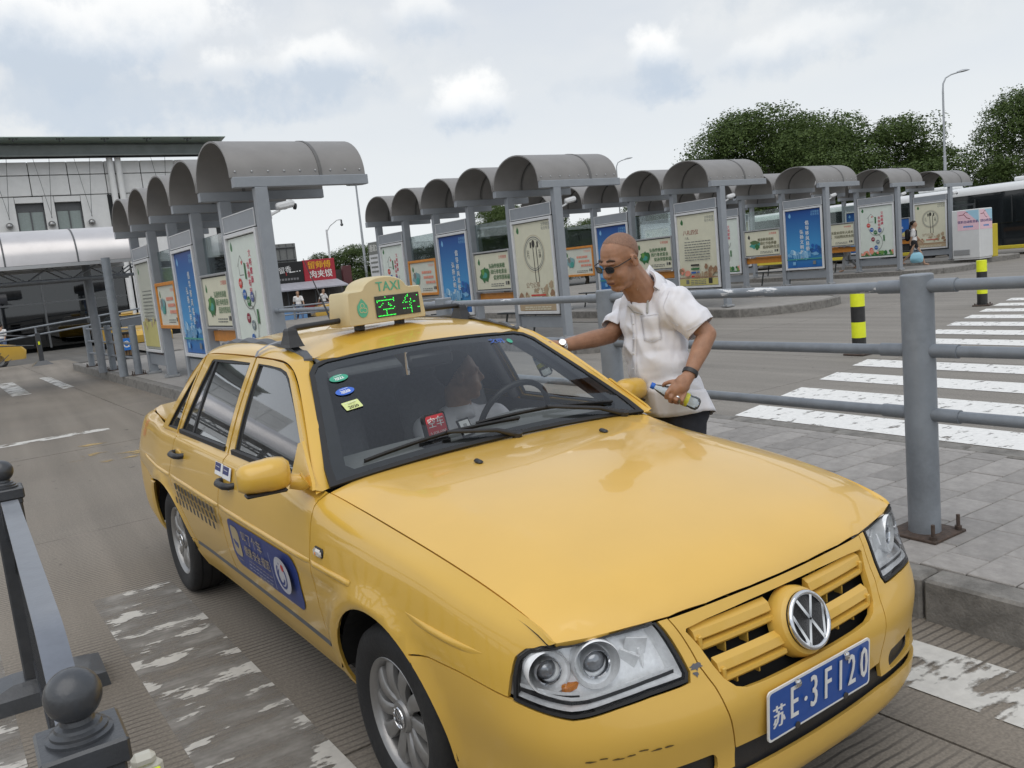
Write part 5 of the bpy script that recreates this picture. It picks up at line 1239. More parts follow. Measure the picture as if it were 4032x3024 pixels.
# ---- wipers
def on_ws(s, t, o=.0): p_ = wind(np.array([[s, t]]))[0]; return Vector(p_+o*np.array([.58, 0, .81]))
for s0, t0, s1, t1, s2, t2 in ((.12, -.03, -.30, .085, -.80, .075), (.86, -.02, .40, .115, -.08, .125)):
    b = MB(); b.tube([on_ws(s0, t0, .012), on_ws((s0*.7+s1*.3), t0*.6+t1*.4, .030), on_ws(s1, t1, .034)], [.013, .009, .007], 8); wa = b.build('wiper_arm', m_plast, taxi, 50)
    b = MB(); n = 14; L_ = .30
    pts = [on_ws(s1+(s2-s1)*(2*i/n-1)*1., t1+(t2-t1)*(2*i/n-1)+.010*(1-(2*i/n-1)**2), .014+.010*(1-abs(2*i/n-1))) for i in range(n+1)]
    b.tube(pts, .006, 6); b.build('wiper_blade', m_blk, wa, 50)
    b = MB(); b.tube([p_-Vector((.58, 0, .81))*.009 for p_ in pts], .004, 6); b.build('wiper_rubber', m_blk, wa, 50)
    b = MB(); q = on_ws(s0, t0, .012); b.cyl(q-Vector((.3, 0, .9))*.02, q+Vector((.3, 0, .9))*.012, .02, n=14); b.build('wiper_pivot', m_plast, wa, 40)
# ---- roof rack and taxi sign
A_, B_ = Vector((-1.235, -.515, 0)), Vector((-1.455, .475, 0)); rd_ = (B_-A_).normalized(); ang = math.atan2(rd_.y, rd_.x)-math.pi/2
rk = MB(); rk.tube([A_+Vector((0, 0, 1.462)), A_*.97+B_*.03+Vector((0, 0, 1.470)), A_*.5+B_*.5+Vector((0, 0, 1.478)), A_*.03+B_*.97+Vector((0, 0, 1.470)), B_+Vector((0, 0, 1.462))], .013, 10); rack = rk.build('roof_rack', m_plast, taxi, 60)
for q, s in ((A_, -1), (B_, 1)):
    zr_ = 1.392; b = MB(); rows = []
    for z, w, t in ((zr_, .062, .034), (zr_+.012, .055, .030), (zr_+.05, .036, .022), (zr_+.070, .030, .020), (zr_+.080, .022, .015)): rows.append([q+Vector((x*w, y*t, z)) for x, y in ((-1, -1), (1, -1), (1, 1), (-1, 1))])
    b.loft(rows, 0, True, True); b.build('rack_foot', m_plast, rack)
b = MB(); rows = []
for p_, zz_ in (((-1.31, .50), 1.412), ((-1.36, .53), 1.409), ((-1.42, .56), 1.394), ((-1.455, .592), 1.372), ((-1.465, .603), 1.348)): rows.append([(p_[0]-.016, -p_[1], zz_+.006), (p_[0]+.016, -p_[1], zz_+.006)])
b.loft(rows); b.build('strap', M('strap_webbing', (.30, .31, .33), .7, var=.1, scale=60), rack)
b = MB(); b.tube([(-2.18, .08, 1.415), (-2.19, .08, 1.43), (-2.32, .07, 1.62), (-2.44, .06, 1.80)], [.016, .007, .0035, .002], 8); b.build('antenna', m_blk, taxi, 60)
SGN = Matrix.Translation((-1.352, -.035, 0)) @ Matrix.Rotation(ang, 4, 'Z') @ Matrix(((0, 0, 1, 0), (1, 0, 0, 0), (0, 1, 0, 0), (0, 0, 0, 1)))   # u = left, v = up, n = forward
m_signp = M('aged_sign_plastic', (.58, .485, .285), .5, var=.06, scale=5, dirt=.25, dcol=(.45, .36, .2))
prof = [(-.232, 1.442), (.232, 1.442), (.238, 1.452), (.226, 1.588), (.219, 1.595), (.150, 1.597)]
prof += [(.135*math.cos(R(a)), 1.592+.064*math.sin(R(a))**.9) for a in range(10, 171, 10)]+[(-.150, 1.597), (-.219, 1.595), (-.226, 1.588), (-.238, 1.452)]
# as seen from the front the car's left is at the right of the reader: u runs towards the car's left
b = MB(); b.X = SGN; secs = []
cu = [(u, v-1.52) for u, v in prof]
for n_, sc_ in ((-.075, .93), (-.066, .985), (-.05, 1.), (.05, 1.), (.066, .985), (.074, .945)): secs.append([(u*sc_, 1.52+v*sc_, n_-.10*(v+.08)*(1 if n_ > 0 else -1)*.35) for u, v in cu])
b.loft(secs, 0, True, True); sign = b.build('roof_sign', m_signp, taxi, 40)
def sface(u, v, n): return SGN @ Vector((u, v, .0752-.035*(v-1.44)+n))
P_ = Print(); m_sg = M('sign_green', (.10, .42, .27), .5, var=.12, scale=30); m_led = M('led_panel', (.035, .037, .033), .35, var=.25, scale=90); m_ledoff = M('led_off', (.07, .075, .06), .4); m_ledon = M('led_lit', (.05, .8, .1), .3, emit=(.03, 1., .08, 1.6))
P_.text('TAXI', .02, 1.605, .062, m_sg, sx=1.05, bold=.0008)
P_.poly([(-.145+.030*math.cos(R(a)), 1.512+.036*math.sin(R(a))) for a in range(-180, 1, 20)]+[(-.117, 1.53), (-.135, 1.552), (-.145, 1.562), (-.155, 1.552), (-.173, 1.53)], m_sg)
P_.ring(-.145, 1.530, .012, .003, m_signp); P_.ring(-.152, 1.510, .012, .003, m_signp, a0=R(60), a1=R(330)); P_.ring(-.133, 1.508, .012, .003, m_signp, a0=R(-150), a1=R(120))
P_.rect(.062, 1.515, .268, .098, m_led)
kong = ["......#......", "............#", "#############", "#...........#", "....#...#....", "...#....##...", ".##......##..", "............#", "....########.", "......#......", "......#......", "......#......", "#############"]
che = ["....#........", "...##......#.", "..#..........", "..#...#......", ".#....#......", "#.##.#..##...", "......#......", ".....#.......", "......#......", "##.#.##....##", "......#......", "......#......", "......#......"]
dots = MB(); off = MB()
for gx_, rowsT in ((-.060, kong), (.092, che)):
    for r_, line in enumerate(rowsT):
        for c_, ch in enumerate(line):
            u, v = gx_+c_*.0082, 1.557-r_*.0070
            q = [sface(u+.0025*math.cos(R(60*k)), v+.0025*math.sin(R(60*k)), .0035) for k in range(6)]
            (dots if ch == '#' else off).add(q, [tuple(range(6))])
P_.b.v = [tuple(sface(u, v, n)) for u, v, n in P_.b.v]; P_.build('sign_print', sign)
dots.build('led_dots', m_ledon, sign); off.build('unlit_leds', m_ledoff, sign)
b = MB(); b.X = SGN; 
for u in (-.12, .12): b.box((u, 1.43, 0), (.03, .03, .05), 0, .004)
b.build('sign_foot', m_plast, sign)
# ---- stickers on the windscreen and doors
def ws_print(name, cs, ct, rot, draw, k):
    q = Print(); draw(q); o = on_ws(cs, ct, .008); ex = (on_ws(cs+.02, ct)-on_ws(cs-.02, ct)).normalized(); ey = (on_ws(cs, ct+.02)-on_ws(cs, ct-.02)).normalized(); ey = (ey-ex*ey.dot(ex)).normalized(); en = ex.cross(ey)
    X = Matrix((ex, ey, en)).transposed().to_4x4(); X.translation = o; q.build(name, ws, X @ Matrix.Rotation(rot, 4, 'Z'))
m_st = [ink('sticker_green', (60, 160, 130)), ink('sticker_blue', (60, 105, 200)), ink('sticker_lime', (214, 224, 150))]
def oval(m, t): 
    def d(q): q.disc(0, 0, .040, m, .022); q.text(t, 0, -.003, .021, i_w, bold=.0007); small_lines_(q, 0, .012, .036, i_w); small_lines_(q, 0, -.0155, .034, i_w)
    return d
i_w = M('ink_pure_white', (.82, .82, .82), .5)
def small_lines_(q, u, v, w, m): 
    for i in range(7): q.rect(u-w/2+w*(i+.5)/7, v, w/9, .0025, m)
ws_print('inspection_sticker', -.815, .80, R(3), oval(m_st[0], '2021'), 0); ws_print('inspection_sticker', -.80, .665, R(3), oval(m_st[1], '2020'), 0)
def lime(q): q.rrect(0, 0, .072, .047, .004, m_st[2]); q.text('2020', 0, -.012, .022, ink('print_black', (60, 60, 40)), bold=.0007); small_lines_(q, 0, .014, .05, i_w); small_lines_(q, 0, .004, .03, ink('print_black', (60, 60, 40)))
ws_print('inspection_sticker', -.78, .53, R(2), lime, 0)
ws_print('logo_sticker', .60, .90, R(-4), lambda q: (q.text('文明', 0, 0, .04, m_st[1]), q.disc(.07, -.002, .014, m_st[0], .018)), 0)
def side_print(name, q, parent, x0, z0, off=.003, flipu=True):
    """lay a print on the right flank: u runs from the tail to the nose as the reader sees it"""
    uv = np.array(q.b.v); pts = np.stack([x0+uv[:, 0], z0+uv[:, 1]], 1); sh = inv(pts, [0, 2], 1., float(_S[18])); p_ = sh2p(sh)
    q.b.v = [(float(a[0]), -float(a[1])-off-float(n), float(a[2])) for a, n in zip(p_, uv[:, 2])]; return q.b.build(name, q.mats, parent)
m_dblue = M('decal_blue', (.022, .045, .20), .4, var=.06, scale=9, dirt=.2, dcol=(.08, .09, .2)); m_dtan = M('decal_tan', (.42, .34, .20), .5, var=.08); m_dsil = M('decal_silver', (.48, .48, .52), .4, var=.05)
q = Print()
for i in range(12):   # finely cut background so that it follows the curved door
    pass
W_, H_ = .82, .215
base = densify(rrect_pts(0, 0, W_, H_, .06, 6), .04); gx_, gy_ = np.meshgrid(np.arange(-W_/2+.03, W_/2, .045), np.arange(-H_/2+.02, H_/2, .04), indexing='ij'); gp = np.stack([gx_.ravel(), gy_.ravel()], 1); gp = gp[pip(gp, base*.96)]
vv = np.concatenate([base, gp]); rr_ = delaunay_2d_cdt([Vector(p_) for p_ in vv], [(i, (i+1) % len(base)) for i in range(len(base))], [], 1, 1e-6)
q.b.add([(p_[0], p_[1], 0) for p_ in rr_[0]], [tuple(f) for f in rr_[2]], q.mi(m_dblue)); q.n = .0012
q.rrect(-.325, .012, .105, .135, .03, m_dtan); q.blob(-.325, .012, .03, m_dblue, 3, 10); small_lines_(q, -.325, -.07, .09, m_dtan)
q.text('叫了个车', -.085, .055, .060, m_dtan, sx=1.05); q.text('便捷·安全·规范', -.055, -.005, .048, m_dtan, bold=.0005)
for k in range(3): small_lines_(q, -.03, -.042-.014*k, .30, m_dsil if k else m_dtan)
q.text('☎ 6666666', .03, -.085, .030, m_dtan); q.rect(.155, .0, .003, .15, m_dsil)
q.disc(.275, .012, .082, m_dsil, .072, 30); q.ring(.268, .008, .052, .011, m_dblue, a0=R(100), a1=R(400)); q.ring(.262, .004, .033, .010, m_dblue, a0=R(120), a1=R(350)); q.disc(.292, .045, .014, M('decal_red', (.5, .03, .03), .4)); small_lines_(q, .275, -.083, .12, m_dsil)
side_print('door_decal', q, taxi, -.985, .588)
q = Print(); m_chk = M('checker_black', (.035, .033, .03), .5, var=.2, scale=40, dirt=.4, dcol=(.3, .22, .08))
for r_ in range(3):
    for c_ in range(11):
        u = c_*.068+(.034 if r_ % 2 else 0)
        q.rect(u, -r_*.036-.0012*c_*0, .033, .034, m_chk)
side_print('checker_band', q, taxi, -2.27, .688)
q = Print()
for k, u in enumerate((-.065, .065)): q.rrect(u, 0, .115, .055, .004, i_w); q.rect(u-.012, .008, .085, .034, ink('label_navy', (50, 55, 110))); q.rect(u+.042, .008, .022, .034, i_w); small_lines_(q, u-.01, .010, .06, i_w)
side_print('door_label', q, taxi, -1.43, .885)
q = Print(); q.text('招手\n即停', 0, 0, .05, ink('faded_red', (205, 120, 60))); side_print('faded_lettering', q, taxi, -3.22, .88)
# paint damage on the front bumper
q = Print(); q.blob(0, 0, .018, ink('primer_grey', (92, 92, 98)), 5, 16, .010, .5); q.blob(-.004, -.018, .012, ink('primer_grey', (92, 92, 98)), 8, 12, .007, .6)
uv = np.array(q.b.v); p_ = sh2p(np.stack([.388-uv[:, 0], .43+uv[:, 1]], 1)); q.b.v = [(float(a[0])+.0015, -float(a[1])-.0005, float(a[2])) for a in p_]; q.b.build('paint_chip', q.mats, taxi)
q = Print(); m_scuff = ink('scuff', (90, 74, 40))
for k in range(7): q.blob(-.09+.03*k, .004*math.sin(k*2), .012, m_scuff, k, 8, .0022, .5)
uv = np.array(q.b.v); p_ = sh2p(np.stack([.60-uv[:, 0], .275+uv[:, 1]], 1)); q.b.v = [(float(a[0])+.0012, -float(a[1])-.001, float(a[2])) for a in p_]; q.b.build('scratch', q.mats, taxi)
# ---- cabin
b = MB(); b.grid(lambda u, v: (-.50-.30*v, (2*u-1)*.66, .905+.075*math.sin(min(v*1.7, 1)*math.pi/2)+.03*math.exp(-((2*u-1-.5)/.32)**2)*v-.02*(2*u-1)**2), 24, 10); b.grid(lambda u, v: (-.80-.05*v, (2*u-1)*.66, .98+.03*math.exp(-((2*u-1-.5)/.32)**2)-.02*(2*u-1)**2-.35*v), 24, 3); b.build('dashboard', m_dash, taxi, 50)
SW_ = Matrix.Translation((-.865, .345, .955)) @ Matrix.Rotation(R(-66), 4, 'Y')
b = MB(); b.X = SW_; b.tube([(.185*math.cos(2*math.pi*i/36), .185*math.sin(2*math.pi*i/36), 0) for i in range(36)], .014, 10, closed=True); sw = b.build('steering_wheel', m_plast, taxi, 60)
b = MB(); b.X = SW_; b.sphere((0, 0, -.01), (.06, .07, .02), 16, 8); b.box((0, .11, -.006), (.03, .13, .012), 0, .004); b.box((0, -.11, -.006), (.03, .13, .012), 0, .004); b.box((-.11, 0, -.006), (.13, .03, .012), 0, .004); b.build('wheel_hub', m_plast, sw, 50)
def seat(x, y, w=.50, head=True):
    b = MB(); b.box((x+.12, y, .52), (.52, w, .20), 0, .06); rot = Matrix.Rotation(R(-14), 3, 'Y'); b.box((x-.22, y, .84), (.16, w, .62), 0, .06, rot); s = b.build('seat', m_seat, taxi, 60)
    if head: b = MB(); b.box((x-.33, y, 1.20), (.09, .27, .17), 0, .04, rot); b.build('headrest', m_seat, s, 60)
seat(-1.28, .36); seat(-1.28, -.36); seat(-2.15, 0, 1.22, False)
b = MB(); b.box((-1.35, 0, .40), (2.4, 1.4, .06)); b.box((-2.75, 0, .93), (.5, 1.25, .03)); b.box((-2.35, 0, .70), (.05, 1.3, .5)); b.build('cabin_floor', m_int, taxi)
b = MB(); b.grid(lambda u, v: tuple(roof(np.array([[-1.08-1.2*u, (2*v-1)*.5]]))[0]-np.array([0, 0, .03])), 10, 10); b.build('headliner', M('headliner', (.32, .32, .31), .9), taxi, 60)
for sg in (1, -1):
    b = MB(); b.add([(-.55, sg*.745, .45), (-2.5, sg*.745, .45), (-2.5, sg*.735, .945), (-.55, sg*.735, .945)], [(0, 1, 2, 3)]); b.build('door_trim', m_int, taxi)
    b = MB(); b.tube([(-1.43, sg*.745, .95), (-1.45, sg*.565, 1.33)], .03, 8); b.build('pillar_trim', m_int, taxi, 60)
    b = MB(); b.tube([(-.53, sg*.70, .95), (-.83, sg*.59, 1.16), (-1.05, sg*.505, 1.295)], .024, 8); b.build('pillar_trim', m_int, taxi, 60)
b = MB(); b.box((-.93, -.02, 1.275), (.03, .22, .06), 0, .012); b.build('rear_view_mirror', m_plast, taxi, 40)
b = MB(); b.box((-.985, -.33, 1.305), (.16, .34, .02), 0, .008, Matrix.Rotation(.5, 3, 'Y')); b.build('sun_visor', m_int, taxi, 40)
# things on the dashboard
hs_ = thing('hire_sign', 'red for hire flag card behind the windscreen of the taxi', 'sign', (0, 0, 0)); hs_.parent = None
TW = taxi.matrix_basis if False else (Matrix.Translation(taxi.location) @ Matrix.Rotation(taxi.rotation_euler.z, 4, 'Z'))
hs_.matrix_world = TW @ Matrix.Translation((-.60, -.208, .975)) @ Matrix.Rotation(R(14), 4, 'Z')
HX = Matrix.Translation((0, 0, .075)) @ Matrix.Rotation(R(-12), 4, 'Y') @ Matrix(((0, 0, 1, 0), (1, 0, 0, 0), (0, 1, 0, 0), (0, 0, 0, 1)))
b = MB(); b.X = HX; b.prism(rrect_pts(0, 0, .118, .105, .016), -.02, -.001); b.build('holder', m_plast, hs_, 40)
q = Print(); m_hr = ink('hire_red', (196, 58, 68)); q.rrect(0, 0, .102, .09, .012, m_hr); q.text('空车', 0, .014, .044, i_w, bold=.0005); q.text('↑ FOR HIRE', 0, -.026, .0165, i_w); q.build('lettering', hs_, HX)
b = MB(); b.box((-.02, 0, .008), (.09, .10, .03), 0, .006); b.box((-.012, 0, .03), (.03, .04, .04)); b.build('base', m_plast, hs_)
ph = thing('payment_card', 'small black framed white card on the dashboard beside the hire sign', 'card'); ph.matrix_world = TW @ Matrix.Translation((-.60, -.075, .985)) @ Matrix.Rotation(R(20), 4, 'Z')
CX = Matrix.Translation((0, 0, .035)) @ Matrix.Rotation(R(-25), 4, 'Y') @ Matrix(((0, 0, 1, 0), (1, 0, 0, 0), (0, 1, 0, 0), (0, 0, 0, 1)))
b = MB(); b.X = CX; b.prism(rrect_pts(0, 0, .075, .075, .004), -.006, -.001); b.build('frame', m_plast, ph)
q = Print(); q.rect(0, 0, .06, .06, i_w); q.rect(0, .005, .022, .022, ink('card_grey', (170, 170, 170))); small_lines_(q, 0, -.02, .04, ink('card_grey', (170, 170, 170))); q.build('card', ph, CX)
# ================================================================== BACKGROUND
GZ = lambda y: -.03-max(0., min(y, 60)-27)*.015           # the far ground falls away a little
b = MB(); ysl = [-900, 27, 34, 41, 48, 60, 900]
gobj = bpy.data.objects['ground']; bpy.data.meshes.remove(gobj.data) if False else None
for a, c in zip(ysl, ysl[1:]): b.add([(-900, a, GZ(a)), (900, a, GZ(a)), (900, c, GZ(c)), (-900, c, GZ(c))], [(0, 1, 2, 3)])
gobj.data = b.mesh('ground', m_ground)

# ------------------------------------------------------------------ terminal building
m_clad = M('grey_cladding', (.78, .785, .78), .5, var=.05, scale=3, dirt=.12, dcol=(.36, .36, .35)); m_mull = M('dark_mullion', (.10, .105, .11), .5, var=.1)
m_dglass = glass('facade_glass', (.10, .12, .12), 1.1, 1.5); m_greenb = M('green_grey_beam', (.20, .225, .22), .5, var=.12, scale=2, dirt=.3); m_gglass = glass('canopy_glass', (.62, .76, .70), .8, 1.45, .45)
m_dark_in = M('interior_dark', (.035, .038, .04), .9, var=.4, scale=.6); m_ball = M('steel_ball', (.36, .36, .36), .3, .9, var=.1)
t = thing('terminal_building', 'pale grey panelled terminal building with green beam and glass eaves at left', 'building', (0, 50, 0))
zg = GZ(50)
for i in range(-10, 13):          # cladding panels
    x0 = 2.0+1.78*(i-1)+.35; x1 = x0+1.76
    if x1 > 13.6: break
    for z0, z1 in ((7.50, 8.52), (8.54, 9.2), (5.75, 7.48), (3.75, 5.73)):
        if z0 == 5.75 and i in (1, 2, 3): continue
        b = MB(); b.box(((x0+x1)/2, .1, (z0+z1)/2), (x1-x0-.02, .18, z1-z0-.02), 0, .015); b.build('panel', m_clad, t)
b = MB(); b.box((0, .45, 6.5), (28, .3, 5.4)); b.box((0, .9, 2), (28, .3, 5)); b.build('wall', m_dark_in, t)
for xa, xb in ((3.30, 4.55), (5.08, 6.30)):
    w = MB(); w.box(((xa+xb)/2, .30, 6.95), (xb-xa, .1, .45), 0, .01); fr = w.build('window', m_mull, t)
    for k in range(2):
        q = MB(); q.box((xa+(xb-xa)*(k+.5)/2, .28, 6.2), ((xb-xa)/2-.06, .03, 1.1)); q.build('pane', M('grey_green_pane', (.22, .27, .26), .15, .0, coat=.8), fr)
    for x in (xa+.03, (xa+xb)/2, xb-.03): q = MB(); q.box((x, .24, 6.2), (.06, .08, 1.2)); q.build('mullion', m_mull, fr)
for xa, xb in ((2.36, 3.28), (4.57, 5.06), (6.32, 7.66)): q = MB(); q.box(((xa+xb)/2, .1, 6.615), (xb-xa, .18, 1.71), 0, .012); q.build('panel', m_clad, t)
for xa, xb in ((3.30, 4.55), (5.08, 6.30)): q = MB(); q.box(((xa+xb)/2, .1, 7.31), (xb-xa, .18, .30), 0, .012); q.build('panel', m_clad, t)
b = MB(); b.box((0, -.4, 9.64), (27.5, .5, .58), 0, .03); b.box((0, -.4, 9.38), (27.5, .9, .06)); b.build('eaves_beam', m_greenb, t)
b = MB(); b.box((0, -.9, 10.06), (27.5, 1.6, .03), 0, 0, Matrix.Rotation(-.1, 3, 'X')); b.build('glass_eaves', M('frosted_green_glass', (.42, .52, .47), .3, var=.05, coat=.4), t)
for k in range(9):
    x = -4.6+2.05*k; b = MB(); b.box((x, -1.4, 10.02), (.05, .3, .12)); b.box((x-.15, -1.45, 10.10), (.08, .08, .1)); b.box((x+.15, -1.45, 10.10), (.08, .08, .1)); b.build('glass_clamp', m_mull, t)
for x in (.95, 2.89, 4.79, 6.66, 10.4):
    b = MB(); b.cyl((x+.02, -.18, 6.35), (x+.35, -.3, 9.4), .013, n=6); b.cyl((x+.06, -.1, 6.35), (x-.4, -.3, 9.4), .010, n=6); b.build('tie_rod', m_mull, t)
    b = MB(); b.sphere((x, -.12, 6.05), .17, 20, 12); b.build('steel_ball', m_ball, t, 60)
for x in (7.85, 8.25): b = MB(); b.cyl((x+.1, -.25, zg), (x+.1, -.25, 9.3), .16, n=16); b.build('column', m_clad, t, 40)
b = MB(); b.box((8.05, .05, 6.6), (.9, .1, 1.7)); b.build('recess', m_dark_in, t)
b = MB(); b.box((8.95, -.2, 1.4), (.9, .4, 3.6), 0, .03); b.build('orange_pier', M('orange_render', (.42, .15, .06), .7, var=.1, scale=3), t)
b = MB(); b.box((10.9, -.3, 2.2), (2.6, .2, 2.4), 0, .02); bb_ = b.build('billboard', m_clad, t)
q = Print(); q.rect(0, 0, 2.5, 2.3, ink('ad_green', (120, 150, 90))); q.rect(0, -.7, 2.5, .9, ink('ad_pale', (170, 195, 190))); q.blob(0, .3, .7, ink('ad_cream', (190, 195, 170)), 4, 20, .3); q.build('print', bb_, Matrix.Translation((10.9, -.41, 2.2)) @ Matrix(((1, 0, 0, 0), (0, 0, -1, 0), (0, 1, 0, 0), (0, 0, 0, 1))))
for k in range(9):                 # glazed front
    x0 = -10.2+2.0*k
    b = MB(); b.box((x0+1, -.1, 1.75), (1.9, .03, 3.8)); b.build('glass_front', m_dglass, t)
    b = MB(); b.box((x0, -.12, 1.75), (.09, .12, 3.9)); b.build('mullion', m_mull, t)
b = MB(); b.box((-1, -.12, 2.1), (18, .1, .08)); b.build('transom', m_mull, t)
rn = random.Random(3)
for k in range(7):                # furniture and screens dimly seen indoors
    b = MB(); b.box((rn.uniform(-9, 7), .55, rn.uniform(.3, 1.6)), (rn.uniform(.5, 1.4), .1, rn.uniform(.3, 1.1)), 0, .02); b.build('indoor_panel', M('indoor_%d' % (k % 3), ((.16, .18, .19), (.09, .13, .2), (.22, .22, .2))[k % 3], .6, var=.3), t)
# silver barrel canopy over the walkway
m_silverc = M('brushed_canopy', (.62, .60, .60), .30, .55, var=.10, scale=1.2, dirt=.25, dcol=(.40, .36, .35)); m_truss = M('truss_grey', (.20, .215, .235), .5, var=.1)
t = thing('walkway_canopy', 'silver barrel shaped walkway canopy on round columns in front of the terminal', 'canopy', (0, 20.3, 0))
def cpt(x, a, o=0.): return (x, .55-(1.1+o)*math.cos(a), 2.60+(.76+o)*math.sin(a)**.8)
for x0, x1 in ((-9, -6.3), (-6.27, -3.5), (-3.47, -.4), (-.37, .93), (.96, 2.25), (2.28, 3.46)):
    b = MB(); n = 18; b.loft([[cpt(x, math.pi*k/n) for k in range(n+1)]+[cpt(x, math.pi*(n-k)/n, -.03) for k in range(n+1)] for x in (x0, x1)], 0, True, True); b.build('canopy_sheet', m_silverc, t, 40)
for x in (-.385, .945, 2.265): b = MB(); b.tube([cpt(x, math.pi*k/18, .004) for k in range(19)], .018, 6); b.build('seam', m_mull, t, 60)
for z, y in ((2.56, -.52), (2.56, 1.6)): b = MB(); b.box((-2.8, y, z), (12.5, .08, .07)); b.build('edge_rail', m_alu, t)
b = MB(); b.cyl((-9, -.1, 2.27), (3.45, -.1, 2.27), .035, n=10); b.build('truss_pipe', m_truss, t, 50); b = MB(); b.cyl((-9, 1.2, 2.27), (3.45, 1.2, 2.27), .035, n=10); b.build('truss_pipe', m_truss, t, 50)
for k in range(14):
    x = -8.6+.9*k
    for y in (-.1, 1.2): b = MB(); b.cyl((x, y, 2.27), (x+.45, y, 2.55), .016, n=6); b.cyl((x+.9, y, 2.27), (x+.45, y, 2.55), .016, n=6); b.build('truss_brace', m_truss, t)
b = MB(); b.box((-2.8, .55, 2.62), (12.4, 2.0, .03)); b.build('soffit', M('soffit_dark', (.10, .10, .10), .8), t)
for x, y, m_ in ((2.52, .6, m_truss), (2.66, -1.35, m_steel), (-2.0, .6, m_truss), (-6.0, .6, m_truss)):
    z0 = .18 if x > 2 else 0
    b = MB(); b.cyl((x, y, z0), (x, y, 2.6), .085, n=20); b.build('column', m_, t, 40)
# railing at the far end of the walkway
t = thing('railing', 'short blue grey railing by the walkway columns at far left', 'railing')
for x, y in ((2.93, 18.85), (2.78, 21.2), (2.62, 23.6)): rail_post(t, x, y, 1.2)
for (xa, ya), (xb, yb) in (((2.93, 18.85), (2.78, 21.2)), ((2.78, 21.2), (2.62, 23.6))):
    for z in (1.12, .82, .52): b = MB(); b.cyl((xa, ya, z), (xb, yb, z), .027, n=10); b.build('pipe', m_rail, t, 50)
t = thing('handrail', 'long sloping grey handrail in front of the terminal glass', 'railing')
for z0, z1 in ((.75, 1.65), (.45, 1.35)): b = MB(); b.cyl((-2, 38, z0), (9, 36, z1), .035, n=8); b.build('pipe', m_rail, t, 50)
for k in range(6):
    f = k/5; b = MB(); b.cyl((-2+11*f, 38-2*f, GZ(37)), (-2+11*f, 38-2*f, .75+.9*f), .035, n=8); b.build('post', m_rail, t, 50)
# litter bin
t = thing('litter_bin', 'brown slatted litter bin with blue recycling sign', 'litter bin', (3.55, 24.9, .18), R(-12))
m_slat = M('bin_slat', (.17, .105, .05), .6, var=.2, scale=20); b = MB(); b.box((0, 0, .05), (.66, .38, .10), 0, .01); b.box((0, 0, .70), (.68, .40, .06), 0, .01); b.box((0, 0, .38), (.58, .30, .6)); b.build('body', m_bk, t)
for k in range(9): b = MB(); b.box((-.28+.07*k, -.17, .38), (.055, .03, .56), 0, .004); b.build('slat', m_slat, t)
b = MB(); b.box((.14, -.21, .40), (.30, .02, .32), 0, .004); sg_ = b.build('sign', ink('bin_blue', (40, 120, 205)), t); q = Print()
for k in range(3): q.ring(0, 0, .085, .03, i_w, 8, R(90+120*k), R(180+120*k)); q.poly([(.07*math.cos(R(190+120*k))+dx, .07*math.sin(R(190+120*k))+dy) for dx, dy in ((-.03, -.02), (.03, -.02), (0, .035))], i_w)
q.build('symbol', sg_, Matrix.Translation((.14, -.222, .40)) @ Matrix(((1, 0, 0, 0), (0, 0, -1, 0), (0, 1, 0, 0), (0, 0, 0, 1))))
# ornamental branch fence
t = thing('ornamental_fence', 'dark ornamental fence of branching bars across the road at far left', 'fence', (0, 30.6, GZ(30.6)))
for x in (2.0, -.9, -3.8):
    b = MB(); b.box((x, 0, .55), (.14, .14, 1.1), 0, .01); b.loft([[(x-.42, -.25, 0), (x+.42, -.25, 0), (x+.42, .25, 0), (x-.42, .25, 0)], [(x-.12, -.1, .22), (x+.12, -.1, .22), (x+.12, .1, .22), (x-.12, .1, .22)]], 0, True, True); po = b.build('post', m_iron, t); b = MB(); b.box((x, -.08, .78), (.05, .02, .1)); b.build('reflector', m_by, po)
for x in (.55, -2.35):
    for z0, k in ((1.0, .16), (.72, .10)): b = MB(); b.tube([(x-1.3+.13*i, 0, z0+k*math.sin(math.pi*i/20)) for i in range(21)], .022, 6); b.build('top_bar', m_iron, t, 60)
    for k in range(11):
        a = R(20+14*k); l_ = .95+.1*math.sin(k*3); b = MB(); b.tube([(x, 0, .08), (x+.35*l_*math.cos(a), 0, .08+.35*l_*math.sin(a)), (x+(.75+.05*math.sin(k*2))*l_*math.cos(a+.1), 0, .08+.72*l_*math.sin(a+.1))], [.02, .016, .01], 6); b.build('branch_bar', m_iron, t, 60)
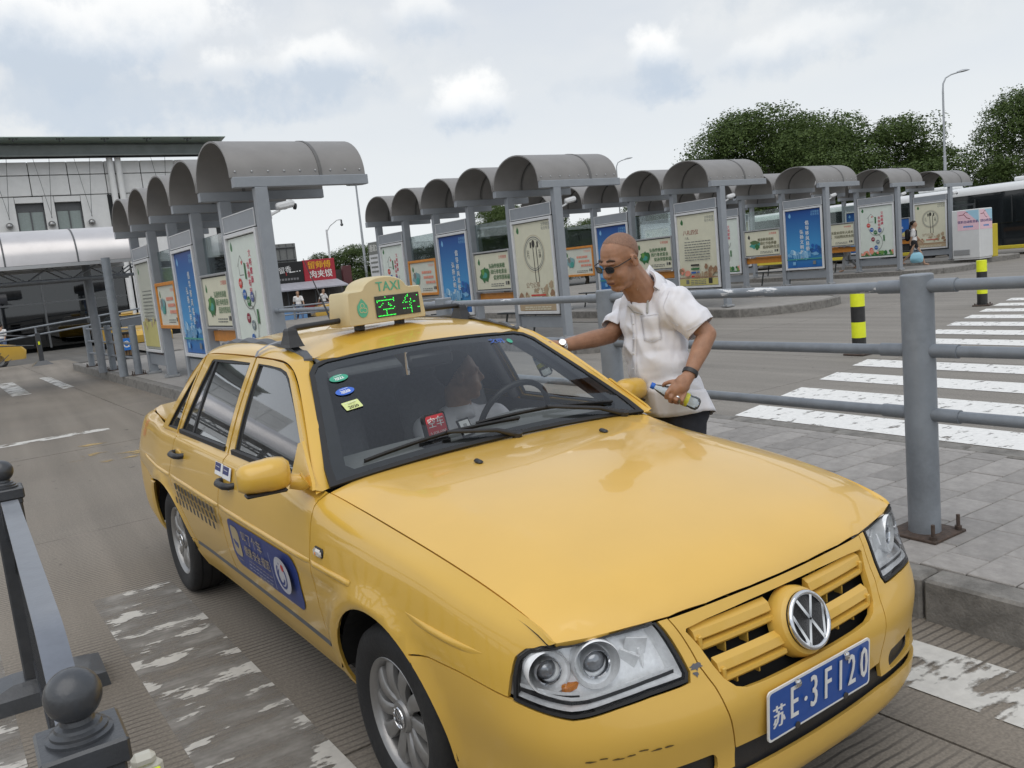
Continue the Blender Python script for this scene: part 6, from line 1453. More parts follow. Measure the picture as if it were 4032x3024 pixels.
# ------------------------------------------------------------------ shops
t = thing('food_shop', 'single storey snack shop with black sign, red sign and grey awning', 'shop', (16.1, 53, 0))
FX = Matrix(((1, 0, 0, 0), (0, 0, -1, 0), (0, 1, 0, 0), (0, 0, 0, 1)))
zs = GZ(53); m_shop = M('shop_wall', (.08, .075, .07), .8, var=.2); m_aw = M('awning', (.34, .34, .38), .6, var=.1, scale=3)
b = MB(); b.box((2.6, 2., .9), (5.6, 3.6, 3.2)); b.build('wall', m_shop, t)
for xa, xb, kind in ((.05, 2.62, 0), (2.64, 4.75, 1)):
    b = MB(); b.box(((xa+xb)/2, -.15, 2.58), (xb-xa, .22, 1.30 if not kind else 1.36), 0, .02); so_ = b.build('sign', ink('sign_black', (24, 24, 26)) if not kind else ink('sign_red', (168, 42, 56)), t)
    q = Print()
    if kind: q.text('留师傅', 0, .30, .52, ink('sign_gold', (226, 170, 40)), bold=.014); q.text('肉夹馍', .05, -.28, .52, ink('sign_white', (225, 225, 220)), bold=.014)
    else:
        q.text('旬', -.78, -.05, .62, i_w, rot=.1); q.text('留香', .1, .15, .42, i_w, rot=.12); q.line([(-.5, .42), (-.34, .42), (-.34, -.45), (-.55, -.45)], .05, i_w); q.line([(.35, 0), (.75, .02)], .05, i_w); q.line([(.82, .03), (.92, .04)], .05, i_w); q.line([(1.0, .04), (1.1, .05)], .05, i_w); q.rect(.15, -.08, .07, .22, ink('seal_red', (150, 40, 40)))
        for k in range(7): q.rect(-.3+.19*k, -.42, .14, .13, ink('sign_grey', (120, 120, 122)))
    q.build('lettering', so_, Matrix.Translation(((xa+xb)/2, -.27, 2.58)) @ FX)
b = MB(); b.add([(.25, -.26, 1.92), (4.8, -.26, 1.92), (5.1, -1.3, 1.5), (.5, -1.3, 1.5)], [(0, 1, 2, 3)]); b.add([(.5, -1.3, 1.5), (5.1, -1.3, 1.5), (5.1, -1.3, 1.42), (.5, -1.3, 1.42)], [(0, 1, 2, 3)]); b.build('awning', m_aw, t)
for k in range(6): b = MB(); b.box((.5+.9*k, -.3, .6), (.07, .07, 1.9)); b.build('post', m_mull, t)
b = MB(); b.box((2.4, -.15, .2), (1.3, .2, .35)); b.build('counter', ink('counter_red', (150, 40, 30)), t); b = MB(); b.box((3.8, -.15, .28), (1.3, .2, .5)); b.build('counter', ink('counter_orange', (190, 80, 35)), t)
b = MB(); b.box((5.55, -.1, 2.1), (.6, .3, 1.2), 0, .02); b.build('side_sign', ink('side_maroon', (90, 50, 52)), t)
b = MB(); b.box((1.0, -1.9, -.1), (1.6, .8, .7), 0, .05); stl = b.build('parked_cart', ink('cart_blue', (110, 150, 195)), t); 
t = thing('billboard', 'back of a grey roadside billboard on a post above the snack shop', 'billboard', (21.3, 64.9, 0))
b = MB(); b.box((0, 0, 4.25), (2.6, .25, 1.5), 0, .02); b.build('panel', M('billboard_back', (.20, .205, .20), .7, var=.12), t)
for z in (3.75, 4.7): b = MB(); b.cyl((-1.25, -.2, z), (1.25, -.2, z), .05, n=8); b.build('brace', m_mull, t)
for k in range(5): b = MB(); b.box((-1.1+.55*k, -.15, 4.25), (.04, .05, 1.45)); b.build('rib', m_mull, t)
b = MB(); b.cyl((0, .1, GZ(64)), (0, .1, 3.6), .18, n=10); b.build('post', m_mull, t, 40)
# ------------------------------------------------------------------ lamps and masts
m_lampg = M('lamp_post_grey', (.42, .44, .46), .45, .4, var=.06)
def street_lamp(base, h, reach, az, label):
    t = thing('street_lamp', label, 'street lamp', base, az, 'tall street lamps')
    b = MB(); b.cyl((0, 0, 0), (0, 0, h*.55), .10, .085, 12); b.cyl((0, 0, h*.55), (0, 0, h-.9), .065, .055, 12); b.tube([(0, 0, h-.9), (.02, 0, h-.5), (.18, 0, h-.18), (.5, 0, h-.02), (reach, 0, h+.06)], [.05, .048, .045, .042, .04], 10); b.build('pole', m_lampg, t, 60)
    b = MB(); rows = []
    for k in range(9):
        u = k/8; w = .17*math.sin(math.pi*(.12+.86*u))**.7; rows.append([(reach-.05+.75*u, w*math.cos(a), h+.07+.08*u+(.10 if math.sin(a) > 0 else .05)*math.sin(a)*w/.17) for a in [2*math.pi*j/10 for j in range(10)]])
    b.loft(rows, 0, True, True); b.build('lamp_head', m_lampg, t, 60); b = MB(); b.cyl((0, 0, 0), (0, 0, .5), .14, n=12); b.build('base', m_lampg, t, 40)
street_lamp((49.9, 28.85, 0), 10.1, .9, R(-32), 'tall curved street lamp standing between the trees at right')
street_lamp((53.7, 62.7, GZ(60)), 10.35-GZ(60), .9, R(-32), 'street lamp head just above the second shelter row, far off')
t = thing('floodlight_mast', 'slender mast with a ring of floodlights above the snack shop', 'mast', (33.2, 76.2, GZ(60)))
b = MB(); b.cyl((0, 0, 0), (0, 0, 11.2), .16, .08, 10); b.build('pole', m_lampg, t, 50)
for k in range(6): a = R(60*k+10); b = MB(); b.cyl((0, 0, 11.05), (.75*math.cos(a), .75*math.sin(a), 11.1), .03, n=6); b.box((.8*math.cos(a), .8*math.sin(a), 11.2), (.3, .3, .18), 0, .03, Matrix.Rotation(a, 3, 'Z')); b.build('floodlight', m_mull, t)
t = thing('camera_pole', 'white pole with curved arm and surveillance camera over the snack shop', 'camera pole', (22.6, 57.9, GZ(58)))
b = MB(); b.cyl((0, 0, 0), (0, 0, 5.9), .07, n=10); b.tube([(0, 0, 5.75), (.25, -.15, 6.15), (.7, -.42, 6.5), (.95, -.58, 6.5)], .035, 8); b.build('pole', m_wfr, t, 60)
b = MB(); b.cyl((.95, -.58, 6.5), (.95, -.58, 6.2), .06, n=10); b.sphere((.95, -.58, 6.15), .11, 12, 8); b.build('camera', m_mull, t, 50)
t = thing('signal_gantry', 'grey gantry arm carrying white cameras behind the second shelter row', 'gantry', (35.6, 49.6, GZ(50)))
b = MB(); b.cyl((0, 0, 0), (0, 0, 5.4), .12, n=10); b.cyl((0, 0, 4.8), (-4.6, 2.9, 4.8), .06, n=8); b.build('pole', m_lampg, t, 50)
b = MB(); b.box((-4.3, 2.7, 5.0), (.4, .3, .25), 0, .03); b.box((-4.3, 2.7, 4.5), (.5, .3, .2), 0, .03); b.build('camera', m_wfr, t)
# ------------------------------------------------------------------ buses
m_bglass = M('bus_dark_glass', (.014, .017, .019), .08, var=.2, coat=.6); m_bwh = M('bus_white', (.70, .71, .71), .3, coat=.5, var=.03); m_byel = M('bus_yellow', (.62, .50, .04), .4, coat=.3)
def bus(x, y, label, length=11.5):
    t = thing('bus', label, 'bus', (x, y, 0), 0, 'parked city buses')
    b = MB(); b.box((1.25, length/2, 1.55), (2.46, length, 2.5), 0, .06); b.build('body', m_bglass, t)
    n = 10; b = MB(); rows = []
    for yy in (0, length): rows.append([(-.02, yy, 2.70), (-.02, yy, 2.84), (.05, yy, 2.97), (.22, yy, 3.05), (1.25, yy, 3.10), (2.28, yy, 3.05), (2.45, yy, 2.97), (2.52, yy, 2.84), (2.52, yy, 2.70)])
    b.loft(rows[::-1], 0, True, True); b.build('roof', m_bwh, t, 40)
    b = MB(); b.box((1.25, length*.35, 3.16), (1.5, 1.9, .2), 0, .06); b.build('air_unit', m_bwh, t); b = MB(); b.box((1.25, length*.75, 3.16), (1.4, 1.4, .18), 0, .06); b.build('air_unit', m_bwh, t)
    b = MB(); b.box((1.25, length/2, .34), (2.5, length-.1, .16), 0, .02); b.build('skirt', m_byel, t)
    for k in range(7):
        b = MB(); b.box((-.004, .85+1.55*k, 1.95), (.03, 1.42, 1.15), 0, .012); b.build('window', m_bglass, t)
    for k in (1, 4):
        d = MB(); d.box((-.012, .8+1.55*k, 1.35), (.03, 1.3, 2.0), 0, .012); do = d.build('door', M('door_frame', (.05, .055, .06), .4), t)
        for s in (-.32, .32): q = MB(); q.box((-.03, .8+1.55*k+s, 1.4), (.012, .52, 1.75), 0, .006); q.build('pane', m_bglass, do); q = MB(); q.cyl((-.05, .8+1.55*k+s*.5, 1.1), (-.05, .8+1.55*k+s*1.5, .9), .015, n=6); q.build('handrail', m_alu, do)
    for yy in (2.6, length-2.8):
        for xx in (.14, 2.36): q = MB(); q.cyl((xx-.13, yy, .48), (xx+.13, yy, .48), .48, n=24); q.build('wheel', m_tyre, t, 40)
bus(37.8, 14.2, 'black and white city bus behind the vending machine at right edge')
bus(37.9, 26.6, 'second dark city bus parked behind the first, seen through the shelters')
bus(41.5, 24.5, 'third city bus whose white roof shows above the other bus roofs')
# vending machine and yellow locker
t = thing('vending_machine', 'white drink vending machine cabinet with pink and blue banner', 'vending machine', (31.9, 17.2, .18))
b = MB(); b.box((.45, .52, .95), (.9, 1.04, 1.8), 0, .02); b.box((.45, .52, .03), (.84, .98, .06)); b.build('cabinet', M('cabinet_white', (.68, .69, .69), .4, var=.04, scale=3, dirt=.1, dcol=(.5, .5, .5)), t)
i_bp, i_bb = ink('banner_pink', (232, 196, 208)), ink('banner_blue', (165, 205, 225))
for X_, w in ((Matrix.Translation((-.004, .42, 1.45)) @ UV, .8), (Matrix.Translation((.45, -.004, 1.45)) @ FX, .84)):
    q = Print(); q.rect(0, 0, w, .72, i_bp); q.poly([(-.1, .36), (w/2, .36), (w/2, -.1)], i_bb); q.line([(-w/2+.05, .2), (-.15, .22), (-.05, .1), (.08, .05)], .025, ink('twig', (130, 60, 70))); q.line([(-.2, .2), (-.1, .3), (0, .28)], .02, ink('twig', (130, 60, 70)))
    q.text('饮料自动售货机', 0, -.06, .112 if w > .7 else .09, ink('navy', (40, 40, 110)), bold=.004); q.text('重修云翻乐', 0, -.22, .075, ink('cyan', (60, 140, 200))) if False else [q.rect(-.15+.075*k, -.23, .06, .06, ink('cyan', (60, 140, 200))) for k in range(5)]
    q.build('banner', t, X_)
b = MB(); b.box((-.01, .68, .28), (.03, .62, .2), 0, .008); b.build('flap', m_alu, t)
t = thing('yellow_locker', 'yellow cabinet standing just behind the vending machine', 'cabinet', (33.4, 17.4, .18)); b = MB(); b.box((-.1, .12, .62), (.4, .3, 1.24), 0, .02); b.build('cabinet', m_byel, t); b = MB(); b.box((-.15, .18, 1.40), (.2, .15, .32), 0, .02); b.build('red_box', ink('locker_red', (170, 62, 62)), t)
# ------------------------------------------------------------------ far taxis
def small_taxi(x, y, rz, label):
    t = thing('parked_taxi', label, 'taxi', (x, y, GZ(y)), rz, 'other yellow taxis far off')
    b = MB(); prof_ = [(2.2, .25), (2.25, .55), (2.1, .72), (1.1, .92), (-1.6, .95), (-2.15, .90), (-2.25, .55), (-2.2, .25)]
    b.loft([[(px_*sc_, yy, pz) for px_, pz in prof_] for yy, sc_ in ((-.84, .97), (-.80, 1.), (.80, 1.), (.84, .97))][::-1], 0, True, True); b.build('body', m_yel, t, 30)
    cab = [(1.05, .9), (.35, 1.38), (-1.0, 1.42), (-1.7, .93)]; b = MB(); b.loft([[(px_, yy*(1 if pz < 1 else .78), pz) for px_, pz in cab] for yy in (-.76, .76)][::-1], 0, True, True); b.build('glasshouse', m_bglass, t)
    b = MB(); b.loft([[(.38, yy, 1.385), (-.3, yy, 1.44), (-1.02, yy, 1.425)] for yy in (-.62, -.55, .55, .62)][::-1], 0); b.box((-.2, 0, 1.50), (.14, .5, .13), 1, .03); b.build('roof', [m_yel, m_signp], t, 40)
    for xx in (1.35, -1.3):
        for yy in (-.74, .74): q = MB(); q.cyl((xx, yy-.09, .30), (xx, yy+.09, .30), .30, n=20); w_ = q.build('wheel', m_tyre, t, 40); q = MB(); q.cyl((xx, yy-.1, .30), (xx, yy+.1, .30), .18, n=14); q.build('rim', m_silver, w_, 40)
small_taxi(-.55, 34.4, R(12), 'yellow taxi cut off by the left edge of the picture')
small_taxi(6.2, 40.0, R(-78), 'yellow taxi parked behind the litter bin and railing at left')
small_taxi(18.6, 45.2, R(170), 'yellow taxi in front of the snack shop, behind the roof sign')
t = thing('railing', 'distant grey railing between the taxi lane and the snack shop', 'railing', (0, 0, 0))
for z in (.95, .55, .2): b = MB(); b.cyl((9.2, 44.6, z+GZ(44)), (21, 39.2, z+GZ(40)), .04, n=8); b.build('pipe', m_rail, t, 50)
for k in range(8): f = k/7; b = MB(); b.cyl((9.2+11.8*f, 44.6-5.4*f, GZ(44)), (9.2+11.8*f, 44.6-5.4*f, 1.05+GZ(42)), .06, n=8); b.build('post', m_rail, t, 50)
# ================================================================== TREES
def leaf_mat(name, c1, c2):
    m = M(name, c1, .6, var=.1, scale=.6, spec=.25); t, n, l, b = mnode(m)
    gn = n.new('ShaderNodeNewGeometry'); mx = n.new('ShaderNodeMix'); mx.data_type = 'RGBA'; l.new(gn.outputs['Random Per Island'], mx.inputs[0]); mx.inputs[6].default_value = (*c1, 1); mx.inputs[7].default_value = (*c2, 1)
    l.new(mx.outputs[2], b.inputs['Base Color']); b.inputs['Transmission Weight'].default_value = 0.
    tr = n.new('ShaderNodeBsdfTranslucent'); l.new(mx.outputs[2], tr.inputs[0]); ms = n.new('ShaderNodeMixShader'); ms.inputs[0].default_value = .25; l.new(b.outputs[0], ms.inputs[1]); l.new(tr.outputs[0], ms.inputs[2]); l.new(ms.outputs[0], n['Material Output'].inputs[0])
    return m
m_leaf = leaf_mat('camphor_leaves', (.045, .075, .020), (.115, .165, .048)); m_leaf2 = leaf_mat('darker_leaves', (.032, .058, .018), (.085, .125, .040)); m_bark = M('bark', (.09, .075, .06), .9, var=.3, scale=8, bump=.5)
def crown_mesh(seed, n_clump, n_leaf, leaf, mat):
    """unit crown: clumps of leaf cards on and inside an uneven dome, about 1 wide and 1 high"""
    rn = np.random.RandomState(seed); C_ = []
    for k in range(n_clump):
        a = rn.uniform(0, 2*np.pi); z = rn.uniform(.02, 1.) ; r = np.sqrt(max(0, 1-((z-.36)/.68)**2))*.46*rn.uniform(.0, 1.0)**.45
        C_.append((r*np.cos(a), r*np.sin(a), z*.88+.02*rn.randn(), rn.uniform(.10, .19)))
    vs, fs = [], []
    per = n_leaf//n_clump
    for cx, cy, cz, cr in C_:
        d = rn.randn(per, 3); d /= np.linalg.norm(d, axis=1)[:, None]; d[:, 2] = np.where(d[:, 2] < -.5, -d[:, 2], d[:, 2]); rad = cr*rn.uniform(.55, 1.05, per)[:, None]**.6*(1+.25*np.sin(d[:, :1]*7+cx*30)*np.cos(d[:, 1:2]*6+cy*20))
        P = np.array([cx, cy, cz])+d*rad*np.array([1, 1, .8]); nrm = d+rn.randn(per, 3)*.6; nrm /= np.linalg.norm(nrm, axis=1)[:, None]
        a = np.cross(nrm, rn.randn(per, 3)); a /= np.linalg.norm(a, axis=1)[:, None]; bb = np.cross(nrm, a); s = leaf*rn.uniform(.6, 1.3, per)[:, None]
        for q in (P-a*s*.5, P+bb*s*.35, P+a*s*.6, P-bb*s*.35): vs.append(q)
        o = sum(len(v) for v in vs)-4*per; idx = np.arange(per); fs.append(np.stack([o+idx, o+per+idx, o+2*per+idx, o+3*per+idx], 1))
    V = np.concatenate(vs); F = np.concatenate(fs); me = bpy.data.meshes.new('crown'); me.from_pydata(V.tolist(), [], F.tolist()); me.materials.append(mat); me.update(); return me
CROWNS = [crown_mesh(11, 95, 72000, .0135, m_leaf), crown_mesh(23, 85, 62000, .0145, m_leaf), crown_mesh(37, 60, 36000, .019, m_leaf2)]
def tree(px, ytop, hw, depth, label, var=0, zb=.25, cat='tree', group='trees beyond the bus yard'):
    top_ = at(px, ytop, depth); w = 2*hw/3348.7*depth; base = Vector((top_.x, top_.y, GZ(top_.y))); h = top_.z-base.z
    t = thing('camphor_tree', label, cat, base, random.uniform(0, 6.28), group)
    cb = h*zb; c = link('crown', CROWNS[var], t); c.location = (0, 0, cb); c.scale = (w*1.12, w*1.12, (h-cb)*1.04)
    b = MB(); rn = random.Random(px); b.tube([(0, 0, 0), (.1, .05, cb*.6), (0, .1, cb+(h-cb)*.35), (.1, 0, cb+(h-cb)*.6)], [.035*h, .028*h, .018*h, .008*h], 10)
    for k in range(7):
        a = R(51*k+rn.uniform(0, 30)); z0 = cb*rn.uniform(.7, 1.5); l_ = w*rn.uniform(.25, .4); b.tube([(0, .05, z0), (l_*.5*math.cos(a), l_*.5*math.sin(a), z0+(h-cb)*.2), (l_*math.cos(a), l_*math.sin(a), z0+(h-cb)*.45)], [.016*h, .010*h, .004*h], 6)
    b.build('trunk', m_bark, t, 60)
    return t
tree(3010, 440, 331, 62, 'big rounded dark green tree above the third shelter row', 0, .12)
tree(3400, 482, 337, 64, 'broad dark green tree left of the tall street lamp', 1, .12)
tree(3200, 470, 275, 68, 'tree crown filling the gap between the two big crowns', 1, .12)
tree(2790, 620, 187, 63, 'lower tree at the left foot of the big tree group', 0, .1)
tree(3630, 590, 105, 63, 'lower bushy tree at the right end of the tree group', 1, .1)
tree(4120, 350, 270, 60, 'tall tree cut off by the right edge of the picture', 0, .1)
tree(3915, 625, 95, 61, 'low rounded tree left of the tree at the right edge', 1, .1)
tree(2560, 745, 137, 72, 'small tree between the shelter roofs above the man', 2, .1)
tree(1960, 790, 131, 70, 'dark tree seen between the posts of the second shelter row', 1, .12)
tree(2130, 840, 150, 74, 'dark tree behind the spoon poster', 2, .12)
tree(2290, 870, 150, 70, 'dark tree behind the orange framed board above the man', 1, .12)
tree(2450, 850, 162, 74, 'dark tree behind the shelters right of the man', 2, .1)
tree(2700, 800, 187, 76, 'dense tree low behind the third shelter row', 2, .1)
tree(1440, 960, 162, 84, 'rounded tree behind the floodlight mast', 1, .15)
tree(1275, 1000, 112, 84, 'small rounded tree behind the red shop sign', 2, .15)
tree(1570, 985, 150, 86, 'tree behind the far end of the second shelter row', 2, .12)
tree(1720, 960, 162, 86, 'tree behind the blue poster of the second shelter row', 2, .12)
tree(1850, 940, 150, 88, 'farther tree left of the dark tree in the second shelter row', 2, .12)
# ================================================================== PEOPLE
def skin_mat(name, c, spots=.12):
    m = M(name, c, .48, var=spots, scale=26, bump=.06, bscale=220, spec=.4); _, n, l, b = mnode(m); b.inputs['Subsurface Weight'].default_value = .08; b.inputs['Subsurface Radius'].default_value = (.012, .005, .003); return m
m_skin = skin_mat('tanned_skin', (.345, .185, .115), .16); m_skin2 = skin_mat('driver_skin', (.40, .25, .17)); m_hair = M('cropped_hair', (.060, .040, .030), .8, var=.35, scale=150, bump=.4, bscale=500); m_bhair = M('black_hair', (.02, .016, .014), .6, var=.3, scale=60)
m_shirt = M('white_cotton', (.74, .735, .77), .85, var=.03, scale=5, bump=.1, bscale=400); m_trs = M('dark_trousers', (.022, .024, .032), .85, var=.2, scale=30, bump=.2, bscale=300)
def cloth_folds(m, dist=.008, strength=.6):
    t, n, l, b = mnode(m); tcn = n.new('ShaderNodeTexCoord'); prev = b.inputs['Normal'].links[0].from_socket if b.inputs['Normal'].links else None
    for rot, sc, off in (((.5, .55, .2), (6, 6, 1.5), 0), ((-.4, -.9, .5), (8, 8, 1.8), 7)):
        mp_ = n.new('ShaderNodeMapping'); mp_.inputs['Rotation'].default_value = rot; mp_.inputs['Scale'].default_value = sc; mp_.inputs['Location'].default_value = (off, off, 0); l.new(tcn.outputs['Object'], mp_.inputs[0])
        nz = n.new('ShaderNodeTexNoise'); nz.inputs['Scale'].default_value = 1.; nz.inputs['Detail'].default_value = 2.; nz.inputs['Distortion'].default_value = .4; l.new(mp_.outputs[0], nz.inputs['Vector'])
        a = n.new('ShaderNodeMath'); a.operation = 'SUBTRACT'; l.new(nz.outputs[0], a.inputs[0]); a.inputs[1].default_value = .5; c = n.new('ShaderNodeMath'); c.operation = 'ABSOLUTE'; l.new(a.outputs[0], c.inputs[0]); r = n.new('ShaderNodeMapRange'); r.interpolation_type = 'SMOOTHSTEP'; l.new(c.outputs[0], r.inputs[0]); r.inputs[2].default_value = .22; r.inputs[3].default_value = 1; r.inputs[4].default_value = 0
        bp = n.new('ShaderNodeBump'); bp.inputs['Strength'].default_value = strength; bp.inputs['Distance'].default_value = dist; l.new(r.outputs[0], bp.inputs['Height'])
        if prev is not None: l.new(prev, bp.inputs['Normal'])
        prev = bp.outputs[0]
    l.new(prev, b.inputs['Normal'])
cloth_folds(m_shirt)
m_seam = M('shirt_seam', (.71, .705, .74), .85)
def cap_(mb, p, q, r0, r1, n=14):
    p, q = Vector(p), Vector(q); x, y, d = frame_z(q-p); secs = []
    for k in range(5): a = math.pi/2*k/5; secs.append((p-d*(r0*math.cos(a)), max(r0*math.sin(a), 1e-4)))
    secs.append((p, r0)); secs.append((q, r1))
    for k in range(1, 6): a = math.pi/2*k/5; secs.append((q+d*(r1*math.sin(a)), max(r1*math.cos(a), 1e-4)))
    mb.loft([[c+x*(r*math.cos(2*math.pi*j/n))+y*(r*math.sin(2*math.pi*j/n)) for j in range(n)] for c, r in secs], 0, True, True)
def ell_(mb, c, r, X=None, n=18, k=12):
    t = MB(); t.sphere((0, 0, 0), r, n, k); X = X.to_3x3() if X is not None else Matrix.Identity(3)
    mb.add([X @ Vector(p)+Vector(c) for p in t.v], t.f)
def fuse(mb, name, mat, parent, voxel=.006, it=4, disp=None, fac=.5):
    """grow one continuous skin over overlapping volumes"""
    me = mb.mesh(name, mat); o = bpy.data.objects.new(name, me); COL.objects.link(o)
    md = o.modifiers.new('r', 'REMESH'); md.mode = 'VOXEL'; md.voxel_size = voxel
    sm = o.modifiers.new('s', 'SMOOTH'); sm.factor = fac; sm.iterations = it
    res = bpy.data.meshes.new_from_object(o.evaluated_get(bpy.context.evaluated_depsgraph_get())); bpy.data.objects.remove(o)
    if disp:
        n = len(res.vertices); co = np.empty(n*3, np.float32); no = np.empty(n*3, np.float32); res.vertices.foreach_get('co', co); res.vertices.foreach_get('normal', no); co = co.reshape(-1, 3); no = no.reshape(-1, 3)
        d = np.array([disp(Vector(p), Vector(q)) for p, q in zip(co.tolist(), no.tolist())], np.float32); res.vertices.foreach_set('co', (co+no*d[:, None]).ravel())
    res.polygons.foreach_set('use_smooth', [True]*len(res.polygons)); res.materials.clear(); res.materials.append(mat); res.update()
    return link(name, res, parent)
def head_parts(mb, X, s=1., neck=None):
    """X: 4x4 with x = face direction, y = the person's left, z = up"""
    P = lambda x, y, z: X @ (Vector((x, y, z))*s); R3 = X.to_3x3()
    ell_(mb, P(-.012, 0, .036), Vector((.100, .079, .090))*s, R3); ell_(mb, P(.034, 0, -.040), Vector((.064, .066, .082))*s, R3); ell_(mb, P(.058, 0, -.104), Vector((.032, .038, .024))*s, R3); ell_(mb, P(.02, 0, -.098), Vector((.05, .050, .032))*s, R3)
    ell_(mb, P(.050, 0, .020), Vector((.044, .062, .05))*s, R3)
    for g in (-1, 1):
        ell_(mb, P(.055, g*.036, -.040), Vector((.032, .028, .030))*s, R3); ell_(mb, P(-.008, g*.081, -.006), Vector((.018, .008, .028))*s, R3 @ Matrix.Rotation(g*.35, 3, 'Z')); [cap_(mb, P(-.006-.020*math.cos(R(a_)), g*.088, -.004+.029*math.sin(R(a_))), P(-.006-.020*math.cos(R(a_+35)), g*.088, -.004+.029*math.sin(R(a_+35))), .0048*s, .0048*s, 8) for a_ in range(-60, 150, 35)]; ell_(mb, P(.004, g*.046, -.068), Vector((.032, .018, .032))*s, R3); ell_(mb, P(.104, g*.011, -.033), Vector((.010, .009, .008))*s, R3)
    cap_(mb, P(.094, 0, .012), P(.112, 0, -.026), .009*s, .0135*s); ell_(mb, P(.085, 0, .024), Vector((.018, .050, .012))*s, R3)
    ell_(mb, P(.094, 0, -.062), Vector((.011, .025, .0075))*s, R3); ell_(mb, P(.090, 0, -.078), Vector((.012, .022, .008))*s, R3)
    if neck is not None: cap_(mb, P(-.030, 0, -.070), neck, .058*s, .066*s)
def hair_cap(X, s, name, mat, parent, back=-.075, grow=1.02, front=.055, crown=.05):
    b = MB(); t = MB(); t.sphere((0, 0, 0), Vector((.100, .079, .090))*s*grow, 90, 60)
    c = Vector((-.012, 0, .036))*s
    def keep(p):
        x, y, z = [q/s for q in (p+c)]
        line = crown+(x-.0)*.9 if x > -.02 else crown-.018+(x+.02)*1.4
        return z > max(line, back)
    ok = [keep(Vector(p)) for p in t.v]
    fs = [f for f in t.f if all(ok[i] for i in f)]
    b.add([X @ (Vector(p)+c) for p in t.v], fs); return b.build(name, mat, parent, 80)

# ------------------------------------------------------------------ the man at the driver's window
def mp(x, y, d): return at(2100+.5063*x, 880+.5063*y, d)          # a point on him, measured in the photo
man = thing('person', 'man in white short sleeved shirt and dark glasses leaning towards the driver', 'person', (2.97, 3.25, 0))
iv = Matrix.Translation((-2.97, -3.25, 0))
def mpl(x, y, d): return mp(x, y, d)-Vector((2.97, 3.25, 0))
Fd = (r2*-.70+u2*-.50+fwd*-.51).normalized(); Ud = (u2*.97+r2*.10-fwd*.05); Ud = (Ud-Fd*Ud.dot(Fd)).normalized(); Ld = Ud.cross(Fd)
HXm = Matrix((Fd, Ld, Ud)).transposed().to_4x4(); hc = mpl(672, 290, 3.95); HXm.translation = hc; hs = 1.0
neckb = mpl(858, 560, 4.10)
Lsh, Lel, Lwr = mpl(1120, 625, 3.98), mpl(1352, 862, 3.93), mpl(1212, 1178, 3.86)
Rsh, Rel, Rwr = mpl(735, 690, 4.33), mpl(600, 868, 4.27), mpl(205, 958, 4.10)
chest, belly, pelv = mpl(905, 800, 4.16), mpl(985, 1120, 4.14), mpl(1120, 1430, 4.16)
hipL, hipR = mpl(1200, 1480, 4.08), mpl(1080, 1480, 4.24)
ftL, ftR = Vector((hipL.x+.04, hipL.y-.02, .06)), Vector((hipR.x+.02, hipR.y+.03, .06)); knL, knR = (hipL+ftL)*.5+Vector((-.05, 0, .03)), (hipR+ftR)*.5+Vector((-.05, 0, .03))
body = MB(); head_parts(body, HXm, hs, neckb); cap_(body, HXm @ Vector((-.025, 0, -.06)), neckb, .068, .080); cap_(body, neckb, chest, .07, .12)
cap_(body, Lsh, Lel, .050, .043); cap_(body, Lel, Lel.lerp(Lwr, .35), .043, .044); cap_(body, Lel.lerp(Lwr, .35), Lwr, .044, .029); cap_(body, Rsh, Rel, .050, .043); cap_(body, Rel, Rel.lerp(Rwr, .35), .043, .044); cap_(body, Rel.lerp(Rwr, .35), Rwr, .044, .029)
cap_(body, chest, belly, .11, .12); cap_(body, belly, pelv, .11, .08); cap_(body, Lsh, chest, .06, .10); cap_(body, Rsh, chest, .06, .10)
for h_, k_, f_ in ((hipL, knL, ftL), (hipR, knR, ftR)): cap_(body, h_, k_, .075, .055); cap_(body, k_, f_, .055, .038); cap_(body, f_+Vector((0, 0, -.01)), f_+Vector((-.16, 0, -.015)), .038, .034); cap_(body, pelv, h_, .07, .06)
def chain(mb, pts, r):
    for i in range(len(pts)-1): cap_(mb, pts[i], pts[i+1], r*(1-.07*i), r*(1-.07*(i+1)), 10)
# left hand closes over the bottle
pc = mpl(1142, 1268, 3.845); cap_(body, Lwr, pc, .029, .036); ell_(body, mpl(1160, 1250, 3.845), (.040, .030, .045)); ell_(body, mpl(1115, 1290, 3.842), (.034, .026, .036))
for a, b_, c_, r_ in (((1080, 1262), (1040, 1318), (1030, 1352), .0105), ((1112, 1300), (1070, 1352), (1062, 1382), .0105), ((1148, 1318), (1112, 1372), (1104, 1392), .0100), ((1182, 1322), (1158, 1376), (1150, 1398), .0088)):
    chain(body, [mpl(*a, 3.838), mpl(*b_, 3.828), mpl(*c_, 3.848), mpl(c_[0]+22, c_[1]+6, 3.885)], r_)
chain(body, [mpl(1120, 1225, 3.852), mpl(1062, 1232, 3.858), mpl(1022, 1246, 3.872), mpl(1010, 1262, 3.885)], .0112)
# right hand, inside the window
rp = mpl(130, 962, 4.08); cap_(body, Rwr, rp, .030, .036); ell_(body, rp, (.045, .035, .032))
for k, (dx, dy) in enumerate(((-70, -14), (-75, 6), (-72, 24), (-60, 42))): chain(body, [rp, mpl(130+dx*.7, 962+dy, 4.06), mpl(130+dx, 962+dy+18, 4.07), mpl(130+dx*.8, 962+dy+40, 4.09)], .0105)
chain(body, [rp, mpl(105, 1000, 4.05), mpl(70, 1010, 4.04)], .012)
bo = fuse(body, 'body', m_skin, man, .0042, 4)
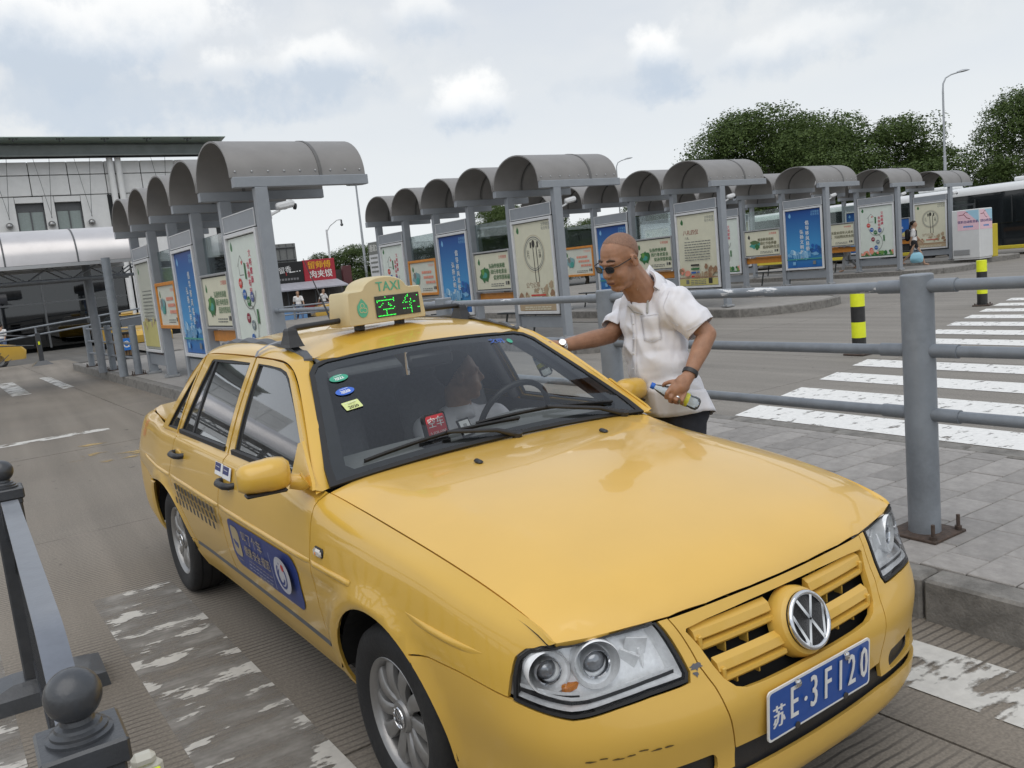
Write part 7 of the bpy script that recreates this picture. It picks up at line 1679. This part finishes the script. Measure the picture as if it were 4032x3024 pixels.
# hair stubble, brows, lips, glasses
HX_ = lambda x, y, z: HXm @ Vector((x, y, z))
hair_cap(HXm, hs, 'hair', M('shaved_hair', (.225, .122, .078), .6, var=.25, scale=160), man, -.045, 1.006, crown=.066)
for g in (-1, 1):
    b = MB(); b.tube([HX_(.094, g*.014, .038), HX_(.091, g*.032, .043), HX_(.078, g*.052, .034)], [.0035, .005, .003], 8); b.build('eyebrow', m_hair, man, 60)
b = MB(); b.tube([HX_(.0965, -.024, -.0705), HX_(.1055, 0, -.0695), HX_(.0965, .024, -.0705)], .0028, 8); b.build('mouth_line', M('lip_dark', (.12, .045, .035), .5), man, 60)
m_gl = M('sunglass_lens', (.016, .017, .020), .06, coat=1.); gz = .004
for g in (-1, 1):
    b = MB(); pts = [(.108-.10*(abs(y)-.034)**2*60, g*(.034+y_), z_) for y_, z_, y in ()]
    ring = []
    for k in range(20):
        a = 2*math.pi*k/20; yy = .0335+.0220*(abs(math.cos(a))**.6)*(1 if math.cos(a) > 0 else -1); zz_ = gz+.0150*(abs(math.sin(a))**.7)*(1 if math.sin(a) > 0 else -1); ring.append(HX_(.113-max(0, yy-.02)**2*7, g*yy, zz_))
    b.add(ring, [tuple(range(20))[::g]]); ln = b.build('lens', m_gl, man)
    b = MB(); b.tube(ring, .0022, 6, closed=True); b.build('glasses_rim', m_blk, man, 60)
    b = MB(); b.tube([HX_(.104, g*.058, gz+.010), HX_(.088, g*.077, gz+.012), HX_(.0, g*.086, gz+.012), HX_(-.02, g*.086, gz-.004)], .0026, 6); b.build('glasses_arm', m_blk, man, 60)
b = MB(); b.tube([HX_(.114, -.011, gz+.006), HX_(.118, 0, gz+.009), HX_(.114, .011, gz+.006)], .0022, 6); b.build('glasses_bridge', m_blk, man, 60)
# shirt
def folds(scale, amp):
    def f(p, n):
        q = Vector((p.x*7+p.z*3, p.y*7-p.z*2, p.z*4.2))*scale
        a = abs(mnoise.noise(q)); b_ = mnoise.noise(Vector((p.x*22, p.y*22, p.z*14))*scale)
        return amp*(.55-a*1.9)+amp*.28*b_
    return f
sh = MB(); up3 = Vector((0, 0, 1))
fr_ = (r2*-.70+fwd*-.62).normalized()                      # the way his chest faces
lat = up3.cross(fr_).normalized()
def torso(c, hw, hd, hh): X = Matrix((fr_, lat, up3)).transposed(); ell_(sh, c, (hd, hw, hh), X, 22, 14)
for c, hw, hd, hh in ((mpl(905, 660, 4.15), .165, .105, .12), (mpl(905, 800, 4.16), .180, .120, .15), (mpl(950, 960, 4.15), .175, .130, .16), (mpl(1000, 1130, 4.14), .172, .138, .16), (mpl(1060, 1290, 4.14), .176, .140, .14)): torso(c, hw, hd, hh)
# skirt of the shirt, loose over the trousers
cap_(sh, Lsh, chest, .080, .13); cap_(sh, Rsh, chest, .080, .12); cap_(sh, neckb+Vector((0, 0, -.045)), chest, .085, .13); cap_(sh, mpl(1000, 590, 4.08), chest, .09, .12)
slL, slR = Lsh.lerp(Lel, .86), Rsh.lerp(Rel, .86)
cap_(sh, Lsh, slL, .076, .074); cap_(sh, Rsh, slR, .072, .068)
so2 = fuse(sh, 'shirt_form', m_shirt, man, .007, 10, folds(1.25, .017))
C0_ = Vector((-2.97, -3.25, CAM_H))
# open the sleeves and the hem: drop what lies beyond the cut planes
bm = bmesh.new(); bm.from_mesh(so2.data)
for p0, nrm in ((slL-(slL-Lsh).normalized()*.012, (slL-Lsh).normalized()), (slR-(slR-Rsh).normalized()*.012, (slR-Rsh).normalized())):
    near_ = [f for f in bm.faces if (f.calc_center_median()-p0).length < .12]; vs_ = list({v for f in near_ for v in f.verts}); es_ = list({e for f in near_ for e in f.edges})
    bmesh.ops.bisect_plane(bm, geom=vs_+es_+near_, plane_co=p0, plane_no=nrm, clear_outer=True)
def man_px(v):
    w = v+Vector((2.97, 3.25, 0))-Vector((0, 0, CAM_H)); d = w.dot(fwd); return ((2016+3348.7*w.dot(r2)/d-2100)/.5063, (1512-3348.7*w.dot(u2)/d-880)/.5063)
vee = [(700, 470), (880, 430), (850, 500), (800, 560), (764, 628), (735, 580), (700, 540)]
dead = [f for f in bm.faces if f.normal.dot(C0_-f.calc_center_median()) > 0 and pip(np.array([man_px(f.calc_center_median())]), vee)[0]]
bmesh.ops.delete(bm, geom=dead, context='FACES')
bm.to_mesh(so2.data); bm.free(); so2.name = 'shirt'; so2.data.name = 'shirt'
md = so2.modifiers.new('t', 'SOLIDIFY'); md.thickness = .004; md.offset = -1
hem = MB(); rows = []      # free hanging hem below the belly
for k in range(7):
    u = k/6; c = mpl(1045, 1280, 4.14).lerp(mpl(1125, 1468, 4.15), u); row_ = []
    for j in range(48):
        a = 2*math.pi*j/48; fold = 1+.035*math.sin(a*7+u*1.5)*u+.02*math.sin(a*13)*u; row_.append(c+fr_*(.150*math.cos(a)*fold)+lat*(.188*math.sin(a)*fold)+up3*(-.02*u*math.cos(2*a)))
    rows.append(row_)
hem.loft(rows, 0, True); ho_ = hem.build('shirt_hem', m_shirt, so2, 80); ho_.modifiers.new('t', 'SOLIDIFY').thickness = .004
# trousers
tr_ = MB()
ell_(tr_, pelv, (.145, .165, .13), Matrix((fr_, lat, up3)).transposed())
for h_, k_, f_ in ((hipL, knL, ftL), (hipR, knR, ftR)): cap_(tr_, pelv.lerp(h_, .7), k_, .105, .078); cap_(tr_, k_, f_+Vector((0, 0, .05)), .078, .066)
fuse(tr_, 'trousers', m_trs, man, .010, 6, folds(.8, .006))
for f_ in (ftL, ftR): b = MB(); ell_(b, f_+Vector((-.08, 0, -.02)), (.145, .052, .042)); b.build('shoe', m_blk, man, 60)
# details lying on the shirt
from mathutils.bvhtree import BVHTree
dg_ = bpy.context.evaluated_depsgraph_get()
def bvh_of(o): me_ = o.data; return BVHTree.FromPolygons([v.co for v in me_.vertices], [tuple(p.vertices) for p in me_.polygons])
bv = bvh_of(so2); C0 = Vector((-2.97, -3.25, CAM_H))
def onshirt(x, y, o=.004):
    d = (mpl(x, y, 4.)-C0).normalized(); h = bv.ray_cast(C0, d)
    return (h[0]-d*o) if h[0] is not None else mpl(x, y, 4.1)
def strip(name, pts, w, mat, o=.004, n=4):
    b = MB(); q = []
    for (x0, y0), (x1, y1) in zip(pts, pts[1:]): q += [(x0+(x1-x0)*k/n, y0+(y1-y0)*k/n) for k in range(n)]
    q.append(pts[-1]); rows = []
    for i, (x, y) in enumerate(q):
        a, c = q[max(i-1, 0)], q[min(i+1, len(q)-1)]; dx, dy = c[0]-a[0], c[1]-a[1]; l_ = math.hypot(dx, dy) or 1; nx, ny = -dy/l_*w/2, dx/l_*w/2
        p, s_ = onshirt(x+nx, y+ny, o), onshirt(x-nx, y-ny, o); rows.append([p, s_])
    b.loft(rows); ob = b.build(name, mat, so2, 80); ob.modifiers.new('t', 'SOLIDIFY').thickness = .0015; return ob
m_lan = M('lanyard_grey', (.36, .36, .34), .8, var=.1, scale=60)
strip('placket', [(770, 700), (790, 860), (788, 1000), (786, 1150), (800, 1300)], 30, m_shirt, .004, 8)
strip('lanyard', [(905, 500), (893, 560), (888, 620), (885, 700)], 15, m_lan, .008, 6); strip('lanyard_cord', [(735, 640), (780, 690), (850, 708)], 5, m_lan, .006, 5)
b = MB(); NX, NY = 6, 7; grid_ = [[onshirt(832+(968-832)*i/NX+j*4.5, (722-18*i/NX)+(905-715)*j/NY+(26 if j == NY and i in (2, 3, 4) else 0)*.6, .005) for j in range(NY+1)] for i in range(NX+1)]
b.loft(grid_); po_ = b.build('pocket', m_shirt, so2, 80); po_.modifiers.new('t', 'SOLIDIFY').thickness = .003
for pts in ([(830, 725), (968, 704)], [(968, 704), (1000, 890), (930, 925), (862, 905), (832, 722)]): strip('pocket_seam', pts, 3, m_shirt, .0055, 5)
for y in (780, 900, 1010, 1130): 
    c = onshirt(778, y, .007); b = MB(); b.sphere(c, .0055, 10, 6); b.build('button', m_wfr, so2, 60)
strip('sleeve_seam', [(1195, 835), (1265, 800), (1345, 750)], 4, m_seam, .003, 6); strip('armhole_seam', [(1060, 520), (1010, 640), (1060, 760), (1130, 800)], 4, m_seam, .003, 6)
# collar: a stand with two falling points
def collar_pt(a, u): return None
b = MB(); rows = []
cc_ = neckb.lerp(hc, .10)+fr_*-.004; ax_ = (hc-neckb).normalized(); ex = (fr_-ax_*fr_.dot(ax_)).normalized(); ey = ax_.cross(ex)
for j in range(41):
    a = R(95)+R(170)*j/40; rr = .086; back = .5-.5*math.cos(a); d = ex*math.cos(a)+ey*math.sin(a); e = abs(j/20-1)     # e = 1 at the front points
    inner = cc_+d*rr+ax_*(.030*back+.018); fold = cc_+d*(rr+.010)+ax_*(.030*back+.024); tipl = .048+.030*max(0, e-.55)/.45
    low = cc_+d*(rr+.030+.020*e)+ax_*(.030*back+.024-tipl)
    rows.append([cc_+d*(rr-.002)-ax_*.01, inner, fold, fold.lerp(low, .5)+d*.006, low])
b.loft(rows); co_ = b.build('collar', m_shirt, so2, 50); co_.modifiers.new('t', 'SOLIDIFY').thickness = .0035
def wing(name, inner, outer, di, do_):
    b = MB(); n = 8; rows = []
    def pt_(c, t): 
        k = t*(len(c)-1); i = min(int(k), len(c)-2); f = k-i; return (c[i][0]+(c[i+1][0]-c[i][0])*f, c[i][1]+(c[i+1][1]-c[i][1])*f)
    for i in range(n+1):
        t = i/n; a, c = pt_(inner, t), pt_(outer, t); A = mpl(*a, di[0]+(di[1]-di[0])*t); Cc = onshirt(*c, .012); D_ = mpl(*c, do_[0]+(do_[1]-do_[0])*t)
        if (Cc-D_).length > .06: Cc = D_
        rows.append([A, A.lerp(Cc, .35)+(C0-A).normalized()*.010, A.lerp(Cc, .7)+(C0-A).normalized()*.006, Cc])
    b.loft(rows); o = b.build(name, m_shirt, so2, 60); o.modifiers.new('t', 'SOLIDIFY').thickness = .004
wing('collar_wing', [(900, 322), (862, 392), (830, 440), (803, 482)], [(942, 368), (925, 420), (905, 462), (890, 492), (830, 500), (806, 520)], (4.085, 3.985), (4.065, 3.985))
b = MB(); b.tube([onshirt(x, y, .004) for x, y in ((752, 560), (758, 600), (764, 616))], .003, 6); b.build('gold_chain', M('gold', (.6, .36, .1), .25, .9), man, 60)
def wrist(name, p, q, r, mat, w=.016):
    x, y, d = frame_z(q-p); c = p; b = MB(); b.lathe([(r, -w/2), (r+.004, -w/2), (r+.0055, 0), (r+.004, w/2), (r, w/2)], c, d, 28, cap=False); return b.build(name, mat, man, 40)
wrist('wrist_watch', Rwr.lerp(Rel, .04), Rel, .0315, m_chrome, .02); b = MB(); b.lathe([(.019, 0), (.019, .006), (.016, .009), (0, .009)], Rwr.lerp(Rel, .04)+Vector((-.012, -.024, .018)), Vector((-.3, -.6, .5)), 20); b.build('watch_case', m_chrome, man, 40)
wrist('wrist_band', Lwr.lerp(Lel, .06), Lel, .0315, m_plast, .02)
b = MB(); b.lathe([(.0112, -.003), (.0122, 0), (.0112, .003)], mpl(1122, 1352, 3.832), mpl(1112, 1372, 3.828)-mpl(1148, 1318, 3.838), 18, cap=False); b.build('ring', m_chrome, man, 40)
# bottles
m_pet = glass('bottle_plastic', (.86, .92, .94), .9, 1.4, .06); m_cap = M('bottle_cap_blue', (.01, .12, .55), .4); m_lab = [ink('label_aqua', (120, 190, 215)), ink('label_lemon', (205, 205, 70)), ink('label_pale', (200, 220, 225))]
def bottle(p, q, label, capped=True):
    t = thing('water_bottle', label, 'bottle', tuple(p)); ax = (q-p); L_ = ax.length; d = ax.normalized(); o = Vector((0, 0, 0))
    b = MB(); b.lathe([(.0, .0), (.022, .002), (.030, .010), (.0315, .03), (.029, .045), (.0315, .06), (.0315, L_*.62), (.028, L_*.70), (.016, L_*.88), (.0125, L_*.92), (.0125, L_*.97)], o, d, 24); b.build('body', m_pet, t, 40)
    for k, (a, c) in enumerate(((.24, .36), (.36, .50), (.50, .60))): b = MB(); b.lathe([(.0322, L_*a), (.0322, L_*c)], o, d, 24, cap=False); b.build('label_band', m_lab[(k+1) % 3 if k != 2 else 0], t, 40)
    if capped: b = MB(); b.lathe([(.0145, L_*.935), (.0150, L_*.95), (.0150, L_*1.0), (.013, L_*1.01), (0, L_*1.01)], o, d, 20); b.build('cap', m_cap, t, 40)
bottle(mp(1292, 1412, 3.885), mp(918, 1258, 3.895), 'clear plastic drink bottle with blue cap in the man\'s lowered hand')
bottle(at(2158, 1478, 4.02), at(2098, 1352, 4.06), 'pale blue drink bottle handed through the driver\'s window', False)

# ------------------------------------------------------------------ the driver
drv = thing('person', 'driver in white shirt behind the windscreen turned towards the man', 'person', (0, 0, 0)); drv.matrix_world = TW
b = MB(); fdv = Vector((.42, .90, .05)).normalized(); ldv = Vector((0, 0, 1)).cross(fdv).normalized(); udv = fdv.cross(ldv); DX = Matrix((fdv, ldv, udv)).transposed().to_4x4(); DX.translation = (-1.33, .355, 1.125)
head_parts(b, DX, 1., Vector((-1.36, .35, .965))); sL, sR = Vector((-1.33, .545, .89)), Vector((-1.36, .155, .89)); cap_(b, Vector((-1.36, .35, .965)), Vector((-1.37, .35, .75)), .07, .12); cap_(b, sL, Vector((-1.15, .60, .72)), .05, .042); cap_(b, Vector((-1.15, .60, .72)), Vector((-.92, .50, .88)), .042, .03); cap_(b, sR, Vector((-1.16, .10, .70)), .05, .042); cap_(b, Vector((-1.16, .10, .70)), Vector((-.93, .20, .86)), .042, .03)
for q in ((-.90, .49, .90), (-.91, .21, .88)): ell_(b, q, (.05, .035, .03)); [chain(b, [Vector(q), Vector(q)+Vector((.05, (.5-k)*.012, .01)), Vector(q)+Vector((.06, (.5-k)*.012, -.02))], .009) for k in range(-1, 3)]
cap_(b, Vector((-1.36, .35, .8)), Vector((-1.30, .35, .55)), .12, .13)
for y in (.25, .45): cap_(b, Vector((-1.28, y, .55)), Vector((-.90, y, .58)), .075, .06); cap_(b, Vector((-.90, y, .58)), Vector((-.70, y, .35)), .055, .04)
fuse(b, 'body', m_skin2, drv, .007, 4); hair_cap(DX, 1., 'hair', m_bhair, drv, -.06, 1.05, crown=.05)
b = MB(); ell_(b, (-1.37, .35, .80), (.125, .20, .19)); ell_(b, (-1.36, .35, .62), (.13, .18, .18)); cap_(b, sL, Vector((-1.22, .585, .78)), .068, .062); cap_(b, sR, Vector((-1.22, .115, .775)), .068, .062); cap_(b, Vector((-1.36, .35, .93)), Vector((-1.37, .35, .8)), .08, .13); cap_(b, sL, sR, .066, .066)
shd = fuse(b, 'shirt', m_shirt, drv, .011, 6, folds(1., .007))
b = MB(); rows = []
for j in range(25): a = R(35)+R(290)*j/24; d = Vector((math.cos(a)*.6+.25*0, math.sin(a), 0)); d = fdv*math.cos(a)*.9+ldv*math.sin(a); rows.append([Vector((-1.36, .35, .955))+d*.072+Vector((0, 0, .025)), Vector((-1.36, .35, .955))+d*.10-Vector((0, 0, .022+.02*abs(j/12-1)))])
b.loft(rows); b.build('collar', m_shirt, shd, 60).modifiers.new('t', 'SOLIDIFY').thickness = .004
b = MB(); b.box((-1.31, .36, .52), (.3, .36, .2), 0, .06); b.build('trousers', m_trs, drv, 60)

# ------------------------------------------------------------------ passers-by
def walker(base, heading, h, shirt, legs, hair, label, stride=.25, long_hair=False, arms=(.2, -.2), skirt=False):
    t = thing('person', label, 'person', tuple(base), heading); s = h/1.72; b = MB(); V = lambda x, y, z: Vector((x, y, z))*s
    X = Matrix.Translation(V(.03, 0, 1.58)); X = X @ Matrix.Scale(s, 4); head_parts(b, Matrix.Translation(V(.03, 0, 1.60)), s, V(0, 0, 1.42)); cap_(b, V(0, 0, 1.42), V(0, 0, 1.0), .09*s, .11*s); cap_(b, V(0, .17, 1.38), V(0, -.17, 1.38), .06*s, .06*s)
    lg = MB(); st_ = MB(); ell_(st_, V(0, 0, 1.22), V(.115, .175, .22)); ell_(st_, V(0, 0, 1.02), V(.12, .165, .16)); cap_(st_, V(0, .17, 1.37), V(0, -.17, 1.37), .075*s, .075*s)
    for g, st in ((1, stride), (-1, -stride)):
        kn, an = V(.5*st+.06, g*.09, .50), V(st-(.12 if st < 0 else 0), g*.09, .09+(.1 if st < 0 else 0)); cap_(b, V(0, g*.09, .92), kn, .075*s, .05*s); cap_(b, kn, an, .05*s, .035*s); cap_(b, an, an+V(.14, 0, -.03), .036*s, .03*s)
        cap_(lg, V(0, g*.085, .95), kn if not skirt else V(.5*st*.6, g*.09, .72), .10*s, .07*s)
        if not skirt: cap_(lg, kn, an+V(0, 0, .05), .07*s, .055*s)
    ell_(lg, V(0, 0, .95), V(.125, .16, .11))
    for g, a in ((1, arms[0]), (-1, arms[1])):
        e, w = V(a*.6, g*.235, 1.12), V(a*1.6+.05, g*.22, .90); cap_(b, V(0, g*.19, 1.37), e, .045*s, .038*s); cap_(b, e, w, .038*s, .026*s); ell_(b, w+V(.01, 0, -.05), V(.025, .018, .05)); cap_(st_, V(0, g*.19, 1.37), V(0, g*.19, 1.37).lerp(e, .75), .065*s, .06*s)
    fuse(b, 'body', m_skin2, t, .016*s, 3); fuse(st_, 'shirt', shirt, t, .018*s, 4); fuse(lg, 'trousers' if not skirt else 'shorts', legs, t, .018*s, 4)
    hair_cap(Matrix.Translation(V(.03, 0, 1.60)), s*1.03, 'hair', hair, t, -.06, 1.06, crown=.03)
    if long_hair: q = MB(); cap_(q, V(-.07, 0, 1.66), V(-.13, 0, 1.44), .045*s, .03*s); q.build('ponytail', hair, t, 60)
    return t
m_blkc = M('black_cloth', (.02, .02, .022), .85); m_whc = M('pale_cloth', (.70, .69, .69), .85); m_navy = M('blue_jeans', (.10, .14, .24), .85); m_gry = M('grey_cloth', (.32, .33, .34), .85); m_red = M('dyed_hair', (.35, .09, .03), .7); m_bluec = M('blue_cloth', (.10, .22, .42), .85)
w = walker((28.6, 17.75, .182), R(-62), 1.62, m_whc, m_blkc, m_bhair, 'woman in white top walking past the far shelters with a blue bag', .34, True, (.15, -.1), True)
t = thing('backpack', 'black backpack on the woman in white', 'backpack', (28.6, 17.75, 0), R(-62)); b = MB(); b.box((-.19, 0, 1.32), (.16, .28, .42), 0, .06); b.build('bag_body', m_blkc, t, 60); b = MB(); b.tube([(-.10, .1, 1.52), (.10, .11, 1.45), (.10, .12, 1.28), (-.1, .12, 1.18)], .014, 6); b.build('strap', m_blkc, t, 60); b = MB(); b.tube([(-.10, -.1, 1.52), (.10, -.11, 1.45), (.10, -.12, 1.28), (-.1, -.12, 1.18)], .014, 6); b.build('strap', m_blkc, t, 60)
t = thing('carrier_bag', 'pale blue carrier bag in the hand of the woman in white', 'bag', (28.6, 17.75, 0), R(-62)); b = MB(); b.loft([[(.10-w_, -.27-d_, z_), (.10+w_, -.27-d_, z_), (.10+w_, -.27+d_, z_), (.10-w_, -.27+d_, z_)] for z_, w_, d_ in ((.34, .13, .07), (.37, .19, .10), (.52, .21, .11), (.64, .17, .07), (.70, .10, .03))], 0, True, True); b.build('bag_body', ink('bag_blue', (150, 205, 225)), t, 60); b = MB(); b.tube([(.02, -.27, .68), (.10, -.26, .86), (.18, -.27, .68)], .010, 6); b.build('handle', ink('bag_dark', (40, 110, 150)), t, 60)
walker((27.6, 19.7, .182), R(120), 1.55, m_gry, m_gry, m_bhair, 'person in grey bending by the bench behind the disc poster row', .2, False, (.3, .2))
def far_walker(px, py, D, *a, **k):
    p = at(px, py, D); return walker((p.x, p.y, GZ(p.y)), *a, **k)
far_walker(160, 1382, 47, R(-150), 1.72, m_blkc, m_blkc, m_bhair, 'man in black walking in front of the terminal glass at left')
far_walker(246, 1370, 48, R(170), 1.6, m_whc, m_blkc, m_bhair, 'person in white before the terminal glass, left of the red haired one')
far_walker(294, 1362, 48, R(-10), 1.72, m_blkc, m_blkc, m_red, 'red haired person in black before the terminal glass')
far_walker(22, 1400, 40, R(60), 1.62, m_whc, m_navy, m_bhair, 'person in white by the left edge of the picture, next to the taxi')
far_walker(1185, 1262, 47, R(-100), 1.74, m_whc, m_navy, m_bhair, 'man in white shirt and jeans standing in front of the snack shop')
far_walker(1285, 1258, 50, R(-60), 1.74, m_whc, m_blkc, m_bhair, 'person in white shirt beside the taxi at the snack shop')
